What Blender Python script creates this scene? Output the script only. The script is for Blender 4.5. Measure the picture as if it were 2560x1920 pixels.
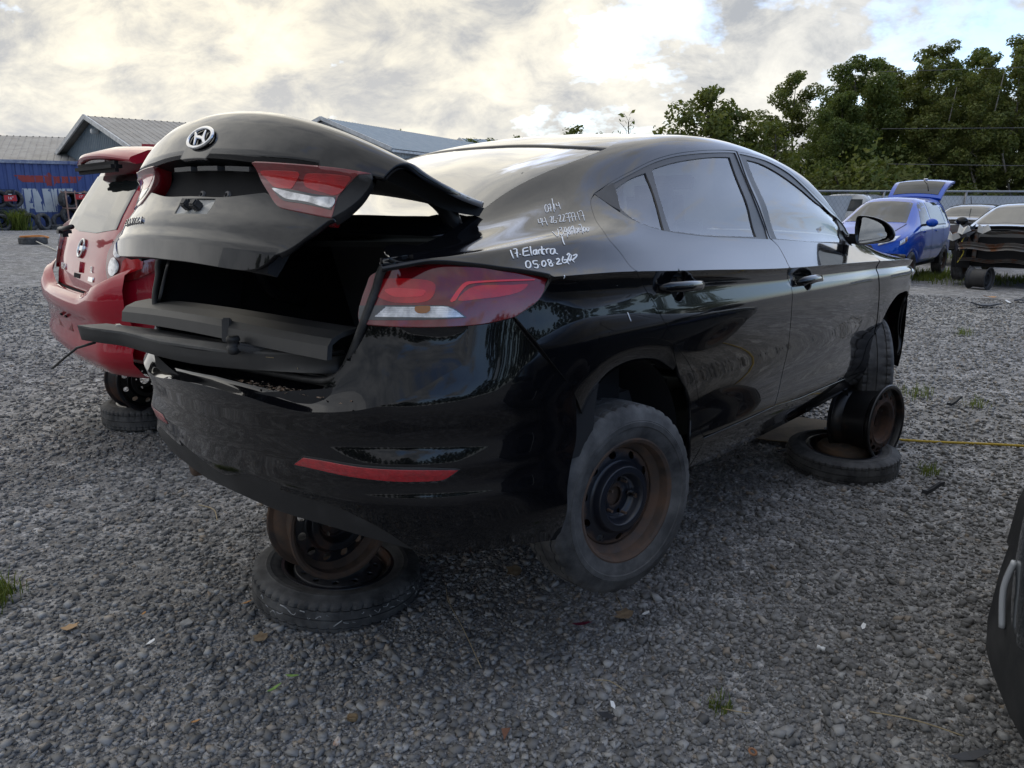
import bpy, bmesh, math, random
import numpy as np
from mathutils import Vector, Matrix
from mathutils.geometry import delaunay_2d_cdt
for o in list(bpy.data.objects): bpy.data.objects.remove(o)
SC=bpy.context.scene; COL=SC.collection
rng=np.random.default_rng(7); random.seed(7)
R=math.radians
# ---------------------------------------------------------------- camera
EYE=1.48
cam=bpy.data.objects.new('camera',bpy.data.cameras.new('camera')); COL.objects.link(cam)
cam.location=(0,0,EYE); cam.rotation_euler=(R(90-13.5),0,0)
cam.data.sensor_width=36; cam.data.lens=27.16; cam.data.clip_start=.05; cam.data.clip_end=4000
SC.camera=cam
# ---------------------------------------------------------------- sky, sun, exposure
SUN_EL,SUN_AZ=R(44),R(-18)          # azimuth from +Y towards +X (the sun stands ahead on the left, behind thin cloud)
SC.view_settings.view_transform='Standard'; SC.view_settings.look='None'
SC.view_settings.exposure=1.4; SC.view_settings.gamma=1; SC.view_settings.use_curve_mapping=False
W=bpy.data.worlds.new('World'); SC.world=W; W.use_nodes=True
def build_sky():
    nt=W.node_tree; nt.nodes.clear(); N=nt.nodes.new; L=nt.links.new
    def math_(op,a,b=None,c=None):
        n=N('ShaderNodeMath'); n.operation=op
        for i,v in enumerate((a,b,c)):
            if v is None: continue
            if isinstance(v,(int,float)): n.inputs[i].default_value=v
            else: L(v,n.inputs[i])
        return n.outputs[0]
    def noise(vec,scale,detail,rough,dist=0.):
        n=N('ShaderNodeTexNoise'); n.inputs['Scale'].default_value=scale; n.inputs['Detail'].default_value=detail
        n.inputs['Roughness'].default_value=rough; n.inputs['Distortion'].default_value=dist; L(vec,n.inputs['Vector']); return n.outputs['Fac']
    def ramp(fac,stops):
        n=N('ShaderNodeValToRGB'); e=n.color_ramp.elements
        while len(e)<len(stops): e.new(.5)
        for el,(p,c) in zip(e,stops): el.position=p; el.color=(*c,1) if len(c)==3 else c
        L(fac,n.inputs[0]); return n.outputs[0]
    def mixc(f,a,b):
        n=N('ShaderNodeMix'); n.data_type='RGBA'
        if isinstance(f,float): n.inputs[0].default_value=f
        else: L(f,n.inputs[0])
        for i,v in ((6,a),(7,b)):
            if isinstance(v,tuple): n.inputs[i].default_value=(*v,1)
            else: L(v,n.inputs[i])
        return n.outputs[2]
    out=N('ShaderNodeOutputWorld'); bg=N('ShaderNodeBackground'); bg.inputs['Strength'].default_value=.1
    sky=N('ShaderNodeTexSky'); sky.sky_type='NISHITA'; sky.sun_disc=False; sky.sun_elevation=SUN_EL; sky.sun_rotation=SUN_AZ
    sky.air_density=1; sky.dust_density=1.5
    tc=N('ShaderNodeTexCoord'); sep=N('ShaderNodeSeparateXYZ'); L(tc.outputs['Generated'],sep.inputs[0])
    x,y,z=sep.outputs
    zz=math_('ADD',math_('MAXIMUM',z,0.),.55)
    cb=N('ShaderNodeCombineXYZ'); L(math_('DIVIDE',x,zz),cb.inputs[0]); L(math_('DIVIDE',y,zz),cb.inputs[1])
    mp=N('ShaderNodeMapping'); L(cb.outputs[0],mp.inputs[0]); mp.inputs['Rotation'].default_value=(0,0,R(28)); mp.inputs['Scale'].default_value=(3.0,3.4,1); mp.inputs['Location'].default_value=SKY_SHIFT
    v=mp.outputs[0]
    n1=noise(v,.85,9,.62,.25); n2=noise(v,2.6,8,.66,.5)
    n3=noise(v,.42,3,.5)
    d=math_('ADD',math_('MULTIPLY',n1,.62),math_('MULTIPLY',n2,.38))
    # closeness to the sun (behind cloud) brightens and warms the deck
    sd=Vector((math.sin(SUN_AZ)*math.cos(SUN_EL),math.cos(SUN_AZ)*math.cos(SUN_EL),math.sin(SUN_EL)))
    dp=N('ShaderNodeVectorMath'); dp.operation='DOT_PRODUCT'; L(tc.outputs['Generated'],dp.inputs[0]); dp.inputs[1].default_value=Vector((math.sin(SUN_AZ)*.95,math.cos(SUN_AZ)*.95,.31))
    near=math_('POWER',math_('MAXIMUM',math_('ADD',math_('MULTIPLY',dp.outputs['Value'],.5),.5),0.),8.)
    thick=ramp(d,[(.41,(0,0,0)),(.485,(.35,.35,.35)),(.585,(1,1,1))])
    bright=mixc(near,(3.2,3.35,3.6),(5.3,4.85,3.75))
    dark=mixc(near,(1.5,1.68,1.95),(2.2,2.2,2.2))
    cloud=mixc(thick,bright,dark)
    cloud=mixc(math_('MULTIPLY',ramp(n3,[(.42,(0,0,0)),(.62,(1,1,1))]),.40),cloud,dark)
    low=ramp(z,[(0.0,(1,1,1)),(.20,(0,0,0))])
    cloud=mixc(math_('MULTIPLY',low,.45),cloud,(3.3,3.25,3.15))
    # small holes of blue
    hole=ramp(math_('ADD',math_('ADD',math_('MULTIPLY',noise(v,1.15,6,.62),.9),math_('MULTIPLY',x,.20)),math_('MULTIPLY',y,-.04)),[(.46,(0,0,0)),(.56,(1,1,1))])
    blue=N('ShaderNodeMix'); blue.data_type='RGBA'; blue.blend_type='MULTIPLY'; blue.inputs[0].default_value=1
    L(sky.outputs[0],blue.inputs[6]); blue.inputs[7].default_value=(.80,.94,1.15,1)
    final=mixc(math_('MULTIPLY',hole,.75),cloud,blue.outputs[2])
    L(final,bg.inputs['Color']); L(bg.outputs[0],out.inputs['Surface'])
SKY_SHIFT=(2.3,.7,0)
build_sky()
sun=bpy.data.objects.new('sun',bpy.data.lights.new('sun','SUN')); COL.objects.link(sun)
sun.data.energy=.5; sun.data.angle=R(150); sun.data.color=(1,.96,.90)
sun.rotation_euler=(R(90)-SUN_EL,0,-SUN_AZ+math.pi)
sun.rotation_euler=Vector((-math.sin(SUN_AZ)*math.cos(SUN_EL),-math.cos(SUN_AZ)*math.cos(SUN_EL),-math.sin(SUN_EL))).to_track_quat('-Z','Y').to_euler()
sun.location=(-20,20,30)
# ---------------------------------------------------------------- helpers
def link(o,parent=None):
    COL.objects.link(o)
    if parent is not None: o.parent=parent
    return o
def tag(o,label=None,cat=None,group=None,kind=None):
    if label: o['label']=label
    if cat: o['category']=cat
    if group: o['group']=group
    if kind: o['kind']=kind
    return o
def empty(name,loc=(0,0,0),label=None,cat=None,group=None,mw=None):
    o=bpy.data.objects.new(name,None); o.empty_display_size=.1; link(o)
    if mw is not None: o.matrix_world=mw
    else: o.location=loc
    return tag(o,label,cat,group)
def setnormals(me,n): me.normals_split_custom_set_from_vertices([tuple(v) for v in n])
def mobj(name,v,f,m,parent=None,smooth=True,normals=None,label=None):
    me=bpy.data.meshes.new(name); me.from_pydata([tuple(map(float,p)) for p in v],[],[tuple(map(int,q)) for q in f]); me.update()
    for mm in (m if isinstance(m,(list,tuple)) else [m]): me.materials.append(mm)
    if smooth: me.polygons.foreach_set('use_smooth',[True]*len(me.polygons))
    if normals is not None: setnormals(me,normals)
    o=bpy.data.objects.new(name,me); link(o,parent)
    if label: o['label']=label
    return o
def bmobj(name,bm,m,parent=None,smooth=False,label=None):
    me=bpy.data.meshes.new(name); bm.to_mesh(me); bm.free()
    for mm in (m if isinstance(m,(list,tuple)) else [m]): me.materials.append(mm)
    if smooth:
        me.polygons.foreach_set('use_smooth',[True]*len(me.polygons))
        if smooth!=True: me.set_sharp_from_angle(angle=R(smooth))
    o=bpy.data.objects.new(name,me); link(o,parent)
    if label: o['label']=label
    return o
def copy_tree(o,parent=None):
    c=o.copy(); COL.objects.link(c)
    if parent is not None: c.parent=parent
    for ch in o.children: copy_tree(ch,c)
    return c
def box(bm,c,s,rot=None):
    r=bmesh.ops.create_cube(bm,size=1); v=r['verts']
    bmesh.ops.scale(bm,vec=s,verts=v)
    if rot is not None: bmesh.ops.rotate(bm,cent=(0,0,0),matrix=rot,verts=v)
    bmesh.ops.translate(bm,vec=c,verts=v); return v
def bevel(bm,w=.01,seg=2):
    bmesh.ops.bevel(bm,geom=bm.edges[:],offset=w,segments=seg,affect='EDGES',clamp_overlap=True)
def beam(bm,a,b,w,h=None):
    a,b=Vector(a),Vector(b); d=b-a; q=d.to_track_quat('Z','Y').to_matrix()
    return box(bm,(a+b)/2,(w,h or w,d.length),q)
def tube(path,r,n=8,closed=False,flat=None):
    """verts, faces of a tube along path; flat=(normals,ratio) flattens it along the given normals"""
    P=np.array(path,float); k=len(P); rr=np.broadcast_to(np.asarray(r,float),(k,))
    T=np.roll(P,-1,0)-np.roll(P,1,0) if closed else np.gradient(P,axis=0)
    T/=np.maximum(np.linalg.norm(T,axis=1,keepdims=True),1e-9)
    V=[];up=np.array([0,0,1.]) if abs(T[0][2])<.9 else np.array([1.,0,0])
    for i in range(k):
        if flat is not None: up=flat[0][i]
        a=np.cross(T[i],up); a/=max(np.linalg.norm(a),1e-9); b=np.cross(a,T[i])
        if flat is None: up=b
        for j in range(n):
            t=2*math.pi*j/n; V.append(P[i]+rr[i]*(math.cos(t)*a+math.sin(t)*b*(flat[1] if flat is not None else 1)))
    F=[]
    for i in range(k if closed else k-1):
        for j in range(n):
            i2=(i+1)%k;j2=(j+1)%n; F.append((i*n+j,i*n+j2,i2*n+j2,i2*n+j))
    if not closed: F+= [tuple(range(n))[::-1],tuple((k-1)*n+j for j in range(n))]
    return V,F
def spline(pts,n=8,closed=False):
    P=np.array(pts,float);k=len(P);out=[]
    for i in range(k if closed else k-1):
        p0=P[(i-1)%k] if closed or i>0 else P[0]; p1=P[i]; p2=P[(i+1)%k]; p3=P[(i+2)%k] if closed or i+2<k else P[-1]
        for t in np.linspace(0,1,n,endpoint=False):
            out.append(.5*((2*p1)+(-p0+p2)*t+(2*p0-5*p1+4*p2-p3)*t*t+(-p0+3*p1-3*p2+p3)*t**3))
    if not closed: out.append(P[-1])
    return np.array(out)
def lathe(prof,n=48,a0=0.,a1=2*math.pi):
    """revolve (r, y) about the y axis; returns verts, faces"""
    full=abs(a1-a0-2*math.pi)<1e-6; V=[];F=[];k=len(prof); m=n if full else n+1
    for i in range(m):
        a=a0+(a1-a0)*i/n
        for r,y in prof: V.append((r*math.cos(a),y,r*math.sin(a)))
    for i in range(n):
        i2=(i+1)%m
        for j in range(k-1): F.append((i*k+j,i*k+j+1,i2*k+j+1,i2*k+j))
    return V,F
# ------------------------------------------------------------ materials
class MB:
    def __init__(s,name):
        s.m=bpy.data.materials.new(name); s.m.use_nodes=True; s.t=s.m.node_tree; s.b=s.t.nodes['Principled BSDF']; s.tc=None
    def n(s,t,**k):
        o=s.t.nodes.new(t)
        for a,b in k.items(): setattr(o,a,b)
        return o
    def l(s,a,b): s.t.links.new(a,b)
    def co(s):
        if s.tc is None: s.tc=s.n('ShaderNodeTexCoord')
        return s.tc.outputs['Object']
    def noise(s,scale,detail=5,rough=.6,dist=0,vec=None):
        n=s.n('ShaderNodeTexNoise'); s.l(vec or s.co(),n.inputs['Vector'])
        for k,v in (('Scale',scale),('Detail',detail),('Roughness',rough),('Distortion',dist)): n.inputs[k].default_value=v
        return n.outputs['Fac']
    def ramp(s,f,stops):
        n=s.n('ShaderNodeValToRGB'); e=n.color_ramp.elements
        while len(e)<len(stops): e.new(.5)
        for el,(p,c) in zip(e,stops):
            el.position=p; el.color=(c,c,c,1) if isinstance(c,(int,float)) else (*c,1)
        s.l(f,n.inputs[0]); return n.outputs[0]
    def mix(s,f,a,b,mode='MIX'):
        n=s.n('ShaderNodeMix',data_type='RGBA',blend_type=mode)
        for i,v in ((0,f),(6,a),(7,b)):
            if isinstance(v,(int,float)): n.inputs[i].default_value=v if i==0 else (v,v,v,1)
            elif isinstance(v,tuple): n.inputs[i].default_value=(*v,1)
            else: s.l(v,n.inputs[i])
        return n.outputs[2]
    def bump(s,h,strength=.3,dist=.01):
        n=s.n('ShaderNodeBump'); n.inputs['Strength'].default_value=strength; n.inputs['Distance'].default_value=dist
        s.l(h,n.inputs['Height']); s.l(n.outputs[0],s.b.inputs['Normal'])
    def set(s,**k):
        for a,v in k.items():
            i=s.b.inputs[a.replace('_',' ')]
            if hasattr(v,'is_output') or isinstance(v,bpy.types.NodeSocket): s.l(v,i)
            elif isinstance(v,tuple): i.default_value=(*v,1)
            else: i.default_value=v
        return s
def mat(name,c,rough=.5,metal=0.,coat=0.,c2=None,scale=6.,lo=.42,hi=.62,bump=0.,bscale=40.,detail=6,rough2=None,**k):
    M=MB(name)
    if c2 is not None:
        f=M.ramp(M.noise(scale,detail,.65),[(lo,0.),(hi,1.)]); M.set(Base_Color=M.mix(f,c,c2))
        if rough2 is not None:
            r=M.n('ShaderNodeMapRange'); r.inputs[3].default_value=rough; r.inputs[4].default_value=rough2; M.l(f,r.inputs[0]); M.l(r.outputs[0],M.b.inputs['Roughness'])
    else: M.set(Base_Color=c)
    if rough2 is None or c2 is None: M.set(Roughness=rough)
    M.set(Metallic=metal,Coat_Weight=coat,Coat_Roughness=.03,**k)
    if bump: M.bump(M.noise(bscale,4,.6),bump,.004)
    return M.m
def paint(name,c,dust=(.10,.10,.09),amt=.05,metal=0.,rough=.12):
    """clear-coated car paint with a thin uneven film of dust"""
    M=MB(name); f=M.ramp(M.noise(3.2,8,.7,.4),[(.45,0.),(.75,1.)]); g=M.ramp(M.noise(60,4,.7),[(.45,0.),(.7,1.)])
    fm=M.mix(.5,f,g); k=M.mix(1.,fm,(amt*2,)*3,'MULTIPLY')
    M.set(Base_Color=M.mix(k,c,dust),Metallic=metal,Roughness=rough,Coat_Weight=1.,Coat_IOR=1.40,Specular_IOR_Level=.08)
    r=M.n('ShaderNodeMapRange'); r.inputs[3].default_value=.012; r.inputs[4].default_value=.012+amt*1.2; M.l(fm,r.inputs[0]); M.l(r.outputs[0],M.b.inputs['Coat Roughness'])
    return M.m
def glass(name,tint=(.62,.70,.68),ior=1.5,gain=1.5,rough=0.):
    """thin window pane: see-through tint under a mirror film that follows Fresnel"""
    m=bpy.data.materials.new(name); m.use_nodes=True; t=m.node_tree; t.nodes.clear(); N=t.nodes.new
    o=N('ShaderNodeOutputMaterial'); mx=N('ShaderNodeMixShader'); tr=N('ShaderNodeBsdfTransparent'); gl=N('ShaderNodeBsdfGlossy'); fr=N('ShaderNodeFresnel'); mu=N('ShaderNodeMath')
    tr.inputs[0].default_value=(*tint,1); gl.inputs['Roughness'].default_value=rough; gl.inputs['Color'].default_value=(1,1,1,1); fr.inputs[0].default_value=ior; mu.operation='MULTIPLY'; mu.use_clamp=True; mu.inputs[1].default_value=gain
    L=t.links.new; L(fr.outputs[0],mu.inputs[0]); L(mu.outputs[0],mx.inputs[0]); L(tr.outputs[0],mx.inputs[1]); L(gl.outputs[0],mx.inputs[2]); L(mx.outputs[0],o.inputs[0])
    return m
BLACK=paint('black_paint',(.0030,.0032,.0044),dust=(.07,.075,.085),amt=.02)
PLASTIC=mat('black_plastic',(.016,.016,.017),.55,c2=(.034,.034,.035),scale=4,bump=.15,bscale=300)
TRIM=mat('satin_black_trim',(.010,.010,.011),.38)
DARK=mat('dark_lining',(.008,.008,.009),.9)
RUBBER=mat('rubber_seal',(.012,.012,.012),.6,c2=(.05,.048,.045),scale=14,lo=.5,hi=.8)
GLASS=glass('window_glass')
CHROME=mat('chrome',(.75,.76,.78),.12,metal=1.,c2=(.55,.55,.56),scale=20)
TYRE=mat('tyre_rubber',(.022,.022,.023),.75,c2=(.12,.117,.112),scale=7,lo=.36,hi=.70,bump=.2,bscale=120)
RUST=mat('rusty_steel',(.035,.028,.024),.6,c2=(.105,.062,.040),scale=9,lo=.36,hi=.60,rough2=.92,bump=.25,bscale=90)
RUSTB=mat('rusty_black_steel',(.010,.011,.014),.32,c2=(.085,.038,.02),scale=7,lo=.50,hi=.66,rough2=.9,bump=.12,bscale=90)
SCUFF=mat('scuffed_black_steel',(.022,.023,.026),.40,c2=(.11,.10,.095),scale=10,lo=.45,hi=.78,rough2=.6)
REDLENS=mat('red_lens',(.13,.004,.008),.08,coat=1.,c2=(.20,.006,.010),scale=5)
REDGLOW=mat('red_reflector',(.50,.008,.012),.18,coat=1.,c2=(.33,.006,.010),scale=9)
REDBAR=mat('red_light_guide',(.72,.02,.03),.2,coat=1.)
CLEAR=mat('clear_lens',(.30,.30,.31),.15,metal=.6,coat=1.,c2=(.75,.75,.76),scale=24,lo=.35,hi=.6)
SMOKE=mat('dark_lens',(.035,.035,.037),.1,coat=1.)
AMBER=mat('amber_bulb',(.30,.10,.01),.2,coat=1.)
WHITEPEN=mat('white_marker',(.78,.79,.80),.7)
# ------------------------------------------------------------ panels cut from a surface
def loop2d(pts,step):
    """rounded closed outline; points with a third value are corners"""
    k=len(pts);P=np.array([p[:2] for p in pts],float);cor=[len(p)>2 for p in pts];out=[]
    for i in range(k):
        j=(i+1)%k;p1,p2=P[i],P[j]
        p0=P[i-1] if not cor[i] else p1*2-p2; p3=P[(j+1)%k] if not cor[j] else p2*2-p1
        n=max(1,int(np.ceil(np.linalg.norm(p2-p1)/step)))
        l=np.linalg.norm
        # tame overshoot on uneven spacing
        m1=(p2-p0)*.5; m2=(p3-p1)*.5; d=l(p2-p1)
        if l(m1)>d: m1*=d/l(m1)
        if l(m2)>d: m2*=d/l(m2)
        for t in np.linspace(0,1,n,endpoint=False):
            h00=2*t**3-3*t*t+1;h10=t**3-2*t*t+t;h01=-2*t**3+3*t*t;h11=t**3-t*t
            out.append(h00*p1+h10*m1+h01*p2+h11*m2)
    return np.array(out)
def inside(poly,q):
    x,y=q[:,0],q[:,1];c=np.zeros(len(q),bool);k=len(poly)
    for i in range(k):
        (x1,y1),(x2,y2)=poly[i],poly[i-1]
        if y1==y2: continue
        m=((y1>y)!=(y2>y))&(x<(x2-x1)*(y-y1)/(y2-y1)+x1); c^=m
    return c
def cdt(loops,step,lines=(),rings=None):
    b=np.concatenate(loops); e=[];o=0
    for L in loops:
        k=len(L); e+=[(o+i,o+(i+1)%k) for i in range(k)]; o+=k
    lo,hi=b.min(0),b.max(0)
    gx=np.arange(lo[0]+step*.5,hi[0],step);gy=np.arange(lo[1]+step*.5,hi[1],step)
    q=np.array(np.meshgrid(gx,gy)).reshape(2,-1).T
    if rings is not None: q=np.array([(r*math.cos((i+.5*(k%2))*2*math.pi/n_),r*math.sin((i+.5*(k%2))*2*math.pi/n_)) for k,r in enumerate(rings) for n_ in (max(10,min(220,int(r*1200))),) for i in range(n_)]); step=.006
    if len(q):
        m=np.zeros(len(q),bool)
        for L in loops: m^=inside(L,q)
        q=q[m]
    if lines:
        q=q[np.min(abs(q[:,1:2]-np.array(lines)[None]),1)>step*.3]
        gx=np.arange(lo[0],hi[0],step*.6); l=np.array([(x,y) for y in lines for x in gx]); m=np.zeros(len(l),bool)
        for L in loops: m^=inside(L,l)
        l=l[m]; d=np.ones(len(l),bool)
        for c in range(0,len(b),64): d&=(((l[:,None]-b[None,c:c+64])**2).sum(-1)>(step*.12)**2).all(1)
        l=l[d]
    else: l=np.zeros((0,2))
    if len(q):
        keep=np.ones(len(q),bool)
        for c in range(0,len(b),64): keep&=(((q[:,None]-b[None,c:c+64])**2).sum(-1)>(step*.45)**2).all(1)
        q=q[keep]
    allp=[Vector(p) for p in b]+[Vector(p) for p in q]+[Vector(p) for p in l]
    vo,eo,fo,_,_,_=delaunay_2d_cdt(allp,e,[],0,1e-7)
    v=np.array([tuple(p) for p in vo]); F=np.array([f for f in fo if len(f)==3])
    cen=v[F].mean(1); m=np.zeros(len(F),bool)
    for L in loops: m^=inside(L,cen)
    return v,F[m]
def panel(name,net,pts,m,parent,off=0.,step=.035,flange=.014,holes=(),xf=None,side=-1,mirror=False,label=None,offn=None,edge=.0025,lines=(),rings=None):
    loops=[loop2d(p,step*.5) for p in (pts,*holes)]
    v,F=cdt(loops,step,lines,rings)
    def lift(uv):
        p=net(uv[:,0],uv[:,1]); n=net.normal(uv[:,0],uv[:,1])*side
        o=off if offn is None else off+offn(uv)
        return p+n*(np.asarray(o)[:,None] if np.ndim(o) else o),n
    p,n=lift(v)
    a=np.cross(p[F[:,1]]-p[F[:,0]],p[F[:,2]]-p[F[:,0]]); flip=(a*n[F[:,0]]).sum(1)<0
    F[flip]=F[flip][:,::-1]
    V=[p];NN=[n];FF=F.tolist();base=len(p)
    if flange:
        # boundary half edges of the kept triangles, directed
        E={}
        for f in FF:
            for i in range(3): E[(f[i],f[(i+1)%3])]=1
        be=[(a_,b_) for a_,b_ in E if (b_,a_) not in E]
        ids=sorted({i for e_ in be for i in e_}); ix={i:k for k,i in enumerate(ids)}
        od=np.zeros((len(ids),3))
        for a_,b_ in be:
            t=p[b_]-p[a_]; l=np.linalg.norm(t)
            if l<1e-9: continue
            t=t/l
            for q in (a_,b_): od[ix[q]]+=np.cross(t,n[q])
        od/=np.maximum(np.linalg.norm(od,axis=1,keepdims=True),1e-9)
        pb,nb=p[ids],n[ids]
        V+= [pb-nb*edge+od*edge*.4, pb-nb*flange+od*edge*.4]; NN+= [nb*.5+od*.87, od]
        k=len(ids)
        for a_,b_ in be:
            i,j=ix[a_],ix[b_]; FF+= [(b_,a_,base+i,base+j),(base+j,base+i,base+k+i,base+k+j)]
    V=np.concatenate(V);NN=np.concatenate(NN);NN/=np.maximum(np.linalg.norm(NN,axis=1,keepdims=True),1e-9)
    res=[]
    for s in ((1,-1) if mirror else (1,)):
        VV=V*[1,s,1];N2=NN*[1,s,1];f2=FF if s==1 else [tuple(q[::-1]) for q in FF]
        if xf is not None:
            d=xf(VV+N2*1e-3)-xf(VV); N2=d/np.linalg.norm(d,axis=1,keepdims=True); VV=xf(VV)
        res.append(mobj(name,VV,f2,m,parent,True,N2,label if s==1 else None))
    return res if mirror else res[0]
def loft(name,rows,m,parent,closed=False,label=None,mirror=False,smooth=True):
    """skin between point rows of equal length"""
    r=np.array(rows,float);a,b=r.shape[:2];V=r.reshape(-1,3);F=[]
    for i in range(a-1):
        for j in range(b if closed else b-1):
            j2=(j+1)%b;F.append((i*b+j,i*b+j2,(i+1)*b+j2,(i+1)*b+j))
    o=mobj(name,V,F,m,parent,smooth,label=label)
    if mirror: mobj(name,V*[1,-1,1],[f[::-1] for f in F],m,parent,smooth)
    return o
# ------------------------------------------------------------ surfaces of the black sedan
def _basis(t,q):
    """cardinal matrix of the natural cubic spline through knots t at q"""
    t=np.asarray(t,float);q=np.asarray(q,float);n=len(t)
    if n==2:
        w=(q-t[0])/(t[1]-t[0]);return np.stack([1-w,w],-1)
    h=np.diff(t);A=np.zeros((n,n));Rr=np.zeros((n,n));A[0,0]=A[-1,-1]=1
    for i in range(1,n-1):
        A[i,i-1]=h[i-1];A[i,i]=2*(h[i-1]+h[i]);A[i,i+1]=h[i]
        Rr[i,i-1]=6/h[i-1];Rr[i,i]=-6/h[i-1]-6/h[i];Rr[i,i+1]=6/h[i]
    M=np.linalg.solve(A,Rr)
    k=np.clip(np.searchsorted(t,q,side='right')-1,0,n-2)
    hh=h[k];a=(t[k+1]-q)/hh;b=(q-t[k])/hh;I=np.eye(n)
    return a[:,None]*I[k]+b[:,None]*I[k+1]+((a**3-a)*hh*hh/6)[:,None]*M[k]+((b**3-b)*hh*hh/6)[:,None]*M[k+1]
class Net:
    """P[col][row] control points; us, vs knot values; crease = row indices where the surface folds"""
    def __init__(s,P,us,vs,crease=()):
        s.P=np.array(P,float);s.us=np.array(us,float);s.vs=np.array(vs,float)
        c=[0]+list(crease)+[len(vs)-1];s.seg=list(zip(c[:-1],c[1:]))
    def _bv(s,v):
        out=np.zeros((len(v),len(s.vs)))
        for n,(a,b) in enumerate(s.seg):
            lo=-1e9 if n==0 else s.vs[a]; hi=1e9 if n==len(s.seg)-1 else s.vs[b]
            m=(v>=lo)&(v<hi)
            if m.any(): out[np.ix_(m,range(a,b+1))]=_basis(s.vs[a:b+1],v[m])
        return out
    def __call__(s,u,v):
        u=np.atleast_1d(np.asarray(u,float));v=np.atleast_1d(np.asarray(v,float))
        return np.einsum('ki,kj,ijc->kc',_basis(s.us,u),s._bv(v),s.P)
    def normal(s,u,v,e=2e-3):
        u=np.atleast_1d(np.asarray(u,float));v=np.atleast_1d(np.asarray(v,float))
        # keep both samples inside one crease segment
        lo=np.full(len(v),-1e9);hi=np.full(len(v),1e9)
        for n,(a,b) in enumerate(s.seg):
            m=(v>=(s.vs[a] if n else -1e9))
            if n: lo[m]=s.vs[a]
            hi[m]=s.vs[b]-1e-6 if n<len(s.seg)-1 else 1e9
        du=s(u+e,v)-s(u-e,v);dv=s(u,np.minimum(v+e,hi))-s(u,np.maximum(v-e,lo))
        n=np.cross(du,dv);return n/np.maximum(np.linalg.norm(n,axis=1,keepdims=True),1e-12)
# ---------- black sedan, right half; x forward from the rear axle, y left, z up (metres)
XK=[3.35,3.15,2.9,2.6,2.3,2.0,1.6,1.2,.8,.4,.1,-.2,-.45,-.65,-.85]
WC=[.80,.875,.895,.90,.892,.897,.90,.90,.90,.90,.90,.895,.88,.815,.66]
ZC=[.82,.845,.86,.865,.87,.875,.88,.885,.895,.91,.92,.93,.93,.93,.93]
WB=[.60,.70,.75,.78,.80,.805,.81,.81,.81,.815,.825,.83,.80,.74,.63]
ZB=[.85,.88,.90,.93,.955,.975,.99,1.0,1.005,1.01,1.01,1.01,.995,.975,.962]
WR=[.38,.50,.58,.66,.745,.695,.635,.60,.585,.575,.57,.575,.595,.62,.615]
ZR=[.88,.93,.955,.965,.99,1.20,1.345,1.395,1.395,1.335,1.25,1.14,1.055,1.015,.985]
ZT=[.89,.94,.96,1.0,1.05,1.235,1.39,1.436,1.442,1.408,1.347,1.245,1.13,1.07,1.03]
def col(i):
    x,wc,zc,wb,zb,wr,zr,zt=XK[i],WC[i],ZC[i],WB[i],ZB[i],WR[i],ZR[i],ZT[i]
    s=wc/.90
    r=[(.80*s,.15),(.848*s,.205),(.874*s,.28),(.866*s,.42),(.882*s,.58),(.902*s,.71),(.898*s,.80),(wc-.012,zc-.026),(wc,zc)]
    r+=[(wc+(wb-wc)*.45,zc+(zb-zc)*.42),(wb,zb)]
    for t in (.35,.7): r.append((wb+(wr-wb)*t+.012,zb+(zr-zb)*t))
    r.append((wr,zr))
    for t,g in ((.12,.36),(.4,.72),(.7,.93)): r.append((wr*(1-t),zr+(zt-zr)*g))
    r.append((0,zt))
    return [(x,-w,z) for w,z in r]
V_A=[.15,.205,.28,.42,.58,.71,.80,.874,.90,.95,1.01,1.16,1.30,1.43,1.51,1.68,1.86,2.04]
us=[-x for x in XK]   # increasing
A=Net([col(i) for i in range(len(XK))],us,V_A,crease=(1,8))
# ---------- rear bumper and lamp face: columns from the side round to the middle
BX=[-.20,-.42,-.62,-.76,-.86,-.93,-.965]
BY=[.895,.881,.830,.735,.60,.36,0.]
BU=[0.,.22,.43,.60,.77,1.02,1.38]
# (z, inward offset) per row; offset at the side follows the body side, at the rear this profile
BZ=[.10,.20,.27,.32,.365,.41,.455,.52,.60,.70,.80,.90,1.0]
DR=[.15,.09,.05,.028,.010,.018,.004,.018,-.006,.020,.045,.075,.11]
DC=[.15,.09,.062,.042,.026,.018,.010,.006,-.006,.020,.045,.075,.11]
DS=[.10,.055,.028,.030,.034,.036,.034,.028,.016,.0,.002,.008,.07]
def bcol(i):
    k=[0,0.15,.5,.85,1,1,1][i]
    # inward direction = from the outline to a point inside
    tx=[0,.1,.45,.75,.9,.97,1.][i]; n=np.array([tx,0.]); 
    ny=np.sqrt(max(0,1-tx*tx))
    out=[]
    w=[0,0,0,0,.15,.75,1][i]
    for z,dr,dc,ds in zip(BZ,DR,DC,DS):
        dr=dr*(1-w)+dc*w
        d=ds*(1-k)+dr*k
        out.append((BX[i]+d*tx,-(BY[i]-d*ny),z))
    return out
Bh=[bcol(i) for i in range(7)]
full=Bh+[[(x,-y,z) for x,y,z in c] for c in Bh[-2::-1]]
BUF=BU+[2*BU[-1]-u for u in BU[-2::-1]]
B=Net(full,BUF,BZ)

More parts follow.
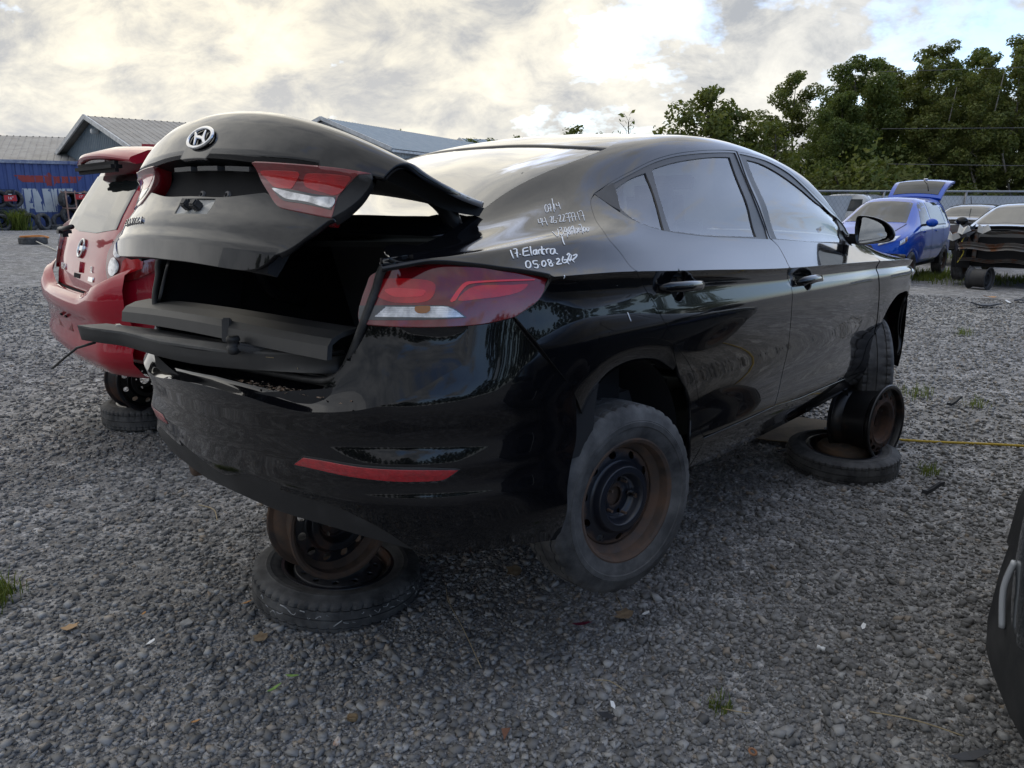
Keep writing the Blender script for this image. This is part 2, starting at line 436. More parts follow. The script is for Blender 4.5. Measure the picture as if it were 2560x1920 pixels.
# ---------- boot lid, drawn shut; u = y across, rows run from the deck front over the lip to the lower edge
EP=[(-.50,1.105,.0,.030),(-.62,1.103,.2,.050),(-.78,1.105,.55,.068),(-.885,1.108,.9,.073),(-.925,1.106,1,.072),(-.950,1.075,1,.058),(-.968,1.01,1,.03),(-.975,.9416,1,0),(-.957,.925,1,0),(-.948,.822,.95,0),(-.962,.775,.95,0),(-.966,.732,.95,0),(-.976,.7076,.95,0),(-.962,.654,.95,0)]
EU=[-.66,-.54,-.44,-.3,-.15,0,.15,.3,.44,.54,.66]
def epoint(y,r):
    x,z,s,d=r; return (x+s*(.2172*y*y+.4586*y**4)+(1-s)*.30*y*y,y,z-d*(y/.57)**2)
EV=[0,.12,.28,.385,.43,.465,.515,.57,.60,.705,.755,.80,.825,.885]
E=Net([[epoint(y,r) for r in EP] for y in EU],EU,EV,crease=(7,12))
LID=(.406,.0182,.0915,.0357)
def lidx(X):
    th,tx,tz,ro=LID;c,s=np.cos(th),np.sin(th);o=np.array([-.45,0,1.03]);Z=np.asarray(X,float)-o
    Z=np.stack([c*Z[...,0]+s*Z[...,2],Z[...,1],-s*Z[...,0]+c*Z[...,2]],-1)
    cr,sr=np.cos(ro),np.sin(ro)
    Z=np.stack([Z[...,0],cr*Z[...,1]-sr*Z[...,2],sr*Z[...,1]+cr*Z[...,2]],-1)
    return Z+o+[tx,-.003,tz]
# panel outlines (surface coordinates, metres)
DATA={
'side_panel':[[.4653,.8998,1],[.4653,.9146],[.5249,.9436],[.5743,.963],[.6182,.9853],[.6613,1.0084],[.7046,1.0399],[.7289,1.0466],[.7807,1.0213],[.8304,1.0006,1],[.8223,1.2962],[.773,1.473,1],[.7482,1.4887,1],[.7166,1.4799],[.6875,1.4411,1],[.5965,1.4557],[.4657,1.477],[.3538,1.4881,1],[.2451,1.4949],[.1285,1.4922],[.0145,1.4829],[-.1023,1.4713],[-.2339,1.4669],[-.2837,1.4697,1],[-.45,1.5],[-.8,1.52],[-1.2,1.52],[-1.6,1.5],[-2,1.46],[-2.27,1.43,1],[-2.28,1.06,1],[-2.1784,1.3759],[-2.0964,1.3357],[-2.0087,1.3082],[-1.8862,1.3112],[-1.74,1.3445],[-1.6098,1.3805],[-1.4396,1.3962],[-1.2905,1.39],[-1.1417,1.3809],[-1.1243,1.3838],[-.929,1.3699],[-.753,1.3627],[-.5924,1.3577],[-.4401,1.3493],[-.2894,1.3325],[-.1473,1.3166],[-.0351,1.298,1],[.0097,1.2728],[.0466,1.2297],[.0886,1.1557],[.1283,1.0261],[.1109,.9701],[.0979,.9107],[.0395,.8676],[-.0157,.8266],[-.0515,.7903],[-.1146,.7214],[-.1673,.6727],[-.2486,.6208],[-.3286,.5593],[-.3876,.4823],[-.4101,.4102],[-.4076,.3434],[-.435,.3071,1],[-.3764,.2121,1],[-.3345,.3077],[-.3488,.3916],[-.3454,.4478],[-.3099,.5029],[-.245,.5557],[-.1832,.62,1],[-.1357,.6895,1],[-.1066,.6997],[-.0187,.7212],[.0611,.7312],[.1592,.727],[.2491,.7062],[.3284,.6703],[.3959,.6387,1],[.4661,.7058],[.5243,.7765],[.5702,.8233,1],[.5451,.8313],[.4984,.8479],[.4732,.8673],[.4615,.8871]],
'flare_out':[[.3959,.6387],[.3284,.6703],[.2491,.7062],[.1592,.727],[.0611,.7312],[-.0187,.7212],[-.1066,.6997],[-.1353,.6901],[-.1832,.62]],
'flare_in':[[.29,.5271],[.2666,.5703],[.2344,.6023],[.1913,.6283],[.1226,.6447],[.0423,.6486],[-.0494,.639],[-.1182,.6196],[-.1975,.5847]],
'rear_door':[[-.0291,1.2919,1],[.0097,1.2728],[.0466,1.2297],[.0886,1.1557],[.1283,1.0261],[.1109,.9701],[.0979,.9107],[.0395,.8676],[-.0157,.8266],[-.0515,.7903],[-.1146,.7214],[-.1673,.6727],[-.2486,.6208],[-.3286,.5593],[-.3876,.4823],[-.4101,.4102],[-.4076,.3434],[-.413,.3309],[-.4342,.3143,1],[-.5177,.3099],[-.6951,.3093],[-.8897,.3095],[-1.0665,.3093,1],[-1.0775,.31],[-1.1647,.4161],[-1.1994,.5201],[-1.1633,.6341],[-1.1348,.723],[-1.1321,.8219],[-1.096,.8922],[-1.1234,.9434],[-1.1387,.9817],[-1.1137,1.0067],[-1.0964,1.0121,1],[-1.1072,1.0721],[-1.0982,1.1945],[-1.1171,1.3204],[-1.1258,1.3801,1],[-.929,1.3699],[-.753,1.3627],[-.5924,1.3577],[-.4401,1.3493],[-.2894,1.3325],[-.1473,1.3166]],
'rear_glass':[[-.4173,1.3167,1],[-.5612,1.3252],[-.7226,1.3316],[-.8992,1.3403],[-1.047,1.3481,1],[-1.0241,1.2343],[-1.0056,1.117],[-.9827,1.0218,1],[-.7829,1.0253],[-.5249,1.0303],[-.2961,1.0504,1],[-.3296,1.1513],[-.3733,1.2408]],
'quarter_glass':[[-.1429,1.2831,1],[-.262,1.304],[-.364,1.3101,1],[-.3446,1.2534],[-.2969,1.1549],[-.2547,1.0521,1],[-.1394,1.1052],[-.1014,1.1696],[-.0988,1.2129,1]],
'garnish':[[-.0299,1.2928,1],[-.1556,1.3097,1],[-.1363,1.2704],[-.0753,1.1851,1],[-.0496,1.2314]],
'rear_frame':[[-.0342,1.2899,1],[-.141,1.31],[-.2828,1.3256],[-.4335,1.3424],[-.5864,1.3515],[-.7458,1.3554],[-.9216,1.3628],[-1.1148,1.375,1],[-1.1099,1.2764],[-1.0962,1.1716],[-1.1063,1.0584],[-1.0824,1.006,1],[-.7644,1.0115],[-.509,1.017],[-.2949,1.0369],[-.1768,1.0664],[-.0896,1.1258],[-.0538,1.1988],[-.0382,1.244]],
'front_door':[[-1.0712,.3084,1],[-1.0775,.31],[-1.1647,.4161],[-1.1994,.5201],[-1.1633,.6341],[-1.1348,.723],[-1.1321,.8219],[-1.096,.8922],[-1.1234,.9434],[-1.1387,.9817],[-1.1137,1.0067],[-1.105,1.0121,1],[-1.1179,1.0722],[-1.1087,1.195],[-1.1274,1.3213],[-1.1383,1.3797,1],[-1.1417,1.3809],[-1.2905,1.39],[-1.4396,1.3962],[-1.6098,1.3805],[-1.74,1.3445],[-1.8862,1.3112],[-2.0087,1.3082],[-2.0964,1.3357],[-2.1784,1.3759],[-2.2581,1.0164,1],[-2.3964,.971],[-2.3745,.869],[-2.3773,.7624],[-2.4474,.6295],[-2.5009,.5254],[-2.4838,.4197],[-2.4109,.3431],[-2.3659,.2735,1],[-1.7794,.2921],[-1.3906,.2959]],
'front_glass':[[-1.2041,1.3531,1],[-1.3431,1.3531],[-1.5127,1.3333],[-1.6886,1.3003],[-1.8776,1.2657],[-2.0877,1.3225,1],[-2.0552,1.1454],[-2.0377,1.0111,1],[-1.5609,1.0072],[-1.1825,1.0141,1],[-1.1985,1.1463],[-1.1988,1.2612]],
'front_frame':[[-1.142,1.3747,1],[-1.2802,1.3802],[-1.4256,1.3829],[-1.5964,1.3653],[-1.7302,1.3296],[-1.8738,1.2905],[-1.9934,1.2762],[-2.0932,1.3193],[-2.2104,1.3541],[-2.1675,.9911,1],[-1.542,.9973],[-1.1099,1.0068,1],[-1.1217,1.089],[-1.1295,1.2322]],
'fender':[[-2.2484,1.0077,1],[-2.3808,.9645],[-2.3898,.8658],[-2.3901,.7617],[-2.4611,.6284],[-2.5151,.524],[-2.4968,.4183],[-2.4232,.3362],[-2.3843,.2708,1],[-2.3484,.3104,1],[-2.5461,.4348],[-2.6279,.5583],[-2.6867,.6178],[-2.788,.6614],[-2.9128,.6719],[-2.9987,.6729],[-3.1398,.6462],[-3.1398,.5805],[-3.1558,.493],[-3.1558,.3616],[-3.1237,.2595,1],[-3.2,.3,1],[-3.25,.6],[-3.2,.9,1],[-2.9,1.1],[-2.6,1.2],[-2.3,1.28,1]],
'sill':[[-.4386,.3048,1],[-.5186,.3042],[-.6962,.3033],[-.8909,.3032],[-1.1056,.3049],[-1.3938,.2889],[-1.784,.2844],[-2.4101,.2671,1],[-2.4411,.2432],[-2.4689,.2087,1],[-1.9,.16],[-1.2,.153],[-.7,.153],[-.3944,.2021,1]],
'bumper_side':[[.507,.8138,1],[.4407,.8187],[.3688,.8306,1],[.313,.7685],[.2579,.7035],[.1931,.6392,1],[.1482,.5838],[.1288,.4624],[.1685,.318],[.149,.1562,1],[.3225,.1859],[.4978,.191],[.6349,.1912,1],[.6665,.1923],[.7512,.2643],[.81,.2975],[.9052,.332],[1.1073,.3437],[1.0957,.3593],[1.235,.3675],[1.4049,.3718],[1.5031,.3738]],
'crease':[[.507,.8138,1],[.5066,.7857],[.513,.7485],[.5286,.7197],[.577,.6951],[.6317,.6654],[.6986,.6346],[.7834,.6119],[.8457,.6021],[.8766,.5982],[.9729,.5912],[1.0651,.5964],[1.1665,.6072],[1.2827,.6133],[1.4241,.6227]],
'b2top':[[.507,.8143,1],[.5598,.8136],[.6036,.8126],[.7077,.813],[.8052,.8152,1],[.825,.7771],[.8425,.7469],[.8587,.7127],[.8573,.7191],[.8883,.6829],[.9144,.6586],[.943,.6388],[.986,.6259],[1.0806,.6218],[1.1669,.6213],[1.3163,.6262]],
'valance_low':[[.6351,.1896],[.6826,.2],[.7794,.226],[.9397,.2472],[1.1574,.2553],[1.3017,.2699],[1.634,.2999]],
'reflector':[[1.0232,.4355,1],[.9851,.46,1],[.9154,.461],[.8332,.4577],[.7676,.4559],[.6953,.455],[.6257,.4535],[.5443,.4488,1],[.5821,.4254],[.6281,.4224],[.6998,.4221],[.7736,.425],[.8532,.4282],[.9402,.4337]],
'lamp':[[.8057,.8199,1],[.7078,.8156],[.6036,.8142],[.5069,.8164],[.4405,.8223],[.3702,.8339,1],[.343,.8449],[.296,.87],[.2485,.9105],[.2366,.9253,1],[.2413,.9352],[.3197,.9465],[.3871,.9553],[.4534,.9637],[.5201,.9699],[.587,.9732],[.6203,.9708],[.686,.9618],[.7483,.9525,1],[.7868,.9363],[.7956,.9136],[.8051,.8842],[.8123,.8442]],
'lamp_clear':[[.8106,.8628,1],[.7107,.8653],[.5792,.865],[.5553,.8621],[.5348,.8529],[.5104,.8352,1],[.5887,.8317],[.7085,.8296],[.7936,.8293],[.8095,.831,1]],
'lamp_ribs':[[.7324,.8601,1],[.6487,.8612],[.5792,.8624],[.5583,.8598],[.5393,.8516],[.5177,.8367,1],[.5886,.8357],[.6783,.8368],[.7621,.8368,1]],
'lamp_amber':[[.6487,.8618],[.6093,.8626],[.6087,.8537],[.6183,.8472],[.6363,.846],[.6484,.8513]],
'lamp_glow':[[.7765,.9085],[.7684,.9245],[.7325,.9295],[.6674,.9295],[.6128,.9246],[.5938,.914],[.597,.893],[.6123,.8774],[.649,.8709],[.7112,.8721],[.7505,.8823],[.7715,.8953]],
'lamp_glow2':[[.7394,.9009],[.714,.9063],[.666,.9051],[.6219,.901],[.6309,.8879],[.665,.8854],[.7123,.8866]],
'lamp_guide':[[.5533,.8742],[.5397,.8754],[.5234,.8949],[.5035,.9117],[.4779,.9165],[.3974,.9187],[.3024,.9183],[.2994,.9214],[.3964,.9227],[.4804,.9211],[.5091,.9184],[.5323,.9003]],
'lamp_side':[[.5306,.8765],[.5013,.9024],[.4629,.911],[.3666,.9097],[.326,.9096],[.3536,.8931],[.4037,.8842],[.4666,.8793]],
'rear_handle_px':[[-.0486,.8585],[-.3479,.8448],[-.1894,.8525],[-.1639,.9034],[-.1952,.8168]],
'front_handle_px':[[-1.1642,.8325],[-1.4843,.8127],[-1.322,.8781],[-1.3104,.7658]],
'mirror_base':[[-2.1568,1.0117],[-2.2425,1.2154]],
'pen_thin':[[[[.1779,1.348],[.1916,1.3379],[.2053,1.3198],[.2148,1.3011],[.2057,1.3025],[.192,1.3165],[.1801,1.336],[.1786,1.3473]],[[.1744,1.3369],[.1654,1.3378],[.1991,1.2934]],[[.1902,1.3148],[.1752,1.317]],[[.1334,1.3624],[.1912,1.284]],[[.154,1.3299],[.1775,1.2939]],[[.1461,1.3256],[.1557,1.3092],[.1428,1.3105]],[[.1325,1.3259],[.1586,1.2856]]],[[[.2709,1.2826],[.2874,1.2569],[.2773,1.2581]],[[.2601,1.2827],[.2894,1.2321]],[[.2573,1.2768],[.2714,1.2532],[.2603,1.2538]],[[.2455,1.2762],[.2749,1.2241]],[[.254,1.2459],[.2545,1.2438]],[[.2307,1.2642],[.2223,1.2667],[.228,1.2564],[.2517,1.2321],[.2403,1.233]],[[.214,1.2635],[.2334,1.2429],[.243,1.226],[.2371,1.222],[.2271,1.2328],[.232,1.239]],[[.2132,1.2434],[.2149,1.2389]],[[.198,1.2526],[.1878,1.2569],[.1949,1.2453],[.2203,1.2198],[.2052,1.219]],[[.1821,1.2506],[.1738,1.2508],[.1834,1.2384],[.2084,1.2153],[.1968,1.214]],[[.1684,1.2477],[.1563,1.2483],[.1914,1.1968]],[[.182,1.2272],[.1671,1.2292]],[[.1556,1.2455],[.1434,1.2462],[.1761,1.197]],[[.168,1.2246],[.1594,1.2251]],[[.1441,1.2417],[.1305,1.2419],[.1626,1.1955]],[[.1537,1.2222],[.1437,1.2222]],[[.139,1.2175],[.1403,1.2132]],[[.1158,1.2395],[.1471,1.1906]],[[.1099,1.2367],[.0946,1.2365],[.1308,1.1804]],[[.1201,1.2112],[.1044,1.2115]]],[[[.2948,1.1678],[.3211,1.0825],[.2647,1.1775]],[[.2911,1.1194],[.293,1.1131]],[[.2544,1.1813],[.2449,1.1819],[.2555,1.1655],[.2667,1.1557],[.2671,1.1372],[.2888,1.1002],[.3026,1.0923],[.2936,1.114]],[[.2361,1.1755],[.2673,1.1227],[.2473,1.1361]],[[.2302,1.1751],[.2945,1.0558]],[[.2262,1.16],[.2415,1.1426],[.2556,1.104],[.2717,1.0814],[.2638,1.1046],[.2302,1.1437],[.2171,1.166],[.2272,1.1608]],[[.203,1.1681],[.2182,1.1541],[.2254,1.1396],[.2135,1.1457],[.2009,1.1668],[.2503,1.084]],[[.2078,1.1362],[.2249,1.0897]],[[.1958,1.1377],[.2414,1.0797]],[[.1776,1.1599],[.1668,1.1611],[.2187,1.0713]],[[.2039,1.1125],[.1865,1.1218]],[[.1715,1.136],[.1985,1.0997],[.2004,1.0876],[.181,1.1093],[.1692,1.1347]],[[.1688,1.1211],[.1865,1.0943],[.1859,1.086],[.1638,1.1099],[.1623,1.122]],[[.2982,1.0954],[.3141,1.06]]]],
'pen_thick':[[[[.3098,1.0698],[.3195,1.0488],[.3284,1.0273],[.332,1.0145]]],[[[.5117,1.0302],[.5264,.9874]],[[.5029,1.0316],[.4925,1.0297],[.5134,.989]],[[.5099,1.0067],[.4994,1.009]],[[.4972,1.0019],[.4988,.9977]],[[.4758,1.0212],[.4928,.9922]],[[.4747,1.0251],[.4562,1.0278]],[[.4823,1.0081],[.4649,1.0105]],[[.4919,.992],[.4716,.9924]],[[.4466,1.0315],[.4677,.9889]],[[.4421,1.0086],[.4506,1.0057],[.4584,.9928],[.4499,.994],[.4383,1.011],[.4485,.9897]],[[.4343,1.007],[.4427,.9901]],[[.4351,1.004],[.4245,1.0081],[.4337,.9887]],[[.413,1.0212],[.4298,.9894],[.4248,.99]],[[.4262,1.0038],[.4114,1.0072]],[[.4082,1.005],[.4165,.9887]],[[.409,1.0023],[.4002,1.0066],[.3948,1.0042]],[[.3811,1.0034],[.3925,1.0024],[.4039,.987],[.3933,.9869],[.3778,1.0029],[.3862,.9884],[.3807,.9829]]],[[[.4938,.9723],[.5047,.9661],[.5139,.9513],[.5112,.9452],[.4999,.9521],[.4908,.9667],[.4938,.9723]],[[.4651,.9682],[.4786,.9688],[.4848,.9581],[.476,.957],[.4777,.9492],[.4865,.942],[.4932,.9457]],[[.47,.9536],[.4701,.9523]],[[.443,.9665],[.4546,.9618],[.4639,.9488],[.4597,.9456],[.447,.9546],[.443,.9665]],[[.4248,.9679],[.4327,.9652],[.4338,.9568],[.426,.9534],[.4317,.945],[.44,.9446],[.4375,.9522],[.4228,.9616],[.4248,.9679]],[[.4188,.955],[.419,.9533]],[[.4022,.9653],[.3906,.9675],[.3937,.9608],[.4137,.9482],[.3929,.9497]],[[.3695,.9723],[.3826,.9608],[.3854,.9514],[.3731,.9527],[.3655,.9603],[.378,.9603]],[[.3532,.9752],[.3409,.9809],[.3437,.9743],[.3668,.9556],[.3703,.9436]],[[.3402,.9786],[.3382,.9715],[.3584,.9548],[.3548,.9639]],[[.3333,.9711],[.3141,.975],[.3214,.9677],[.3481,.9562]],[[.3479,.9597],[.3439,.9486]]],[[[.423,.9016],[.4208,.8926]]],[[[.1689,.8628],[.1651,.8591]]],[[[.1264,.8073],[.1139,.7859]]]],
'lid_lamp':[[-.2653,.5819,1],[-.2884,.6312],[-.3359,.671],[-.368,.6901],[-.398,.6949],[-.4527,.6963],[-.5075,.6963],[-.5209,.6946,1],[-.5182,.6451],[-.5597,.5816],[-.5739,.5652],[-.5955,.5527,1],[-.5485,.5602],[-.4708,.5701],[-.3736,.5774]],
'lid_lampframe':[[-.5212,.6951,1],[-.5182,.6451],[-.5595,.5823],[-.5744,.5672],[-.5973,.5536,1],[-.5998,.5738],[-.5671,.6359],[-.5417,.672,1]],
'lid_clear':[[-.3285,.6486,1],[-.3997,.6478],[-.4627,.649],[-.5155,.6451,1],[-.5129,.6786,1],[-.4425,.6767],[-.3883,.6775],[-.3643,.6708]],
'lid_red1':[[-.2892,.608],[-.3472,.6],[-.4129,.595],[-.4154,.6041],[-.3974,.6374],[-.3923,.6447],[-.3406,.6462],[-.3114,.6295]],
'lid_red2':[[-.4333,.6014],[-.4442,.5948],[-.5083,.5831],[-.5533,.5786],[-.543,.5998],[-.5171,.6395],[-.4755,.6408],[-.4355,.6351],[-.4266,.6228]],
'lid_recess':[[.2928,.5849,1],[.2201,.5765],[.1005,.5686],[-.0525,.5694],[-.1751,.5762],[-.2655,.5816,1],[-.2884,.6312],[-.3086,.6625,1],[-.2617,.6701],[-.1588,.6827],[.0207,.6814],[.0529,.6734,1],[.158,.6927],[.2979,.7122]],
'lid_leftlamp':[[.2924,.5871,1],[.207,.6114],[.1135,.6299,1],[.1707,.6582],[.1771,.6836],[.0779,.6747,1],[.1594,.6916],[.301,.7107],[.3308,.7135,1],[.4724,.6641],[.4193,.6239]],
'lid_edge':[[.4125,.5862],[.2928,.5849],[.2201,.5765],[.1005,.5686],[-.0525,.5694],[-.1751,.5762],[-.2655,.5816],[-.3736,.5774],[-.4708,.5701],[-.5485,.5602],[-.5971,.5527]],
'lid_lowtop':[[.0535,.6728,1],[.0207,.6814],[-.1588,.6827],[-.2617,.6701],[-.3084,.662,1],[-.3361,.6715],[-.3683,.6907],[-.3984,.6955],[-.453,.6969],[-.5078,.6968],[-.5258,.6954,1],[-.5144,.7044],[-.4918,.7562],[-.4596,.7996],[-.4353,.8261,1]],
'lid_low':[[-.4353,.8261],[-.4182,.8456],[-.3971,.8636],[-.371,.8747],[-.3359,.8817],[-.2575,.8842],[-.1171,.8832],[.0599,.8787],[.2141,.8765],[.4998,.8545],[.4998,.826]],
'lid_plug':[[.0311,.7426,1],[.0503,.6894,1],[-.1254,.687,1],[-.1327,.7385,1]],
'emblem':[[.0706,.5394],[.0398,.4973],[-.0732,.5228],[-.0341,.5543]],
'roof_rear':[[-.2837,1.4697,1],[-.2345,1.523],[-.193,1.5996],[-.1752,1.6958],[-.1498,1.7891],[-.1182,1.8801]],
'rglass_right':[[-.2725,1.4665,1],[-.2284,1.4623],[-.0979,1.4676],[.0184,1.4795],[.132,1.4892],[.2483,1.492],[.35,1.489],[.3892,1.4895,1]],
'rglass_low':[[.3892,1.4895,1],[.4209,1.516],[.4563,1.558],[.483,1.6632],[.5022,1.7694],[.5152,1.8649]],
'gutter':[[.6875,1.4411,1],[.5965,1.4557],[.4657,1.477],[.3538,1.4881,1]],
'mirror_shell':[[-.8501,1.0352],[-.8505,1.0547],[-.8568,1.0974],[-.8829,1.1008],[-.9357,1.0923],[-.985,1.0725],[-1.0161,1.0456],[-1.0331,1.0151],[-1.0248,.9847],[-.993,.9731],[-.9347,.9651],[-.8711,.9589],[-.8559,.9843]],
'mirror_glass':[[-.8835,1.0931],[-.9254,1.0829],[-.9637,1.0651],[-.9835,1.0459],[-.9908,1.0229],[-.9842,.9923],[-.9631,.9807],[-.878,.9687],[-.8718,1],[-.8784,1.0622]]}
# ------------------------------------------------------------ wheels (axle along y, outer face towards -y)
def tyre_mesh(name,ro=.317,ri=.198,w=.195,n=156,m=None,parent=None,tread=True,worn=0.,pat='block'):
    h=w/2; d=.0075*(1-worn)
    prof=[(ri-.004,-h*.72),(ri+.010,-h*.90),(ri+.03,-h*.98),((ro+ri)/2-.012,-h*1.015),((ro+ri)/2-.009,-h*1.045),((ro+ri)/2+.006,-h*1.05),((ro+ri)/2+.009,-h*1.02),(ro-.052,-h*1.005),(ro-.049,-h*1.03),(ro-.045,-h*1.0),(ro-.026,-h*.95),(ro-.012,-h*.86),(ro-.005,-h*.74)]
    tr=[(-h*.74,0),(-h*.60,0),(-h*.56,0),(-h*.55,1),(-h*.50,1),(-h*.49,0),(-h*.20,0),(-h*.03,0),(-h*.02,1),(h*.02,1),(h*.03,0),(h*.20,0),(h*.49,0),(h*.50,1),(h*.55,1),(h*.56,0),(h*.60,0),(h*.74,0)]
    P=prof[:-1]+[(ro-.004*abs(y/h)**2-d*g,y) for y,g in tr]+[(r,-y) for r,y in prof[:-1][::-1]]
    # notch class per profile point
    V=[];F=[];k=len(P);a=len(prof)-1
    for i in range(n):
        for j,(r,y) in enumerate(P):
            ph=2*math.pi*i/n
            if tread and ro-.02<r:
                mid=abs(y)<h*.48
                if not mid and i%4==0: r-=d*(.9 if abs(y)<h*.80 else .55)
                if mid and pat=='block' and (i+(2 if y>0 else 0))%4==0 and abs(y)>h*.04: r-=d*.55
            sk=(abs(y)/h)*.06 if pat=='vee' and tread else 0
            V.append((r*math.cos(ph+sk),y,r*math.sin(ph+sk)))
    for i in range(n):
        i2=(i+1)%n
        for j in range(k-1): F.append((i*k+j,i*k+j+1,i2*k+j+1,i2*k+j))
    o=mobj(name,V,F,m or TYRE,parent,True); o.data.set_sharp_from_angle(angle=R(28)); return o
class Dish:
    """wheel disc: u,v are picture-plane coordinates, height follows the radius"""
    def __init__(s,rs,ys): s.rs,s.ys=np.array(rs),np.array(ys)
    def h(s,r):
        i=np.clip(np.searchsorted(s.rs,r)-1,0,len(s.rs)-2); t=np.clip((r-s.rs[i])/(s.rs[i+1]-s.rs[i]),0,1); t=t*t*(3-2*t)
        return s.ys[i]*(1-t)+s.ys[i+1]*t
    def __call__(s,u,v):
        u=np.atleast_1d(u);v=np.atleast_1d(v);return np.stack([u,s.h(np.hypot(u,v)),v],-1)
    def normal(s,u,v):
        e=1e-3;du=s(u+e,v)-s(u-e,v);dv=s(u,v+e)-s(u,v-e);n=np.cross(du,dv);return n/np.linalg.norm(n,axis=1,keepdims=True)
def circ(cx,cy,rx,ry=None,n=16,rot=0.):
    ry=ry or rx;c,s=math.cos(rot),math.sin(rot)
    return [(cx+rx*math.cos(t)*c-ry*math.sin(t)*s,cy+rx*math.cos(t)*s+ry*math.sin(t)*c) for t in [2*math.pi*i/n for i in range(n)]]
def rim_mesh(name,r=.203,w=.17,m=RUST,md=None,parent=None,holes=10,hr=.143,hrx=.013,hry=.017,bolts=5,dish=None,back=.06,hub=.033,step=.014,lip=.0):
    """pressed steel wheel: rolled barrel plus a dished disc with vent and bolt holes; the outer lip sits at y=-w/2"""
    h=w/2;t=.006
    prof=[(r-.014,-h+.004),(r-.004,-h-.002),(r+.006,-h),(r+.009,-h+.006),(r+.004,-h+.012),(r-.010,-h+.016),(r-.012,-h+.03),(r-.034,-h+.05),(r-.036,h-.06),(r-.014,h-.035),(r-.010,h-.014),(r+.006,h-.008),(r+.008,h),(r-.003,h+.002),(r-.016,h-.03),(r-.041,h-.06),(r-.041,-h+.055),(r-.020,-h+.034),(r-.017,-h+.014),(r-.014,-h+.004)]
    V,F=lathe(prof,64)
    dish=dish or ([0,.055,.064,.085,.108,.122,.160,.172],[.020,.020,.012,-.022,-.022,.006,.012,.028])
    D=Dish(dish[0],np.array(dish[1])-h+back)
    hl=[circ(hr*math.cos(a),hr*math.sin(a),hrx,hry,12,a) for a in [2*math.pi*(i+.5)/holes for i in range(holes)]]
    if hub: hl.append(circ(0,0,hub,n=20))
    hl+=[circ(.057*math.cos(a),.057*math.sin(a),.0075,n=8) for a in [2*math.pi*i/bolts+.5 for i in range(bolts)]]
    o=mobj(name,V,F,m,parent,True); o.data.set_sharp_from_angle(angle=R(35))
    d=panel('disc' if parent is None else name+'_disc',D,circ(0,0,r-.037,n=56),md or m,parent if parent is not None else o,step=step,flange=t,holes=hl,rings=[q for q in np.arange(.012,r-.012,.0052)],side=1 if D.normal(np.array([.01]),np.array([0.]))[0][1]<0 else -1,edge=.001)
    return o,d
# ================================================================= ground
def gz(x,y):
    x=np.asarray(x,float);y=np.asarray(y,float);t=np.clip((y-5)/13,0,1); z=-.0215*x*t*t*(3-2*t)
    near=np.clip((9-np.hypot(x,y))/6,0,1)
    for ca,sa,w,p in WAVES: z=z+near*.0032/w**.4*np.sin((x*ca+y*sa)*w+p)
    return z
_r=np.random.default_rng(3); WAVES=[(math.cos(a),math.sin(a),w,p) for a,w,p in zip(_r.uniform(0,6.28,14),_r.uniform(1.2,7,14),_r.uniform(0,6,14))]
def gravel_material():
    M=MB('gravel'); co=M.co()
    v=M.n('ShaderNodeTexVoronoi'); M.l(co,v.inputs['Vector']); v.inputs['Scale'].default_value=75; v.inputs['Randomness'].default_value=1
    v2=M.n('ShaderNodeTexVoronoi'); M.l(co,v2.inputs['Vector']); v2.inputs['Scale'].default_value=170
    sp=M.n('ShaderNodeSeparateColor'); M.l(v.outputs['Color'],sp.inputs[0])
    stone=M.ramp(sp.outputs[0],[(0.,(.14,.14,.14)),(.55,(.25,.249,.247)),(.85,(.36,.357,.35)),(1.,(.48,.47,.45))])
    warm=M.mix(M.ramp(sp.outputs[1],[(.8,0.),(1.,1.)]),stone,(.28,.245,.205))
    dirt=M.ramp(M.noise(.9,8,.7),[(.42,0.),(.62,1.)])
    fine=M.ramp(M.noise(30,5,.7),[(.3,(.155,.148,.138)),(.7,(.27,.26,.245))])
    c=M.mix(M.mix(1.,dirt,(.55,)*3,'MULTIPLY'),warm,fine)
    big=M.ramp(M.noise(.22,5,.6),[(.35,(.82,.82,.84)),(.7,(1.12,1.1,1.05))])
    c=M.mix(1.,c,big,'MULTIPLY')
    vf=M.n('ShaderNodeTexVoronoi'); M.l(co,vf.inputs['Vector']); vf.inputs['Scale'].default_value=11; sf=M.n('ShaderNodeSeparateColor'); M.l(vf.outputs['Color'],sf.inputs[0]); c=M.mix(1.,c,M.ramp(sf.outputs[0],[(0.,.70),(.6,1.),(1.,1.45)]),'MULTIPLY')
    gap=M.ramp(v.outputs['Distance'],[(.0,1.),(.75,.8),(1.,.35)])
    M.set(Base_Color=c,Roughness=.92,Specular_IOR_Level=.3)
    hgt=M.mix(.4,M.ramp(v.outputs['Distance'],[(0,1.),(.9,0.)]),M.ramp(v2.outputs['Distance'],[(0,1.),(.9,0.)]))
    M.bump(hgt,.7,.010)
    return M.m
GRAVEL=gravel_material()
def ground():
    # one sheet: fine near the camera, coarse far off
    ys=np.unique(np.concatenate([np.linspace(-300,-8,12),np.linspace(-8,1,10),np.linspace(1,7,130),np.linspace(7,20,70),np.linspace(20,60,40),np.linspace(60,900,16)]))
    xs=np.unique(np.concatenate([np.linspace(-600,-40,12),np.linspace(-40,-6,50),np.linspace(-6,6,190),np.linspace(6,40,50),np.linspace(40,600,12)]))
    X,Y=np.meshgrid(xs,ys); Z=gz(np.clip(X,-40,40),np.clip(Y,-50,60))
    V=np.stack([X,Y,Z],-1).reshape(-1,3);a,b=X.shape
    i=np.arange(a-1)[:,None]*b+np.arange(b-1)[None];F=np.stack([i,i+1,i+b+1,i+b],-1).reshape(-1,4)
    o=mobj('ground',V,F,GRAVEL); tag(o,kind='structure'); return o
ground()
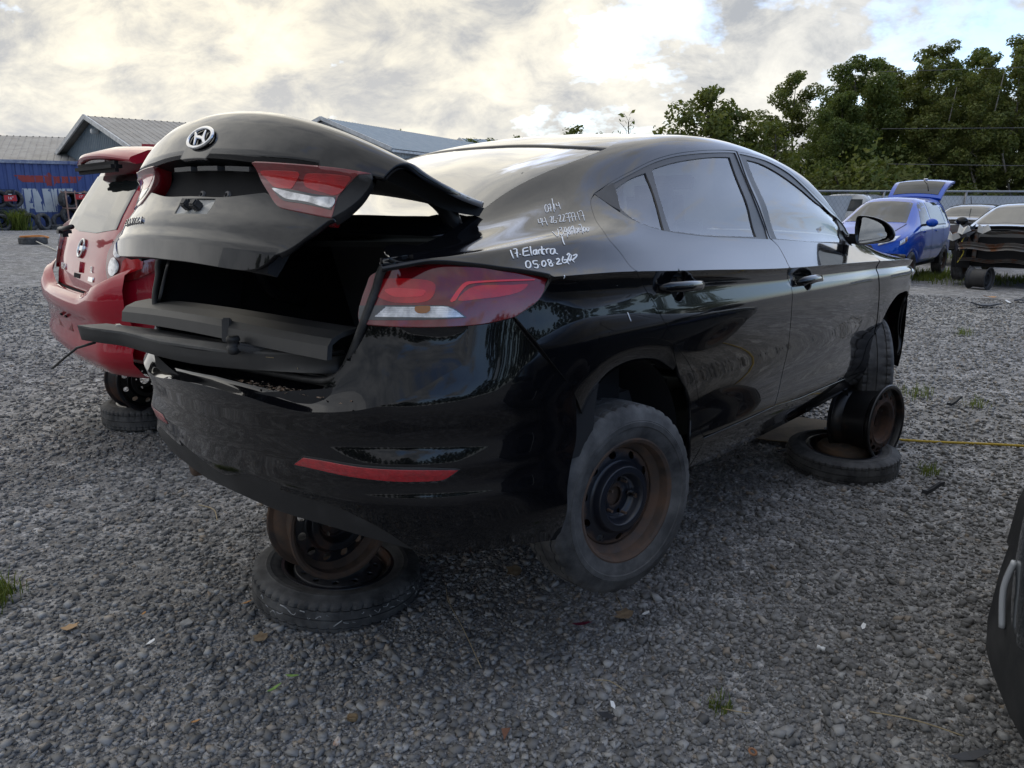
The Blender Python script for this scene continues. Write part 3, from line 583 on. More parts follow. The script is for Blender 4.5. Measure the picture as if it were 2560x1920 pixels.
# ================================================================= black sedan
M_CAR=Matrix(((0.6466873,-0.7627125,-0.0080706,-0.2565811),(0.7623915,0.6460160,0.0377165,2.8811938),(-0.0235539,-0.0305444,0.9992558,0.3178324),(0,0,0,1)))
CAR=empty('black_sedan',label='black four-door sedan on steel rims with its boot open and white writing on its pillar',cat='car',mw=M_CAR)
class LidNet:
    pass
def mir(l): return [(2*1.38-p[0],*p[1:]) for p in l]
def sag(u): return .085*np.clip((np.asarray(u)-1.38)/.6,0,1)**1.2
def sedan():
    D=DATA; P=CAR
    def both(n,pts,m,**k): return panel(n,A,pts,m,P,mirror=True,lines=(.2045,.2055,.8735,.8985,.9005),**k)
    st=.028
    both('side_panel',D['side_panel'],BLACK,step=st)
    rd=both('rear_door',shrink(D['rear_door'],.0028),BLACK,step=st,holes=[hole_handle(D,'rear'),shrink(D['rear_frame'],.004)])
    fd=both('front_door',shrink(D['front_door'],.0028),BLACK,step=st,holes=[hole_handle(D,'front'),shrink(D['front_frame'],.004)])
    for k,(d,gl,fr) in enumerate(((rd,('rear_glass','quarter_glass'),'rear_frame'),(fd,('front_glass',),'front_frame'))):
        for s in (0,1):
            holes=[shrink(D[g],-.002) for g in gl]
            o=panel('window_frame',A,D[fr],TRIM,d[s],off=-.004,step=.05,holes=holes,mirror=True); keep(o,s)
            for g in gl:
                o=panel('window',A,shrink(D[g],-.006),GLASS,d[s],off=-.009,step=.05,flange=0,mirror=True); keep(o,s)
            if k==0:
                o=panel('quarter_garnish',A,D['garnish'],PLASTIC,d[s],off=.001,step=.05,mirror=True); keep(o,s)
            # belt moulding
            fpts=D[fr]; ii=[i for i,p in enumerate(fpts) if len(p)>2]
    both('fender',D['fender'],BLACK,step=st)
    both('sill',D['sill'],BLACK,step=st,off=-.002)
    # flared lip of the rear wheel arch
    fo=spline(D_uv('flare_out'),6);fi=spline(D_uv('flare_in'),6);n=min(len(fo),len(fi));rows=[]
    for t in np.linspace(0,1,7):
        q=fo[:n]*(1-t)+fi[:n]*t; nn=-A.normal(q[:,0],q[:,1]); rows.append(A(q[:,0],q[:,1])+nn*(-.002-.013*t**1.3+.004*math.sin(math.pi*t)))
    r0=rows[-1]; rows.append(r0+[0,.006,.004]); rows.append(r0+[0,.05,.006])
    loft('arch_lip',rows,BLACK,P,mirror=True)
    for x0,z0,rr in ((.01,.27,.375),(2.68,.28,.375)):       # wheel-arch liners
        rows=[[(x0+rr*math.cos(a),y,z0+rr*math.sin(a)) for a in np.linspace(-.45,math.pi+.45,25)] for y in (-.80,-.60,-.56)]
        rows.append([(x0,-.56,z0)]*25); loft('arch_liner',rows,DARK,P,mirror=True)
    # roof skin, glass, bonnet, windscreen (right half grids are joined with their mirror)
    def top(name,m,x0,x1,v0,v1,nu,nv,rear=None,off=0,parent=P):
        us=np.linspace(-x0,-x1,nu);vs=np.linspace(v0,v1,nv);V=[];
        for v in vs:
            for t in ([0]+list(np.linspace(.004,1,nu-1)) if rear is not None else np.linspace(0,1,nu)):
                lo=-x1 if rear is None else np.interp(v,rear[0],rear[1])
                u=lo*(1-t)+(-x0)*t
                p=A(u,v)[0]+(-A.normal(u,v)[0])*(off-(.011 if rear is not None and t==0 else 0)); V.append(p)
        V=np.array(V).reshape(nv,nu,3); full=np.concatenate([V,V[-2::-1]*[1,-1,1]],0)
        return loft(name,full,m,parent)
    rr=D['roof_rear']; rv=[p[1] for p in rr]+[2.04]; ru=[p[0] for p in rr]+[-.10]
    top('roof',BLACK,1.50,0,1.475,2.04,40,18,off=-.0025,rear=(rv,[u+.012 for u in ru]))
    top('windscreen',GLASS,2.38,1.53,1.47,2.04,18,14,off=-.004)
    top('bonnet',BLACK,3.33,2.36,1.30,2.04,24,14)
    # rear window: bounded by the pillar edge and its lower edge
    gr=D['rglass_right']; gl=D['rglass_low']
    out=[p[:2] for p in gr]+[p[:2] for p in gl[1:]]
    out=[(u,min(v,2.03)) for u,v in out]
    half=[(gr[0][0]-.03,gr[0][1],1)]+[tuple(p[:2]) for p in gr[1:-1]]+[(gr[-1][0],gr[-1][1],1)]+[tuple(p[:2]) for p in gl[1:-1]]+[(.53,2.04,1),(-.14,2.04,1),(-.155,1.88)]+[(p[0]-.035,p[1]) for p in rr[-2:0:-1]]
    panel('rear_window',A,half,GLASS2,P,off=-.006,step=.04,flange=0,mirror=True)
    band=[(u,v) for u,v in [(p[0],p[1]) for p in gr]]; 
    # dark ceramic border under the glass edge
    inn=[(u-.0 if i==0 else u,v+.10) for i,(u,v) in enumerate(band)]
    q0=spline(band,5);q1=spline(inn,5)
    loft('window_border',[A(q[:,0],q[:,1])+A.normal(q[:,0],q[:,1])*.012 for q in (q0-[0,.012],q1)],DARK,P,mirror=True)
    q0=spline([(p[0],min(p[1],2.04)) for p in gl]+[(.53,2.04)],5)
    loft('window_border',[A(q0[:,0]-d,q0[:,1])+A.normal(q0[:,0]-d,q0[:,1])*.012 for d in (0.,.05)],DARK,P,mirror=True)
    # panel below the glass (boot gutter) and black gutter along the quarter
    q=np.array([(p[0],min(p[1],2.04)) for p in gl]+[(.53,2.04)]);q=spline(q,6)
    p0=A(q[:,0],q[:,1]);rows=[p0+A.normal(q[:,0],q[:,1])*o for o in (.010,)]
    rows+= [rows[0]+[-.012,0,-.006],rows[0]+[-.03,0,-.03],rows[0]+[-.05,0,-.03],rows[0]+[-.06,0,-.02],rows[0]+[-.07,0,-.05]]
    loft('boot_gutter',rows,BLACK,P,mirror=True)
    g=spline(D_uv('gutter')+[(.385,1.495)],8); n=-A.normal(g[:,0],g[:,1]); p0=A(g[:,0],g[:,1])-n*.006
    rows=[p0,p0+[0,.006,-.02],p0+[0,.03,-.03],p0+[0,.045,-.022],p0+[0,.05,-.06]]
    loft('quarter_gutter',rows,BLACK,P,mirror=True)
    # ---------------- bumper: lower face, tilted shoulder, ledge, lower valance
    C2=1.38
    cr=[p for p in D['crease'] if p[0]<1.30]; cr=[(p[0],p[1]) for p in cr]+[(C2,.6155)]
    low=[p for p in D['bumper_side'] if True]
    k=next(i for i,p in enumerate(low) if len(p)>2 and abs(p[0]-.6351)<.03 and p[1]<.3)
    right=[tuple(p) for p in low]; lowedge=[p for p in right[k:] if p[0]<C2-.06]
    outline=[right[0]]+right[1:k]+[right[k]]+lowedge[1:]+[(C2,VAL_TOP)]
    face=outline+[q for q in mir(outline[:-1])[::-1]]
    face=[(p[0],p[1]+sag(p[0])*float(p[1]<.36),*p[2:]) for p in face]
    crl=[tuple(p) for p in cr[1:-1]]
    face=face+[(2*C2-u,v) for u,v in crl]+[(C2,.6155)]+crl[::-1]
    bump=panel('rear_bumper',B,face,BLACK,P,step=.03)
    # shoulder between crease and lamp / boot opening
    crf=spline(cr,5)
    bt=[(p[0],p[1]) for p in D['b2top']]; bt=[bt[0],bt[1],bt[2],bt[3],bt[4],bt[5],bt[6],(.858,.715),(.888,.683),(.9135,.659),(.9416,.641),(.9843,.630),(1.078,.628),(1.20,.632),(C2,.637)]
    btf=spline(bt,5)
    a=resample(B(crf[:,0],crf[:,1]),60); b_=resample(B(btf[:,0],btf[:,1]),60)
    # let the upper edge lie further in towards the boot
    dep=np.interp(np.linspace(0,1,60),[0,.3,.45,.6,1],[.0,.004,.016,.03,.034]); b_=b_+np.stack([dep,0*dep,0*dep],1)
    rows=[a*(1-t)+b_*t+np.array([.010,0,0])*math.sin(math.pi*t)*.8 for t in np.linspace(0,1,9)]
    led=b_.copy(); rows2=[b_+[.004,0,-.004],b_+[.012,0,-.016]]
    full=[np.concatenate([r,(r*[1,-1,1])[-2::-1]]) for r in rows]
    loft('bumper_shoulder',full,BLACK,bump)
    # ledge + stepped sill behind it
    prof=[(0,0,0),(.012,0,-.012),(.045,0,-.010),(.085,0,-.008),(.092,0,.004),(.105,0,.006),(.112,0,-.006),(.125,0,.012),(.14,0,.03)]
    m0=38; e=b_[m0-4:]; rows=[]
    for d in prof: rows.append(e+np.array(d))
    full=[np.concatenate([r,(r*[1,-1,1])[-2::-1]]) for r in rows]
    loft('boot_sill',full,BLACK,P)
    # lower valance in matt plastic
    vu=np.array([p[0] for p in lowedge]+[C2]);vv=np.array([p[1] for p in lowedge]+[VAL_TOP]); o=np.argsort(vu);vu,vv=vu[o],vv[o]
    vl=[(p[0],p[1]) for p in D['valance_low'] if p[0]<1.30]+[(C2,.275)];lu=np.array([p[0] for p in vl]);lv=np.array([p[1] for p in vl])
    vh=[(lowedge[0][0],lowedge[0][1]-.004,1)]+[(u,v-.003) for u,v in [(p[0],p[1]) for p in lowedge[1:]]]+[(C2,VAL_TOP-.003)]
    vh=vh+[(2*C2-u,v+sag(2*C2-u)) for u,v,*_ in vh[-2:0:-1]]+[(2*C2-vh[0][0],vh[0][1]+sag(2*C2-vh[0][0])+.002,1)]
    vb=[(u,v) for u,v in vl[1:]]; vh=vh+[(2*C2-u,v+sag(2*C2-u)) for u,v in vb[:-1]]+vb[::-1]
    panel('valance',B,vh,PLASTIC,bump,off=-.004,step=.03,flange=.05)
    for s in (0,1):
        w=D['reflector'] if s==0 else mir(D['reflector'])[::-1]
        panel('reflector',B,w,REDBAR2,bump,off=.002,step=.02,flange=.006)
        panel('reflector_surround',B,grow(w,.006),PLASTIC,bump,off=.0006,step=.02,flange=.004)
    # ---------------- tail lamps
    for s in (0,1):
        f=(lambda q:q) if s==0 else (lambda q:mir(q)[::-1])
        if s==1:
            panel('empty_lamp_opening',B,f(D['lamp']),TRIM,P,off=-.004,step=.03,flange=.01); continue
        lamp=panel('tail_lamp',B,f(D['lamp']),REDLENS,P,off=.006,step=.022,flange=.014,edge=.004)
        kw=dict(step=.015,flange=.0012,edge=.0005)
        panel('bulb_chamber',B,f(D['lamp_glow']),REDGLOW,lamp,off=.0072,**kw)
        panel('bulb_glow',B,f(D['lamp_glow2']),REDBAR,lamp,off=.0080,**kw)
        panel('side_chamber',B,f(D['lamp_side']),REDGLOW,lamp,off=.0072,**kw)
        panel('light_guide',B,f(D['lamp_guide']),REDBAR,lamp,off=.0082,**kw)
        panel('clear_section',B,f(D['lamp_clear']),SMOKE,lamp,off=.0072,**kw)
        # ribbed reflector bars
        q=D_uv('lamp_ribs'); u0=min(p[0] for p in q);u1=max(p[0] for p in q)
        poly=np.array([p[:2] for p in q])
        for k in range(5):
            v=np.interp(k,[0,4],[min(p[1] for p in q)+.003,max(p[1] for p in q)-.003]); us=np.linspace(u0,u1,200); i=inside(poly,np.stack([us,us*0+v],1))
            if not i.any(): continue
            a,b=us[i].min(),us[i].max(); w=[(a,v-.0018),(b,v-.0018),(b,v+.0018),(a,v+.0018)]
            panel('reflector_rib',B,f([(x,y,1) for x,y in w]),CLEAR,lamp,off=.0085,step=.02,flange=.003,edge=.001)
        panel('clear_reflector',B,f(D['lamp_ribs']),CLEAR,lamp,off=.0078,**kw)
        panel('bulb',B,f(D['lamp_amber']),AMBER,lamp,off=.0098,step=.012,flange=.004,edge=.002)
    # dark backing behind lamps, bumper seams and doors
    for s in (0,1):
        f=(lambda q:q) if s==0 else (lambda q:mir(q)[::-1])
        panel('inner_panel',B,f([(.02,.40,1),(.02,.95,1),(.60,.99,1),(.775,.965,1),(.81,.815,1),(.9,.66,1),(1.3,.60,1),(1.379,.58,1),(1.379,.42,1),(.6,.40,1)]),DARK,P,off=-.02,step=.06,flange=0)
    both('inner_panel',[(-2.6,.2,1),(-2.3,.2,1),(-.40,.2,1),(-.42,.5),(-.30,.70),(0,.78),(.25,.72,1),(.25,.94,1),(.45,1.0,1),(.66,1.10,1),(.74,1.25,1),(.72,1.40,1),(.45,1.44,1),(.10,1.20,1),(-.2,1.05),(-.6,1.0,1),(-2.3,1.0,1),(-2.6,1.0,1)],DARK,off=-.03,step=.08,flange=0)
    # ---------------- boot cavity and its rubber seal
    bm=bmesh.new(); box(bm,(-.26,0,.30),(.9,1.1,.02)); box(bm,(.2,0,.62),(.03,1.30,.8)); box(bm,(-.22,-.66,.62),(.8,.03,.62)); box(bm,(-.22,.66,.62),(.8,.03,.62)); box(bm,(-.78,0,.47),(.05,.9,.33))
    bmobj('boot_lining',bm,DARK,P)
    seal=[(-.50,-.575,1.03),(-.66,-.585,1.0),(-.775,-.59,.965),(-.80,-.575,.90),(-.825,-.56,.83),(-.838,-.53,.76),(-.842,-.49,.70),(-.842,-.44,.668),(-.842,-.36,.655),(-.85,-.2,.655),(-.855,0,.655)]
    sp=spline(seal,6); sp=np.concatenate([sp,(sp*[1,-1,1])[-2::-1]]); V,F=tube(sp,.011,8); mobj('boot_seal',V,F,RUBBER,P)
    k=len(sp)//2-12; loft('boot_jamb',[sp[:k]+[-.006,-.006,0],sp[:k]+[.02,0,0],sp[:k]+[.35,-.05,-.03]],DARK,P,mirror=True)
    # boot sill trim with grip ridges
    bm=bmesh.new(); box(bm,(-.78,0,.655),(.09,.98,.05)); bevel(bm,.015,2)
    sill=bmobj('sill_trim',bm,mat('worn_sill_trim',(.045,.045,.044),.7,c2=(.14,.135,.12),scale=9),P,35)
    for i in range(22):
        y=-.42+i*.04; 
        bm=bmesh.new(); beam(bm,(-.815,y,.682),(-.75,y-.015,.683),.006,.006); bmobj('grip_ridge',bm,DARK,sill)
    # ---------------- boot lid
    lid=lid_build(D,P)
    # ---------------- handles
    for kind,u0,u1,v,d in (('rear',-.335,-.055,.853,rd),('front',-1.47,-1.19,.826,fd)):
        pth=[]
        us=np.linspace(u0,u1,17); p=A(us,us*0+v); n=-A.normal(us,us*0+v)
        lift=.006+.030*np.sin(np.linspace(0,math.pi,17))**.45; p=p+n*lift[:,None]
        V,F=tube(p,np.interp(np.linspace(0,1,17),[0,.12,.5,.88,1],[.009,.016,.0175,.016,.009]),12,flat=(n,.55))
        for s in (0,1): mobj('door_handle',np.array(V)*[1,1-2*s,1],F if s==0 else [q[::-1] for q in F],BLACK,d[s])
        h=hole_handle(D,kind); c=np.mean([q[:2] for q in h],0); hp=loop2d(h,.012); rows=[]
        for t,o in ((1,0),(.97,-.008),(.85,-.026),(.55,-.036),(.02,-.038)):
            q=c+(hp-c)*t; rows.append(A(q[:,0],q[:,1])-A.normal(q[:,0],q[:,1])*o)
        for s in (0,1):
            r=np.array(rows)*[1,1-2*s,1]; loft('handle_recess',r if s==0 else r[:,::-1],BLACK,d[s],closed=True)
    # ---------------- door mirrors
    sh=np.array(DATA['mirror_shell']);gl=np.array(DATA['mirror_glass']); c=sh.mean(0)
    lp=loop2d([tuple(p) for p in sh],.012); 
    for s in (1,-1):
        rows=[]
        for x,k,sx in ((2.072,.80,0),(2.062,.955,0),(2.060,1.0,0),(2.075,1.03,0),(2.11,1.0,.004),(2.15,.86,.012),(2.185,.58,.022),(2.20,.02,.03)):
            q=c+(lp-c)*k; rows.append([(x,(y+sx)*s,z) for y,z in q])
        r=np.array(rows); mm=loft('door_mirror',r if s==1 else r[:,::-1],BLACK,P,closed=True)
        g=loop2d([tuple(p) for p in gl],.01); F=[tuple(range(len(g)))[::s]]
        mobj('mirror_glass',[(2.066,y*s,z) for y,z in g],F,MIRROR,mm)
        e=loop2d([tuple(p) for p in circ(-.985,1.008,.018,.018,16)],.01); mobj('blind_spot_mirror',[(2.0655-.004*math.cos(0),y*s,z) for y,z in e],[tuple(range(len(e)))[::s]],MIRROR,mm)
        bm=bmesh.new(); beam(bm,(2.13,-.80*s,.99),(2.11,-.88*s,.985),.07,.05); bevel(bm,.015,2); bmobj('mirror_foot',bm,TRIM,mm,40)
    both('mirror_sail',[(-2.08,1.16,1),(-2.30,1.02,1),(-2.16,1.005,1)],PLASTIC,off=.002,step=.06)
    # ---------------- front bumper and lamps (turned away from the picture)
    rows=[]
    for z,o in ((.18,-.05),(.26,0.),(.42,.03),(.58,.03),(.72,.0),(.82,-.05),(.88,-.12)):
        y=np.linspace(-1,1,25); rows.append([(3.58+o-.30*abs(t)**3.2-.05*t*t,t*.84,z) for t in y])
    fb=loft('front_bumper',rows,BLACK,P)
    for s in (1,-1):
        bm=bmesh.new(); bmesh.ops.create_uvsphere(bm,u_segments=16,v_segments=10,radius=1); bmesh.ops.scale(bm,vec=(.22,.10,.06),verts=bm.verts); bmesh.ops.rotate(bm,cent=(0,0,0),matrix=Matrix.Rotation(-.6*s,3,'Z'),verts=bm.verts); bmesh.ops.translate(bm,vec=(3.30,-.68*s,.76),verts=bm.verts)
        bmobj('headlight',bm,CLEAR,P,True)
    # ---------------- underside and cabin
    bm=bmesh.new(); box(bm,(1.45,0,.25),(3.5,1.10,.06)); box(bm,(1.35,0,.22),(1.9,1.58,.05)); bmobj('underbody',bm,DARK,P)
    bm=bmesh.new(); V,F=tube([(-.85,.35,.27),(-.4,.35,.24),(.1,.30,.30),(.6,.1,.22),(2.0,.05,.2)],.03,10); mobj('exhaust_pipe',V,F,RUST,P)
    bm=bmesh.new(); beam(bm,(.01,-.68,.20),(.01,.68,.20),.09,.07); beam(bm,(0,-.55,.2),(.5,-.5,.24),.05,.06); beam(bm,(0,.55,.2),(.5,.5,.24),.05,.06); bmobj('rear_axle',bm,RUST,P)
    for s in (1,-1):
        V,F=tube([(.03,-.60*s,.2),(.03,-.60*s,.62)],.035,10); mobj('shock_absorber',V,F,mat('dusty_damper',(.05,.045,.04),.9),P)
    SEAT=mat('seat_fabric',(.05,.05,.054),.85,bump=.2,bscale=400)
    for x,ys in ((1.25,(-.38,.38)),(.28,(0,))):
        for y in ys:
            w=.50 if ys!=(0,) else 1.25
            bm=bmesh.new(); box(bm,(x+.12,y,.44),(.52,w,.16)); bevel(bm,.05,3); seat=bmobj('seat',bm,SEAT,P,60)
            bm=bmesh.new(); box(bm,(x-.22,y,.78),(.14,w,.62),Matrix.Rotation(-.30,3,'Y')); bevel(bm,.055,4); bmobj('backrest',bm,SEAT,seat,60)
            for hy in ((y,) if w<1 else (y-.38,y+.38)):
                bm=bmesh.new(); box(bm,(x-.345,hy,1.13),(.10,.27,.20),Matrix.Rotation(-.25,3,'Y')); bevel(bm,.045,4); bmobj('head_restraint',bm,SEAT,seat,60)
    bm=bmesh.new(); box(bm,(2.22,0,.80),(.50,1.44,.26)); bevel(bm,.08,3); bmobj('dashboard',bm,PLASTIC,P,60)
    bm=bmesh.new(); box(bm,(.0,0,1.0),(.42,1.2,.02)); bmobj('parcel_shelf',bm,DARK,P)
    bm=bmesh.new(); box(bm,(1.2,0,.27),(2.2,1.5,.02)); bmobj('cabin_floor',bm,DARK,P)
    V,F=tube([(1.86+.09*math.sin(a)*.35,.38+.185*math.cos(a),.90+.185*math.sin(a)) for a in np.linspace(0,2*math.pi,28,endpoint=False)],.014,8,True); mobj('steering_wheel',V,F,PLASTIC,P)
    bm=bmesh.new(); box(bm,(1.72,0,1.285),(.03,.25,.075),Matrix.Rotation(.15,3,'Z')); bevel(bm,.012,2); im=bmobj('interior_mirror',bm,PLASTIC,P,40)
    top('headliner',mat('headliner_cloth',(.20,.20,.195),.95),1.45,.35,1.49,2.04,14,10,off=-.035)
    # ---------------- marker writing
    def pen(lines,r,name):
        V=[];F=[]
        for s in lines:
            q=np.array([p[:2] for p in s],float); q=spline(q,5) if len(q)>2 else resample(q,5)
            n=-A.normal(q[:,0],q[:,1]); p=A(q[:,0],q[:,1])+n*.0012
            v,f=tube(p,r,6,flat=(n,.25)); o=len(V); V+=list(v); F+=[tuple(i+o for i in t) for t in f]
        return mobj(name,V,F,WHITEPEN,P)
    for l in D['pen_thin']: pen(l,.0012,'marker_writing')
    for k,l in enumerate(D['pen_thick']): pen(l,.0023,'marker_writing' if k in (1,2) else 'marker_dash')
    # ---------------- wheels: the near ones hang low on their springs
    for x,y,z,rot,st_ in ((-.055,-.800,.213,0,R(-12)),(.035,.805,.205,math.pi,0),(2.70,-.775,.215,0,R(27)),(2.70,.775,.215,math.pi,R(27))):
        w=empty('wheel'); w.parent=P; w.location=(x,y,z); w.scale=(.965,)*3 if x<1 else (1,1,1); w.rotation_euler=(0,.5,rot+st_)
        tyre_mesh('tyre',parent=w,w=.185)
        rb,rd_=rim_mesh('rim',m=RUST,md=RIMDISC,w=.165,r=.207,hr=.146,parent=w,back=.045,step=.011,dish=([0,.040,.062,.068,.088,.108,.122,.160,.172],[.020,.018,.016,.008,-.028,-.026,.006,.014,.030]))
        for i in range(5):
            a=2*math.pi*i/5+.5; bm=bmesh.new(); bmesh.ops.create_cone(bm,cap_ends=True,segments=6 if i==0 else 10,radius1=.011 if i==0 else .005,radius2=.009 if i==0 else .0045,depth=.03 if i==0 else .022,matrix=Matrix.Translation((.057*math.cos(a),-.045,.057*math.sin(a)))@Matrix.Rotation(math.pi/2,4,'X'))
            bmobj('wheel_nut' if i==0 else 'stud',bm,CHROME if i==0 else RUST,w)
        V,F=lathe([(0,.0),(.10,.0),(.125,.02),(.125,.09),(0,.09)],28); mobj('brake_drum',V,F,RUST,w)
VAL_TOP=.338
def rim_disc_material():
    M=MB('black_rim_disc'); co=M.co(); s=M.n('ShaderNodeSeparateXYZ'); M.l(co,s.inputs[0]); v=M.n('ShaderNodeCombineXYZ'); M.l(s.outputs[0],v.inputs[0]); M.l(s.outputs[2],v.inputs[1]); l=M.n('ShaderNodeVectorMath',operation='LENGTH'); M.l(v.outputs[0],l.inputs[0])
    n=M.noise(16,6,.65); a=M.n('ShaderNodeMath',operation='MULTIPLY_ADD'); M.l(n,a.inputs[0]); a.inputs[1].default_value=.07; M.l(l.outputs['Value'],a.inputs[2])
    f=M.ramp(a.outputs[0],[(.060,1.),(.078,0.),(.176,0.),(.192,1.)]); M.set(Base_Color=M.mix(f,(.012,.014,.020),M.mix(M.noise(25,5,.6),(.04,.027,.02),(.12,.068,.042))),Metallic=0.); r=M.n('ShaderNodeMapRange'); r.inputs[3].default_value=.3; r.inputs[4].default_value=.9; M.l(f,r.inputs[0]); M.l(r.outputs[0],M.b.inputs['Roughness']); return M.m
RIMDISC=rim_disc_material()
MIRROR=mat('mirror_silver',(.82,.84,.85),.01,metal=1.)
REDBAR2=mat('red_reflex',(.42,.010,.018),.22,coat=1.,c2=(.30,.008,.014),scale=60,bump=.3,bscale=500)
GLASS2=glass('rear_window_glass',(.35,.40,.39),1.5,2.4)
def D_uv(n): return [(p[0],p[1]) for p in DATA[n]]
def keep(objs,s):
    o=objs[1-s]; me=o.data; bpy.data.objects.remove(o); bpy.data.meshes.remove(me)
def shrink(pts,d):
    P=np.array([p[:2] for p in pts],float);k=len(P);a=.5*sum(P[i-1][0]*P[i][1]-P[i][0]*P[i-1][1] for i in range(k));s=1 if a>0 else -1
    out=[]
    for i in range(k):
        t1=P[i]-P[i-1];t2=P[(i+1)%k]-P[i];t1/=max(np.linalg.norm(t1),1e-9);t2/=max(np.linalg.norm(t2),1e-9)
        n=np.array([-t1[1]-t2[1],t1[0]+t2[0]]);l=np.linalg.norm(n); n=n/max(l,.4)
        out.append((*(P[i]+s*n*d),*pts[i][2:]))
    return out
def grow(p,d): return shrink(p,-d)
def resample(p,n):
    p=np.array(p,float);s=np.r_[0,np.cumsum(np.linalg.norm(np.diff(p,axis=0),axis=1))];t=np.linspace(0,s[-1],n)
    return np.stack([np.interp(t,s,p[:,i]) for i in range(p.shape[1])],1)
def hole_handle(D,kind):
    u,v=(-.185,.858) if kind=='rear' else (-1.32,.822)
    return circ(u,v,.052,.044,14)
def lid_build(D,P):
    def pe(n,pts,m,par,**k): return panel(n,E,pts,m,par,xf=lidx,side=1,**k)
    W_=.62
    ed=[(u,v) for u,v in D_uv('lid_edge') if u<.3]; r_=[(u,v) for u,v in ed if u<0.05]; r_=sorted(r_,key=lambda q:q[0])
    edge=[(-W_,.55)]+[q for q in r_ if q[0]>-.60]+[(0,.5685)]
    full=edge+[(-u,v) for u,v in edge[:-1][::-1]]
    upper=[(-.57,.02,1)]+[(-.605,.14),(-.635,.26),(-.635,.40)]+[(-W_,.55,1)]+full[1:-1]+[(W_,.55,1),(.635,.40),(.635,.26),(.605,.14),(.57,.02,1),(.3,.0),(0,-.01),(-.3,0.)]
    lid=pe('boot_lid',upper,BLACK,P,step=.03,flange=.018,edge=.004)
    # lower skin
    lt=D['lid_lowtop']; half=[tuple(p) for p in lt]; lo=[tuple(p) for p in D['lid_low'] if p[0]<-.05]
    # right half outline from the recess corner round the lamp to the lower lip
    i4=next(i for i,p in enumerate(half) if p[0]<-.28)
    rt=[p for p in half[i4:]]
    edgev=[(p[0],p[1]) for p in lo]
    right=[(*rt[0][:2],1)]+[p for p in rt[1:]]+edgev[1:]
    top=[(0,.683),(-.16,.682)]
    outl=[(0,.683)]+[(-.16,.682)]+right+[(0,.884)]
    outl=outl+[(-p[0],*p[1:]) for p in right[::-1]]+[(.16,.682)]
    hole=[(p[0],p[1],1) for p in D['lid_plug']]
    low=pe('lower_skin',outl,BLACK,lid,step=.026,flange=.018,holes=[hole],edge=.003)
    # number-plate socket plug: recessed pocket with two black buffers
    hp=loop2d(hole,.01); c=hp.mean(0); rows=[]
    for t,o in ((1,0),(.985,-.004),(.93,-.008),(.02,-.008)):
        q=c+(hp-c)*t; rows.append(lidx(E(q[:,0],q[:,1])+E.normal(q[:,0],q[:,1])*o))
    loft('plug_pocket',rows,mat('bare_pocket',(.42,.42,.40),.3,c2=(.55,.54,.50),scale=12),lid,closed=True)
    for du in (-.018,.030):
        q=E(c[0]+du,c[1])[0]; n=E.normal(c[0]+du,c[1])[0]; a=lidx(q-n*.008);b=lidx(q+n*.02)
        bm=bmesh.new(); beam(bm,a,b,.026,.024); bevel(bm,.004,2); bmobj('rubber_buffer',bm,PLASTIC,lid,40)
    # recess between the lamps
    def pt(u,x,z): return lidx(np.array([x+.2172*u*u+.4586*u**4,u,z]))
    us=np.linspace(-.34,.34,30); rows=[]
    eu=np.array([q[0] for q in full]);ev=np.array([q[1] for q in full]); o=np.argsort(eu);ez=np.interp(us,eu[o],ev[o])
    e0=lidx(E(us,ez)+E.normal(us,ez)*-.002)
    low_v=np.interp(np.abs(us),[0,.05,.16,.26,.31,.34],[.683,.683,.682,.670,.664,.68]); l0=lidx(E(us,low_v))
    RC=mat('dirty_recess_plastic',(.012,.012,.012),.6,c2=(.075,.072,.068),scale=26,lo=.5,hi=.72,bump=.3,bscale=200)
    def col(a,x,z): return np.array([pt(u,x,z) for u in us])
    A1=col(us,-.905,.945);A2=col(us,-.885,.915);A3=col(us,-.898,.835)
    loft('recess_roof',[e0,(e0*.5+A1*.5),A1,A2],TRIM,lid)
    loft('recess_wall',[A2,(A2+A3)/2,A3,l0],RC,lid)
    for u in (-.10,.03):            # two bare screw bosses
        bm=bmesh.new(); q=Vector(pt(u,-.888,.868)); d=Vector(lidx(np.array([-1.,0,0]))-lidx(np.zeros(3))).normalized()
        bmesh.ops.create_cone(bm,cap_ends=True,segments=16,radius1=.014,radius2=.011,depth=.012,matrix=Matrix.Translation(q+d*.012)@d.to_track_quat('Z','Y').to_matrix().to_4x4())
        bo=bmobj('screw_boss',bm,mat('dusty_boss',(.20,.19,.18),.8),lid)
        bm=bmesh.new(); bmesh.ops.create_cone(bm,cap_ends=True,segments=12,radius1=.005,radius2=.005,depth=.014,matrix=Matrix.Translation(q+d*.014)@d.to_track_quat('Z','Y').to_matrix().to_4x4()); bmobj('screw_hole',bm,DARK,lid)
    for u in (-.19,-.055,.08):      # number-plate lamp housings under the overhang
        a=Vector(pt(u-.05,-.935,.930));b=Vector(pt(u+.05,-.935,.930)); bm=bmesh.new(); beam(bm,a,b,.045,.012); bmobj('plate_lamp',bm,mat('grey_plastic_lamp',(.045,.045,.045),.5),lid)
    # lamps in the lid
    for s in (1,-1):
        f=(lambda q:q) if s==1 else (lambda q:[(-p[0],*p[1:]) for p in q][::-1])
        lamp=pe('lid_lamp',f(D['lid_lamp']),REDLENS,lid,off=.005,step=.02,flange=.05,edge=.004)
        pe('lamp_frame',f(D['lid_lampframe']),PLASTIC,lid,off=.003,step=.02,flange=.04)
        kw=dict(step=.014,flange=.0012,edge=.0005)
        for n in ('lid_red1','lid_red2'): pe('bulb_chamber',f(D[n]),REDGLOW,lamp,off=.0062,**kw)
        pe('clear_section',f(D['lid_clear']),SMOKE,lamp,off=.0062,**kw)
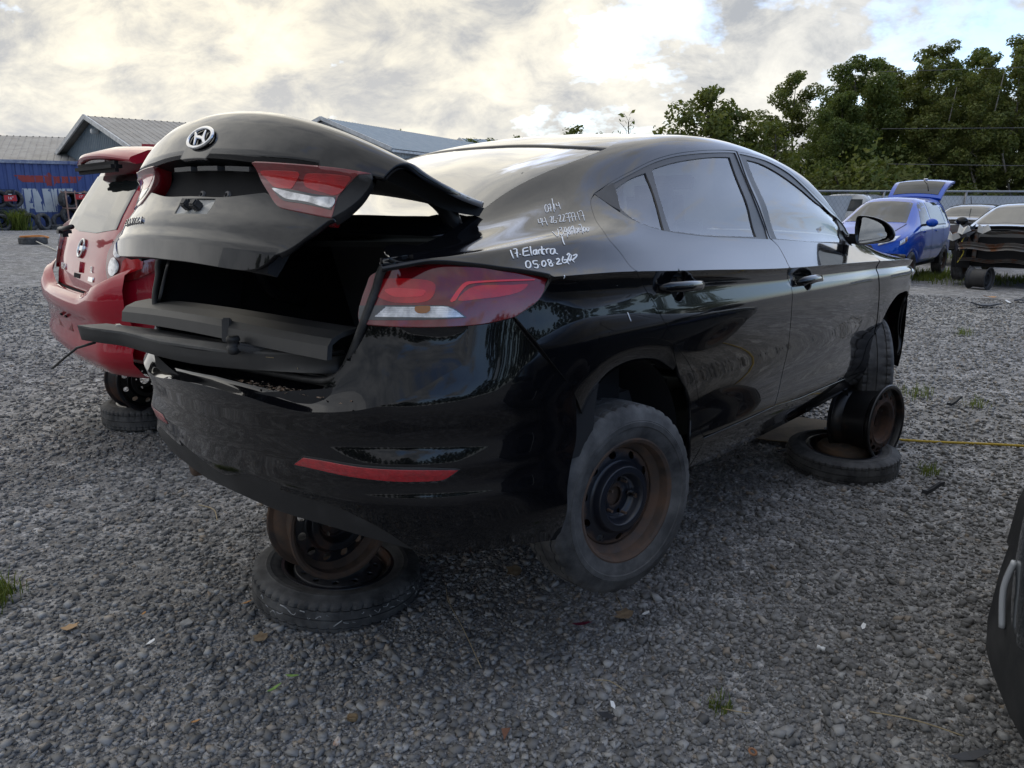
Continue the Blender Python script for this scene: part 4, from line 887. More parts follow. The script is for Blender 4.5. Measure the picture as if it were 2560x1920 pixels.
        c_=[(p[0],p[1]) for p in shrink(D['lid_clear'],.006)]; pe('clear_reflector',f([(u,v) for u,v in c_]),CLEAR,lamp,off=.0070,**kw)
    # inner frame of the lid: a thin pressed liner, deck part and tail part
    def liner(prof,ymax,nm):
        rows=[]
        for y in np.linspace(-ymax,ymax,25):
            k=.2172*y*y+.4586*y**4; dz=.075*(y/.57)**2; r=[]
            for x,z in prof:
                t=np.clip((z-.95)/.1,0,1); s=np.clip((-x-.5)/.35,0,1); r.append(lidx(np.array([x+k*s+.30*(1-s)*y*y,y,z-dz*t*(.42+.58*s)])))
            rows.append(r)
        o=loft(nm,rows,DARK,lid,closed=True)
        for s in (0,-1): mobj(nm,rows[s],[tuple(range(len(prof)))],DARK,o)
    liner([(-.49,1.092),(-.62,1.089),(-.78,1.088),(-.90,1.090),(-.93,1.06),(-.93,1.03),(-.88,1.035),(-.78,1.045),(-.66,1.03),(-.58,1.045),(-.50,1.062)],.555,'lid_liner')
    liner([(-.945,1.05),(-.945,.99),(-.90,.93),(-.90,.83),(-.935,.79),(-.955,.72),(-.945,.665),(-.915,.665),(-.90,.73),(-.86,.80),(-.83,.86),(-.80,.95),(-.76,1.03),(-.80,1.06)],.40,'lid_liner')
    # gooseneck hinges
    for s in (1,-1):
        q=[tuple(lidx(np.array([-.56,-.50*s,1.03]))),tuple(lidx(np.array([-.49,-.505*s,1.015]))),(-.44,-.51*s,1.045),(-.43,-.515*s,.98),(-.44,-.52*s,.90),(-.38,-.525*s,.82),(-.25,-.53*s,.78)]
        sp=spline(q,5); V,F=tube(sp,.026,8); mobj('lid_hinge',V,F,TRIM,lid)
    # oval badge with a slanted letter
    us,vs=zip(*D_uv('emblem')); cu,cv=-.005,.522; ru,rv=.060,.024
    def onlid(u,v,o): return lidx(E(u,v)[0]+E.normal(u,v)[0]*o)
    ring=[(cu+ru*math.cos(t),cv+rv*math.sin(t)) for t in np.linspace(0,2*math.pi,40,endpoint=False)]
    P3=[onlid(u,v,.006) for u,v in ring]; V,F=tube(P3,.0055,8,True); bd=mobj('badge',V,F,CHROME,lid)
    def bar(pts,r):
        q=spline(pts,6); pth=[onlid(cu+u,cv-v*.68,.006) for u,v in q]; rr=np.interp(np.linspace(0,1,len(pth)),[0,.5,1],r); V,F=tube(pth,rr,8); mobj('badge_letter',V,F,CHROME,bd)
    bar([(-.040,-.022),(-.022,-.004),(-.012,.026)],(.004,.006,.003)); bar([(.012,-.027),(.022,.004),(.040,.022)],(.003,.006,.004)); bar([(-.022,-.005),(.0,.001),(.021,.004)],(.005,.006,.005))
    # raised model lettering at the left
    cu=bpy.data.curves.new('lettering','FONT'); cu.body='ELANTRA'; cu.size=.036; cu.extrude=.0025; cu.space_character=1.25
    t=bpy.data.objects.new('lettering',cu); COL.objects.link(t); bpy.context.view_layer.update(); me=bpy.data.meshes.new_from_object(t); bpy.data.objects.remove(t)
    v=np.zeros(len(me.vertices)*3); me.vertices.foreach_get('co',v); v=v.reshape(-1,3); w=v[:,0].max()
    u=.40-v[:,0]; vv=.775-v[:,1]*.85; p=E(u,vv)+E.normal(u,vv)*(v[:,2:3]+.003); p=lidx(p); me.vertices.foreach_set('co',p.ravel()); me.update(); me.materials.append(CHROME)
    o=bpy.data.objects.new('lettering',me); link(o,lid)
    return lid
sedan()
# ================================================================= wheels used as stands
def stand(loc,az,label,tilt=(0,0),**k):
    e=empty('steel_rim',loc,label,'wheel rim','steel rims stood up as stands'); e.rotation_euler=(tilt[0],tilt[1],az)
    r,d=rim_mesh('barrel',parent=e,**k); r.parent=e; d.parent=e; d.name='disc'; return e
def lying(loc,label,ro,w,m,md,spin=0,tilt=(0,0),pat='block',face=1,ri=.20,**k):
    e=empty('spare_wheel',loc,label,'spare wheel','wheels laid flat on the gravel'); e.rotation_euler=(-math.pi/2*face+tilt[0],tilt[1],spin)
    tyre_mesh('tyre',ro=ro,ri=ri,w=w,parent=e,pat=pat,n=200)
    r,d=rim_mesh('rim',r=ri+.003,w=w*.92,m=m,md=md,parent=e,**k); return e
stand((-.665,2.64,.345),R(44),'rusty steel rim stood under the black sedan behind its rear bumper',tilt=(R(-3),R(4)),r=.200,w=.17,holes=12,hr=.138,hrx=.016,hry=.016,m=RUST,md=RUSTB,back=.045,step=.012)
lw=lying((-.67,2.72,.068),'lying spare wheel with white chalk dashes round its tyre, under the sedan bumper',.315,.13,RUSTB,SCUFF,spin=.4,tilt=(R(3),R(4)),pat='vee',holes=12,hr=.140,hrx=.012,hry=.013,back=.012,step=.012,dish=([0,.05,.07,.10,.118,.132,.160,.172],[-.045,-.045,-.040,-.026,-.004,-.002,.0,.03]))
def chalk(parent,ro,w):
    r_=random.Random(4)
    for k in range(26):
        a=-2.75+k*.098+r_.uniform(-.02,.02); y=r_.uniform(-.030,.012); l=r_.uniform(.012,.034); p=[]
        for t in (-.5,0,.5):
            aa=a+t*l/ro*r_.choice((.5,1.,1.4)); p.append(((ro+.0008)*math.cos(aa),y+t*l*r_.choice((-.8,.2,.9)),(ro+.0008)*math.sin(aa)))
        V,F=tube(spline(p,4),r_.uniform(.0012,.0024),5); mobj('chalk_mark',V,F,CHALK,parent)
    p=[((ro+.001)*math.cos(a),.012+.004*math.sin(3*a),(ro+.001)*math.sin(a)) for a in np.linspace(-3,.2,60)]; pass
CHALK=mat('chalk',(.42,.42,.41),.9,c2=(.16,.16,.16),scale=60)
chalk(lw,.3135,.13)
stand((1.985,4.165,.275),R(40),'dark wide steel rim with many slots stood under the front of the sedan sill',tilt=(R(-2),R(-2)),r=.205,w=.235,holes=16,hr=.150,hrx=.013,hry=.021,m=mat('oily_black_steel',(.006,.006,.007),.35,c2=(.05,.025,.014),scale=6,lo=.55,hi=.7),md=mat('brown_rusty_disc',(.075,.038,.022),.9,c2=(.030,.020,.016),scale=12),back=.02,step=.012,hub=.045,dish=([0,.045,.085,.10,.118,.128,.172],[.062,.060,.058,.010,.0,.004,.014]))
lying((1.865,4.15,.066),'lying tyre with an upturned rusty domed rim under the slotted dark rim',.295,.13,RUSTB,mat('rust_dome',(.10,.055,.026),.85,c2=(.035,.028,.022),scale=5,lo=.35,hi=.6),spin=1.,tilt=(R(2),R(-3)),holes=0,hub=.0,back=.03,step=.014,ri=.19,dish=([0,.03,.06,.12,.140,.150,.172],[-.055,-.052,-.050,-.040,-.022,.01,.03]))
stand((-2.42,4.93,.335),R(52),'glossy black steel rim with bright round holes stood under the red hatchback',r=.200,w=.17,holes=10,hr=.140,hrx=.017,hry=.017,m=RUSTB,md=mat('new_black_steel',(.006,.006,.006),.25),back=.035,step=.012)
lying((-2.47,5.10,.075),'lying tyre with a rust coloured hub under the red hatchback',.305,.15,RUSTB,mat('rust_hub',(.11,.062,.03),.9,c2=(.06,.035,.022),scale=6),spin=.2,holes=0,hub=.0,back=.02,step=.014,dish=([0,.03,.06,.12,.140,.150,.172],[-.05,-.048,-.045,-.034,-.016,.01,.03]))
# ================================================================= other cars
from mathutils.bvhtree import BVHTree
class RayNet:
    """picks surface points of a body along one axis: 'x-' means looking at the rear, 'x+' at the front, 'y-' right side, 'y+' left side"""
    def __init__(s,me,mode):
        s.mode=mode; s.b=BVHTree.FromPolygons([v.co for v in me.vertices],[tuple(p.vertices) for p in me.polygons])
    def one(s,u,v):
        m=s.mode
        if m[0]=='x': o=Vector(((-9,9)[m[1]=='+'],u,v)); d=Vector(((1,-1)[m[1]=='+'],0,0))
        elif m[0]=='y': o=Vector((u,(-9,9)[m[1]=='+'],v)); d=Vector((0,(1,-1)[m[1]=='+'],0))
        else: o=Vector((u,v,9)); d=Vector((0,0,-1))
        h=s.b.ray_cast(o,d)
        if h[0] is None:
            h=s.b.find_nearest(o+d*8.4)
        n=h[1]
        if n.dot(d)>0: n=-n
        return h[0],n
    def __call__(s,u,v):
        return np.array([tuple(s.one(a,b)[0]) for a,b in zip(np.atleast_1d(u),np.atleast_1d(v))])
    def normal(s,u,v):
        u=np.atleast_1d(u);v=np.atleast_1d(v);out=np.zeros((len(u),3))
        for du,dv in ((0,0),(.02,0),(-.02,0),(0,.02),(0,-.02)):
            out+=np.array([tuple(s.one(a,b)[1]) for a,b in zip(u+du,v+dv)])
        return out/np.maximum(np.linalg.norm(out,axis=1,keepdims=True),1e-9)
WGLASS=mat('dark_car_glass',(.010,.013,.013),.02,coat=0.,c2=(.03,.034,.034),scale=1.5)
CARS={}
def car(name,label,loc,yaw,paintm,hw=.845,wb=2.6,ro=.74,fo=.93,H=1.52,zb=.98,rw=.54,zc=1.03,zf=.80,wt=1.45,wbse=2.36,rt=-.30,rb=-.68,zd=None,cat='car',group=None,zr=1.0,glassm=None,wheelm=None,tilt=(0,0),lod=2,skip=()):
    """closed body from a station cage, then panes, lamps, wheels laid on it"""
    g_=float(gz(loc[0],loc[1])); e=empty(name,(loc[0],loc[1],g_+loc[2]),label,cat,group); e.rotation_euler=(tilt[0],tilt[1],yaw)
    S=[]
    def st(x,b,w,top,zs=.34,cz=None,wz=None):
        """x at the belt, b bottom height, w width factor, top=(x edge,half width,z edge,x centre,z centre)"""
        S.append([(x,hw*w*.93,b),(x,hw*w*.985,max(b+.05,zs)),(x,hw*w*1.0,max(b+.12,.66)),(x,hw*w*.955,cz or zb),(top[0],top[1],top[2]),(top[3],0,top[4])])
    sed=zd is not None
    zt=zd if sed else None
    # rear face
    if sed:
        r0=(rb-.02,rw*1.16,zd-.02)
        S.append([(-ro+.06,hw*.70,.30),(-ro+.01,hw*.74,.42),(-ro,hw*.76,.66),(-ro+.03,hw*.74,zd-.10),(-ro+.06,hw*.66,zd-.015),(-ro+.01,0,zd+.005)])
        st(-ro+.22,.28,.965,(-ro+.24,hw*.74,zd-.01,-ro+.15,zd+.02),cz=zd-.09)
        st(-.36,.27,1.0,(rb,hw*.74,zd+.01,rb-.04,zd+.035),cz=zb-.02)
        st(0,.66,1.01,(rt,rw,H-.06,rt-.03,H-.02))
    else:
        S.append([(-ro+.10,hw*.72,.30),(-ro+.03,hw*.77,.44),(-ro,hw*.79,.66),(-ro+.10,hw*.80,zr),(rt-.05,rw*.98,H-.07,),(rt-.10,0,H-.03)])
        st(-ro+.22,.28,.97,(rt+.08,rw*1.06,H-.065,rt+.06,H-.01),cz=zr)
        st(-.36,.27,1.0,(rt+.28,rw*1.07,H-.06,rt+.26,H),cz=zb)
        st(0,.66,1.01,(rt+.48,rw*1.06,H-.055,rt+.48,H))
    st(.36,.24,1.0,(max(rt+.62,.45),rw*1.05,H-.05,max(rt+.62,.45),H))
    st(.80,.23,.995,(.85,rw*1.05,H-.05,.85,H)); st(1.25,.22,.995,(1.15,rw*1.03,H-.05,1.15,H))
    st(wb-.75,.22,1.0,(wt,rw,H-.085,wt+.02,H-.03))
    st(wb-.38,.23,1.0,(wbse,hw*.80,zc-.03,wbse+.10,zc+.02),cz=zb-.03)
    st(wb,.66,1.0,(wb+.05,hw*.78,zc-.08,wb+.10,zc-.03),cz=zb-.08); st(wb+.38,.26,.985,(wb+.40,hw*.74,zf+.06,wb+.45,zf+.12),cz=zf)
    st(wb+fo-.28,.26,.91,(wb+fo-.25,hw*.66,zf-.01,wb+fo-.18,zf+.04),cz=zf-.07)
    S.append([(wb+fo-.08,hw*.62,.28),(wb+fo-.03,hw*.66,.40),(wb+fo,hw*.66,.58),(wb+fo-.07,hw*.60,zf-.12),(wb+fo-.12,hw*.5,zf-.05),(wb+fo-.05,0,zf-.03)])
    bm=bmesh.new(); n=len(S); G=[]
    for s in S:
        r=[bm.verts.new((p[0],-p[1],p[2])) for p in s[:5]]; c=bm.verts.new((s[5][0],0,s[5][2] if len(s[5])>2 else s[5][1])); l=[bm.verts.new((p[0],p[1],p[2])) for p in s[:5]]; G.append(r+[c]+l[::-1])
    for i in range(n-1):
        for j in range(10): bm.faces.new((G[i][j],G[i+1][j],G[i+1][j+1],G[i][j+1]))
        bm.faces.new((G[i][10],G[i+1][10],G[i+1][0],G[i][0]))
    for i in (0,n-1):
        q=G[i]; f=[(q[k],q[k+1],q[9-k],q[10-k]) for k in range(4)]+[(q[4],q[5],q[6])]
        for t in f: bm.faces.new(t if i==0 else t[::-1])
    bmesh.ops.recalc_face_normals(bm,faces=bm.faces)
    cl=bm.edges.layers.float.new('crease_edge')
    for i in range(n-1):
        for j in (3,4,6,7):
            ed=bm.edges.get((G[i][j],G[i+1][j]))
            if ed: ed[cl]=.55 if j in(3,7) else .35
    for i in (0,n-1):
        for j in range(10):
            ed=bm.edges.get((G[i][j],G[i][j+1]))
            if ed: ed[cl]=.3
    me=bpy.data.meshes.new('body'); bm.to_mesh(me); bm.free()
    o=bpy.data.objects.new('body',me); COL.objects.link(o); md=o.modifiers.new('s','SUBSURF'); md.levels=lod; md.render_levels=lod
    bpy.context.view_layer.update(); ev=o.evaluated_get(bpy.context.evaluated_depsgraph_get()); m2=bpy.data.meshes.new_from_object(ev); bpy.data.objects.remove(o)
    m2.materials.append(paintm); m2.polygons.foreach_set('use_smooth',[True]*len(m2.polygons)); body=bpy.data.objects.new('body',m2); link(body,e)
    N={k:RayNet(m2,k) for k in ('x-','x+','y-','y+','z')}
    gm=glassm or WGLASS
    def pn(nm,mode,pts,m,par=None,off=.004,step=.07,fl=.008,corner=True,**k):
        return panel(nm,N[mode],[(*p,1) if corner else p for p in pts],m,par or e,off=off,step=step,flange=fl,side=1,edge=.002,**k)
    # side panes and pillar trim
    zg=zb+.035; a=rt+(.52 if not sed else .30); zt_=H-.13
    for m_ in ('y-','y+'):
        if 'side' in skip: break
        pn('window','%s'%m_,[(1.28,zg),(wb-.62,zg),(wt+.12,zt_-.06),(wt-.02,zt_),(1.22,zt_)],gm)
        pn('window','%s'%m_,[(a-.02,zg),(1.18,zg),(1.14,zt_),(max(a+.20,.35),zt_),(a+.06,zt_-.08)],gm)
        if not sed: pn('window',m_,[(a-.42,zg+.06),(a-.08,zg+.01),(a-.01,zt_-.09),(a-.20,zt_-.10)],gm)
        pn('belt_moulding',m_,[(a-.10,zg-.03),(wb-.55,zg-.03),(wb-.58,zg-.005),(a-.08,zg-.005)],TRIM)
        for x in (.72,1.62): pn('door_handle',m_,[(x,zb-.12),(x+.2,zb-.12),(x+.2,zb-.09),(x,zb-.09)],paintm,off=.02,fl=.03)
        for x0,x1 in ((1.205,1.215),(wb-.48,wb-.47),(.30,.31)): pn('door_gap',m_,[(x0,.34),(x1,.34),(x1,zg-.05),(x0,zg-.05)],DARK,off=.0015,fl=0)
        for x0 in (0,wb):
            s=-1 if m_=='y-' else 1
            rows=[[(x0+.36*math.cos(t),s*y,.30+.36*math.sin(t)) for t in np.linspace(-.3,math.pi+.3,19)] for y in (hw*.97,hw*.6)]; loft('arch_liner',rows,DARK,e); 
    pn('windscreen','z',[(wt+.07,-rw*.86),(wbse+.0,-hw*.70),(wbse+.07,-hw*.3),(wbse+.07,hw*.3),(wbse+.0,hw*.70),(wt+.07,rw*.86)],gm,step=.09)
    for s in (1,-1):
        bm=bmesh.new(); bmesh.ops.create_uvsphere(bm,u_segments=14,v_segments=8,radius=1); bmesh.ops.scale(bm,vec=(.075,.115,.085),verts=bm.verts); bmesh.ops.translate(bm,vec=(wb-.68,s*(hw+.11),zb+.08),verts=bm.verts); dm=bmobj('door_mirror',bm,paintm,e,True)
        bm=bmesh.new(); beam(bm,(wb-.66,s*(hw-.06),zb+.03),(wb-.67,s*(hw+.05),zb+.05),.05,.04); bmobj('mirror_foot',bm,TRIM,dm)
    wm=wheelm
    for x in (0,wb):
        for s in (1,-1):
            w=empty('wheel'); w.parent=e; w.location=(x,s*(hw-.10),.24); w.rotation_euler=(0,.3,0 if s<0 else math.pi)
            if 'tyre' not in CARS:
                CARS['tyre']=tyre_mesh('tyre',n=72,tread=False,parent=w); CARS['rim']=rim_mesh('rim',m=RUST,md=RUSTB,parent=w,step=.02,back=.05)
            else:
                c=CARS['tyre'].copy(); link(c,w); r=CARS['rim'][0].copy(); link(r,w); d=CARS['rim'][1].copy(); link(d,r)
    bm=bmesh.new(); box(bm,(wb/2,0,.27),(wb+.5,hw*1.2,.1)); box(bm,(wb/2,0,.27),(wb-.95,hw*1.8,.08)); bmobj('underbody',bm,DARK,e)
    return e,body,N,pn
# ---------------- red hatchback
RED=paint('red_paint',(.36,.006,.020),amt=.012,metal=0.,rough=.3)
e,body,N,pn=car('red_hatchback','dusty red hatchback with a roof spoiler parked beside the black sedan',(-2.07,5.10,.26),R(41),RED,hw=.845,H=1.535,rt=-.30,zr=1.02)
RG=mat('rear_screen',(.02,.024,.024),.03,coat=.3)
pn('rear_window','x-',[(-.55,1.06),(-.2,1.03),(.2,1.03),(.55,1.06),(.50,1.36),(-.50,1.36)],RG,step=.05)
pn('tailgate_gap','x-',[(-.60,.70),(-.585,.70),(-.56,1.0),(-.575,1.0)],DARK,off=.002,fl=0); pn('tailgate_gap','x-',[(.585,.70),(.60,.70),(.575,1.0),(.56,1.0)],DARK,off=.002,fl=0); pn('tailgate_gap','x-',[(-.60,.685),(.60,.685),(.60,.70),(-.60,.70)],DARK,off=.002,fl=0)
for s in (1,-1):
    f=lambda q:[(s*y,z) for y,z in q]
    lp=pn('tail_lamp','x-',f([(-.61,.80),(-.72,.79),(-.80,.86),(-.80,1.0),(-.74,1.10),(-.64,1.02),(-.58,.93)]),REDLENS,off=.02,fl=.03,corner=False,step=.04)
    pn('clear_section','x-',f(circ(-.655,.865,.040,.048,12)),CLEAR,lp,off=.024,fl=.003,corner=False,step=.03); pn('clear_section','x-',f(circ(-.68,.965,.035,.05,12)),CLEAR,lp,off=.024,fl=.003,corner=False,step=.03)
    pn('bulb_chamber','x-',f([(-.70,.81),(-.77,.86),(-.77,.95),(-.71,.90)]),REDGLOW,lp,off=.023,fl=.003,step=.03)
    pn('tail_lamp_side','y-' if s==1 else 'y+',[(-.62,.84),(-.30,.94),(-.33,1.02),(-.58,1.05)],REDLENS,off=.012,fl=.02)
# bumper: shelf step and plate recess, rebuilt as its own proud shell
def shell(rows,nm,m,par): return loft(nm,rows,m,par)
yy=np.linspace(-.80,.80,33)
def bx(y,d=0): return -.78-d+.10*(y/.6)**2*.35+.55*max(0,abs(y)-.60)**1.6*2.2
rows=[[(bx(y,d),y*k,z+zz*max(0,abs(y)-.42)) for y in yy] for z,d,k,zz in ((.70,-.03,1.,.45),(.70,.02,1.,.35),(.66,.045,1.02,.25),(.60,.045,1.03,.1),(.575,.02,1.03,0),(.46,.015,1.03,0),(.42,.03,1.03,0),(.36,.03,1.02,0),(.28,-.03,.98,0),(.25,-.10,.94,0))]
bu=loft('rear_bumper',rows,RED,e)
q=[(bx(y,-.0)-.018,y,z) for z in (.565,.47) for y in (-.17,.17)]; mobj('plate_recess',[q[0],q[1],q[3],q[2]],[(0,1,2,3)],mat('dusty_red_recess',(.22,.05,.05),.6,c2=(.14,.012,.018),scale=7),bu,False)
for y in (-.07,.05):
    bm=bmesh.new(); box(bm,(bx(0)-.022,y,.55),(.01,.035,.012)); bmobj('plate_slot',bm,DARK,bu)
# roof spoiler, badge, handle, wiper, lettering
rows=[[( -.36-.20*t+.06*(y/.5)**2*(1 if t>.5 else .4), y*1.0, 1.525-.05*t-.03*(y/.5)**2+dz) for y in np.linspace(-.56,.56,21)] for t,dz in ((-.3,-.012),(.3,.012),(1,.008),(1.06,-.010),(.9,-.035),(.2,-.05),(-.3,-.05))]
sp=loft('roof_spoiler',rows,RED,e)
for k in (0,-1): mobj('spoiler_end',[r[k] for r in rows],[tuple(range(len(rows)))],RED,sp,False)
bm=bmesh.new(); box(bm,(-.52,0,1.40),(.06,.86,.06)); bevel(bm,.02,2); bmobj('brake_light_strip',bm,DARK,sp)
def ringp(nm,mode,cx,cy,rx,ry,r,m,par):
    c=circ(cx,cy,rx,ry,28); p=[]; 
    for u,v in c:
        a,b=N[mode].one(u,v); p.append(np.array(a+b*.008))
    V,F=tube(p,r,8,True); return mobj(nm,V,F,m,par)
bd=ringp('badge','x-',0,.935,.055,.050,.008,CHROME,e); pn('badge_bar','x-',[(-.075,.922),(.075,.922),(.075,.948),(-.075,.948)],CHROME,bd,off=.010)
pn('tailgate_handle','x-',[(-.09,.80),(.09,.80),(.08,.86),(-.08,.86)],RED,off=.015,fl=.02); pn('key_lock','x-',[(-.07,.765),(.07,.765),(.07,.79),(-.07,.79)],DARK,off=.003)
pn('trim_badge','x-',[(-.36,.765),(-.27,.765),(-.27,.79),(-.36,.79)],CHROME,off=.006)
def text3d(nm,body_,size,parent,m,fn,ext=.002):
    cu=bpy.data.curves.new(nm,'FONT'); cu.body=body_; cu.size=size; cu.extrude=ext
    t=bpy.data.objects.new(nm,cu); COL.objects.link(t); bpy.context.view_layer.update(); me=bpy.data.meshes.new_from_object(t); bpy.data.objects.remove(t)
    for v in me.vertices: v.co=fn(v.co.x,v.co.y,v.co.z)
    me.update(); me.materials.append(m); o=bpy.data.objects.new(nm,me); link(o,parent); return o
def onbody(mode,u0,v0,sx=1,off=.004):
    def fn(x,y,z):
        a,b=N[mode].one(u0+sx*x,v0+y); return a+b*(off+z)
    return fn
text3d('lettering','SL',.05,e,CHROME,onbody('x-',-.29,.815,-1)); text3d('lettering','VERSA',.055,e,CHROME,onbody('x-',.46,.79,-1))
q=[(-.70,.10,1.045),(-.715,0,1.06),(-.71,-.10,1.075),(-.69,-.24,1.09)]
bm=bmesh.new(); box(bm,(-.735,.02,1.035),(.07,.10,.06)); bevel(bm,.02,2); wp=bmobj('rear_wiper',bm,TRIM,e,40); V,F=tube([(-.75,.05,1.05),(-.755,-.08,1.055),(-.74,-.22,1.07)],.014,8); mobj('wiper_arm',V,F,TRIM,wp)
V,F=tube([(.05,0,1.53),(-.02,0,1.585),(-.06,0,1.63)],.007,6); mobj('aerial',V,F,TRIM,e)
# ---------------- blue hatchback with its tailgate up
BLUE=paint('blue_paint',(.003,.065,.42),amt=.01,metal=.1,rough=.3)
e,body,N,pn=car('blue_hatchback','bright blue hatchback with its tailgate open, facing left by the fence',(8.96,17.89,.10),R(-131),BLUE,zr=.98,rt=-.36,H=1.62,zb=1.02,zc=1.10,zf=.86)
for s in (1,-1):
    hl=pn('headlight','x+',[(s*.42,.69),(s*.66,.78),(s*.70,.86),(s*.60,.84),(s*.44,.74)],CLEAR,off=.03,fl=.06); pn('headlight_wing','y+' if s==1 else 'y-',[(2.98,.77),(3.22,.70),(3.2,.78),(2.95,.86)],CLEAR,off=.012)
    pn('indicator','y+' if s==1 else 'y-',[(2.98,.79),(3.06,.77),(3.05,.83),(2.97,.85)],AMBER,off=.016)
pn('grille','x+',[(-.36,.62),(.36,.62),(.30,.70),(-.30,.70)],TRIM,off=.008); pn('lower_grille','x+',[(-.40,.32),(.40,.32),(.36,.42),(-.36,.42)],TRIM,off=.008)
pn('bonnet_gap','z',[(2.40,-.62),(3.2,-.52),(3.2,-.50),(2.40,-.60)],DARK,off=.002,fl=0); pn('bonnet_gap','z',[(2.40,.60),(3.2,.50),(3.2,.52),(2.40,.62)],DARK,off=.002,fl=0)
pn('tailgate_opening','x-',[(-.56,.72),(.56,.72),(.54,1.36),(-.54,1.36)],DARK,off=.006)
# raised tailgate: shell with glass, wiper and badge
def slab(nm,pts,th,m,par):
    """thin curved plate from a grid of points, thickened downwards"""
    g=np.array(pts,float); a,b=g.shape[:2]; n=np.zeros_like(g); du=np.gradient(g,axis=0);dv=np.gradient(g,axis=1); n=np.cross(du,dv); n/=np.linalg.norm(n,axis=-1,keepdims=True)
    lo=g-n*th; V=np.concatenate([g.reshape(-1,3),lo.reshape(-1,3)]);F=[]
    for i in range(a-1):
        for j in range(b-1):
            q=(i*b+j,i*b+j+1,(i+1)*b+j+1,(i+1)*b+j); F+=[q,tuple(k+a*b for k in q[::-1])]
    rim=[j for j in range(b)]+[i*b+b-1 for i in range(1,a)]+[(a-1)*b+j for j in range(b-2,-1,-1)]+[i*b for i in range(a-2,0,-1)]
    for i in range(len(rim)):
        x,y=rim[i],rim[(i+1)%len(rim)]; F.append((y,x,x+a*b,y+a*b))
    o=mobj(nm,V,F,m,par); o.data.set_sharp_from_angle(angle=R(40)); return o
def gate(s,t):        # s across, t from hinge outwards
    x=-.38-.92*t; z=1.58+.38*t+.10*math.sin(math.pi*t)-.05*abs(s)**2.2; return (x+.06*abs(s)**2,s*(.56+.04*t),z)
tg=slab('tailgate',[[gate(s,t) for s in np.linspace(-1,1,15)] for t in (0,.1,.3,.5,.62,.7,.8,.9,1.)],.05,BLUE,e)
slab('tailgate_inner_trim',[[tuple(np.array(gate(s*.96,t))-[0,0,.06]) for s in np.linspace(-1,1,11)] for t in (.03,.2,.5,.8,.96)],.02,mat('grey_trim',(.16,.16,.165),.6),tg)
slab('tailgate_glass',[[tuple(np.array(gate(s*.84,t))+[0,0,.066]) for s in np.linspace(-1,1,11)] for t in (.06,.2,.4,.60)],.004,WGLASS,tg)
V,F=tube([gate(.5,1.0),tuple(np.array(gate(.45,.3))+[0,0,-.12]),(-.62,.48,1.25)],.012,6); mobj('gas_strut',V,F,TRIM,tg)
V,F=tube([tuple(np.array(gate(0,.66))+[0,0,.085]),tuple(np.array(gate(.25,.4))+[0,0,.085]),tuple(np.array(gate(.42,.15))+[0,0,.08])],.012,6); mobj('rear_wiper',V,F,TRIM,tg)
p=[tuple(np.array(gate(.06*math.cos(a)+.0,.84+.045*math.sin(a)))+[0,0,.07]) for a in np.linspace(0,6.28,20,endpoint=False)]; V,F=tube(p,.012,6,True); mobj('badge',V,F,CHROME,tg)
# ---------------- grey sedan behind it
GREY=paint('grey_paint',(.040,.036,.034),amt=.03,metal=.5,rough=.35)
e,body,N,pn=car('grey_sedan','dark grey sedan seen from behind with its plate bracket and red lamps',(12.06,20.94,.17),R(47),GREY,hw=.86,zd=1.05,H=1.45,rt=.28,rb=-.42,ro=.98,zb=.97)
pn('rear_window','z',[(-.36,-.56),(-.38,0),(-.36,.56),(.20,.46),(.20,-.46)],WGLASS,step=.09)
for s in (1,-1):
    pn('tail_lamp','x-',[(s*-.38,.86),(s*-.60,.84),(s*-.63,.95),(s*-.40,.95)],REDGLOW,off=.012,fl=.02); pn('tail_lamp','x-',[(s*-.65,.80),(s*-.80,.80),(s*-.80,.93),(s*-.67,.92)],REDGLOW,off=.014,fl=.02)
pn('plate','x-',[(-.16,.77),(.16,.77),(.16,.87),(-.16,.87)],mat('old_plate',(.10,.09,.09),.5),off=.01); pn('plate_recess','x-',[(-.30,.73),(.30,.73),(.32,.90),(-.32,.90)],mat('silver_grey',(.14,.13,.13),.35,metal=.6),off=.004)
pn('chrome_strip','x-',[(-.34,.905),(.34,.905),(.33,.935),(-.33,.935)],CHROME,off=.015); ringp('badge','x-',0,.985,.05,.022,.006,CHROME,e)
pn('bumper_gap','x-',[(-.70,.685),(.70,.685),(.70,.72),(-.70,.72)],DARK,off=.004); text3d('lettering','EX',.05,e,CHROME,onbody('x-',-.50,.775,-1)); text3d('badge_letters','KIA',.034,e,CHROME,onbody('x-',.036,.973,-1,.006))
V,F=tube([(.26,0,1.44),(.20,0,1.50),(.12,0,1.62)],.009,6); mobj('aerial',V,F,TRIM,e)
# ---------------- wrecked car at the right edge
WP=paint('charcoal_paint',(.012,.013,.015),amt=.04)
e,body,N,pn=car('wrecked_car','wrecked charcoal car with its front end torn off and bare crossmember showing',(11.2,16.9,.22),R(-132),WP,hw=.86,zd=1.03,H=1.43,rt=.3,rb=-.42,ro=.95,fo=.42,zf=.92,zc=1.02,zb=.97)
RAW=mat('bent_bare_metal',(.16,.15,.14),.5,metal=.5,c2=(.15,.06,.025),scale=5,lo=.48,hi=.6); WBR=mat('broken_white_plastic',(.62,.61,.58),.6)
r_=random.Random(11)
for z,h_,x in ((.62,.13,3.20),(.88,.05,3.12),(.36,.06,3.14)):
    V=[];F=[];pts=[]
    for y in np.linspace(-.68,.68,13): pts.append((x+.05*math.sin(y*7)+r_.uniform(-.015,.015)-.10*abs(y)**3,y,z+.02*math.sin(9*y)))
    rows=[[(a+d,b,c+k*h_) for a,b,c in pts] for d,k in ((0,-.5),(.06,-.5),(.03,-.15),(.07,0),(.03,.15),(.06,.5),(0,.5))]
    loft('crossmember',rows,RAW,e,smooth=False)
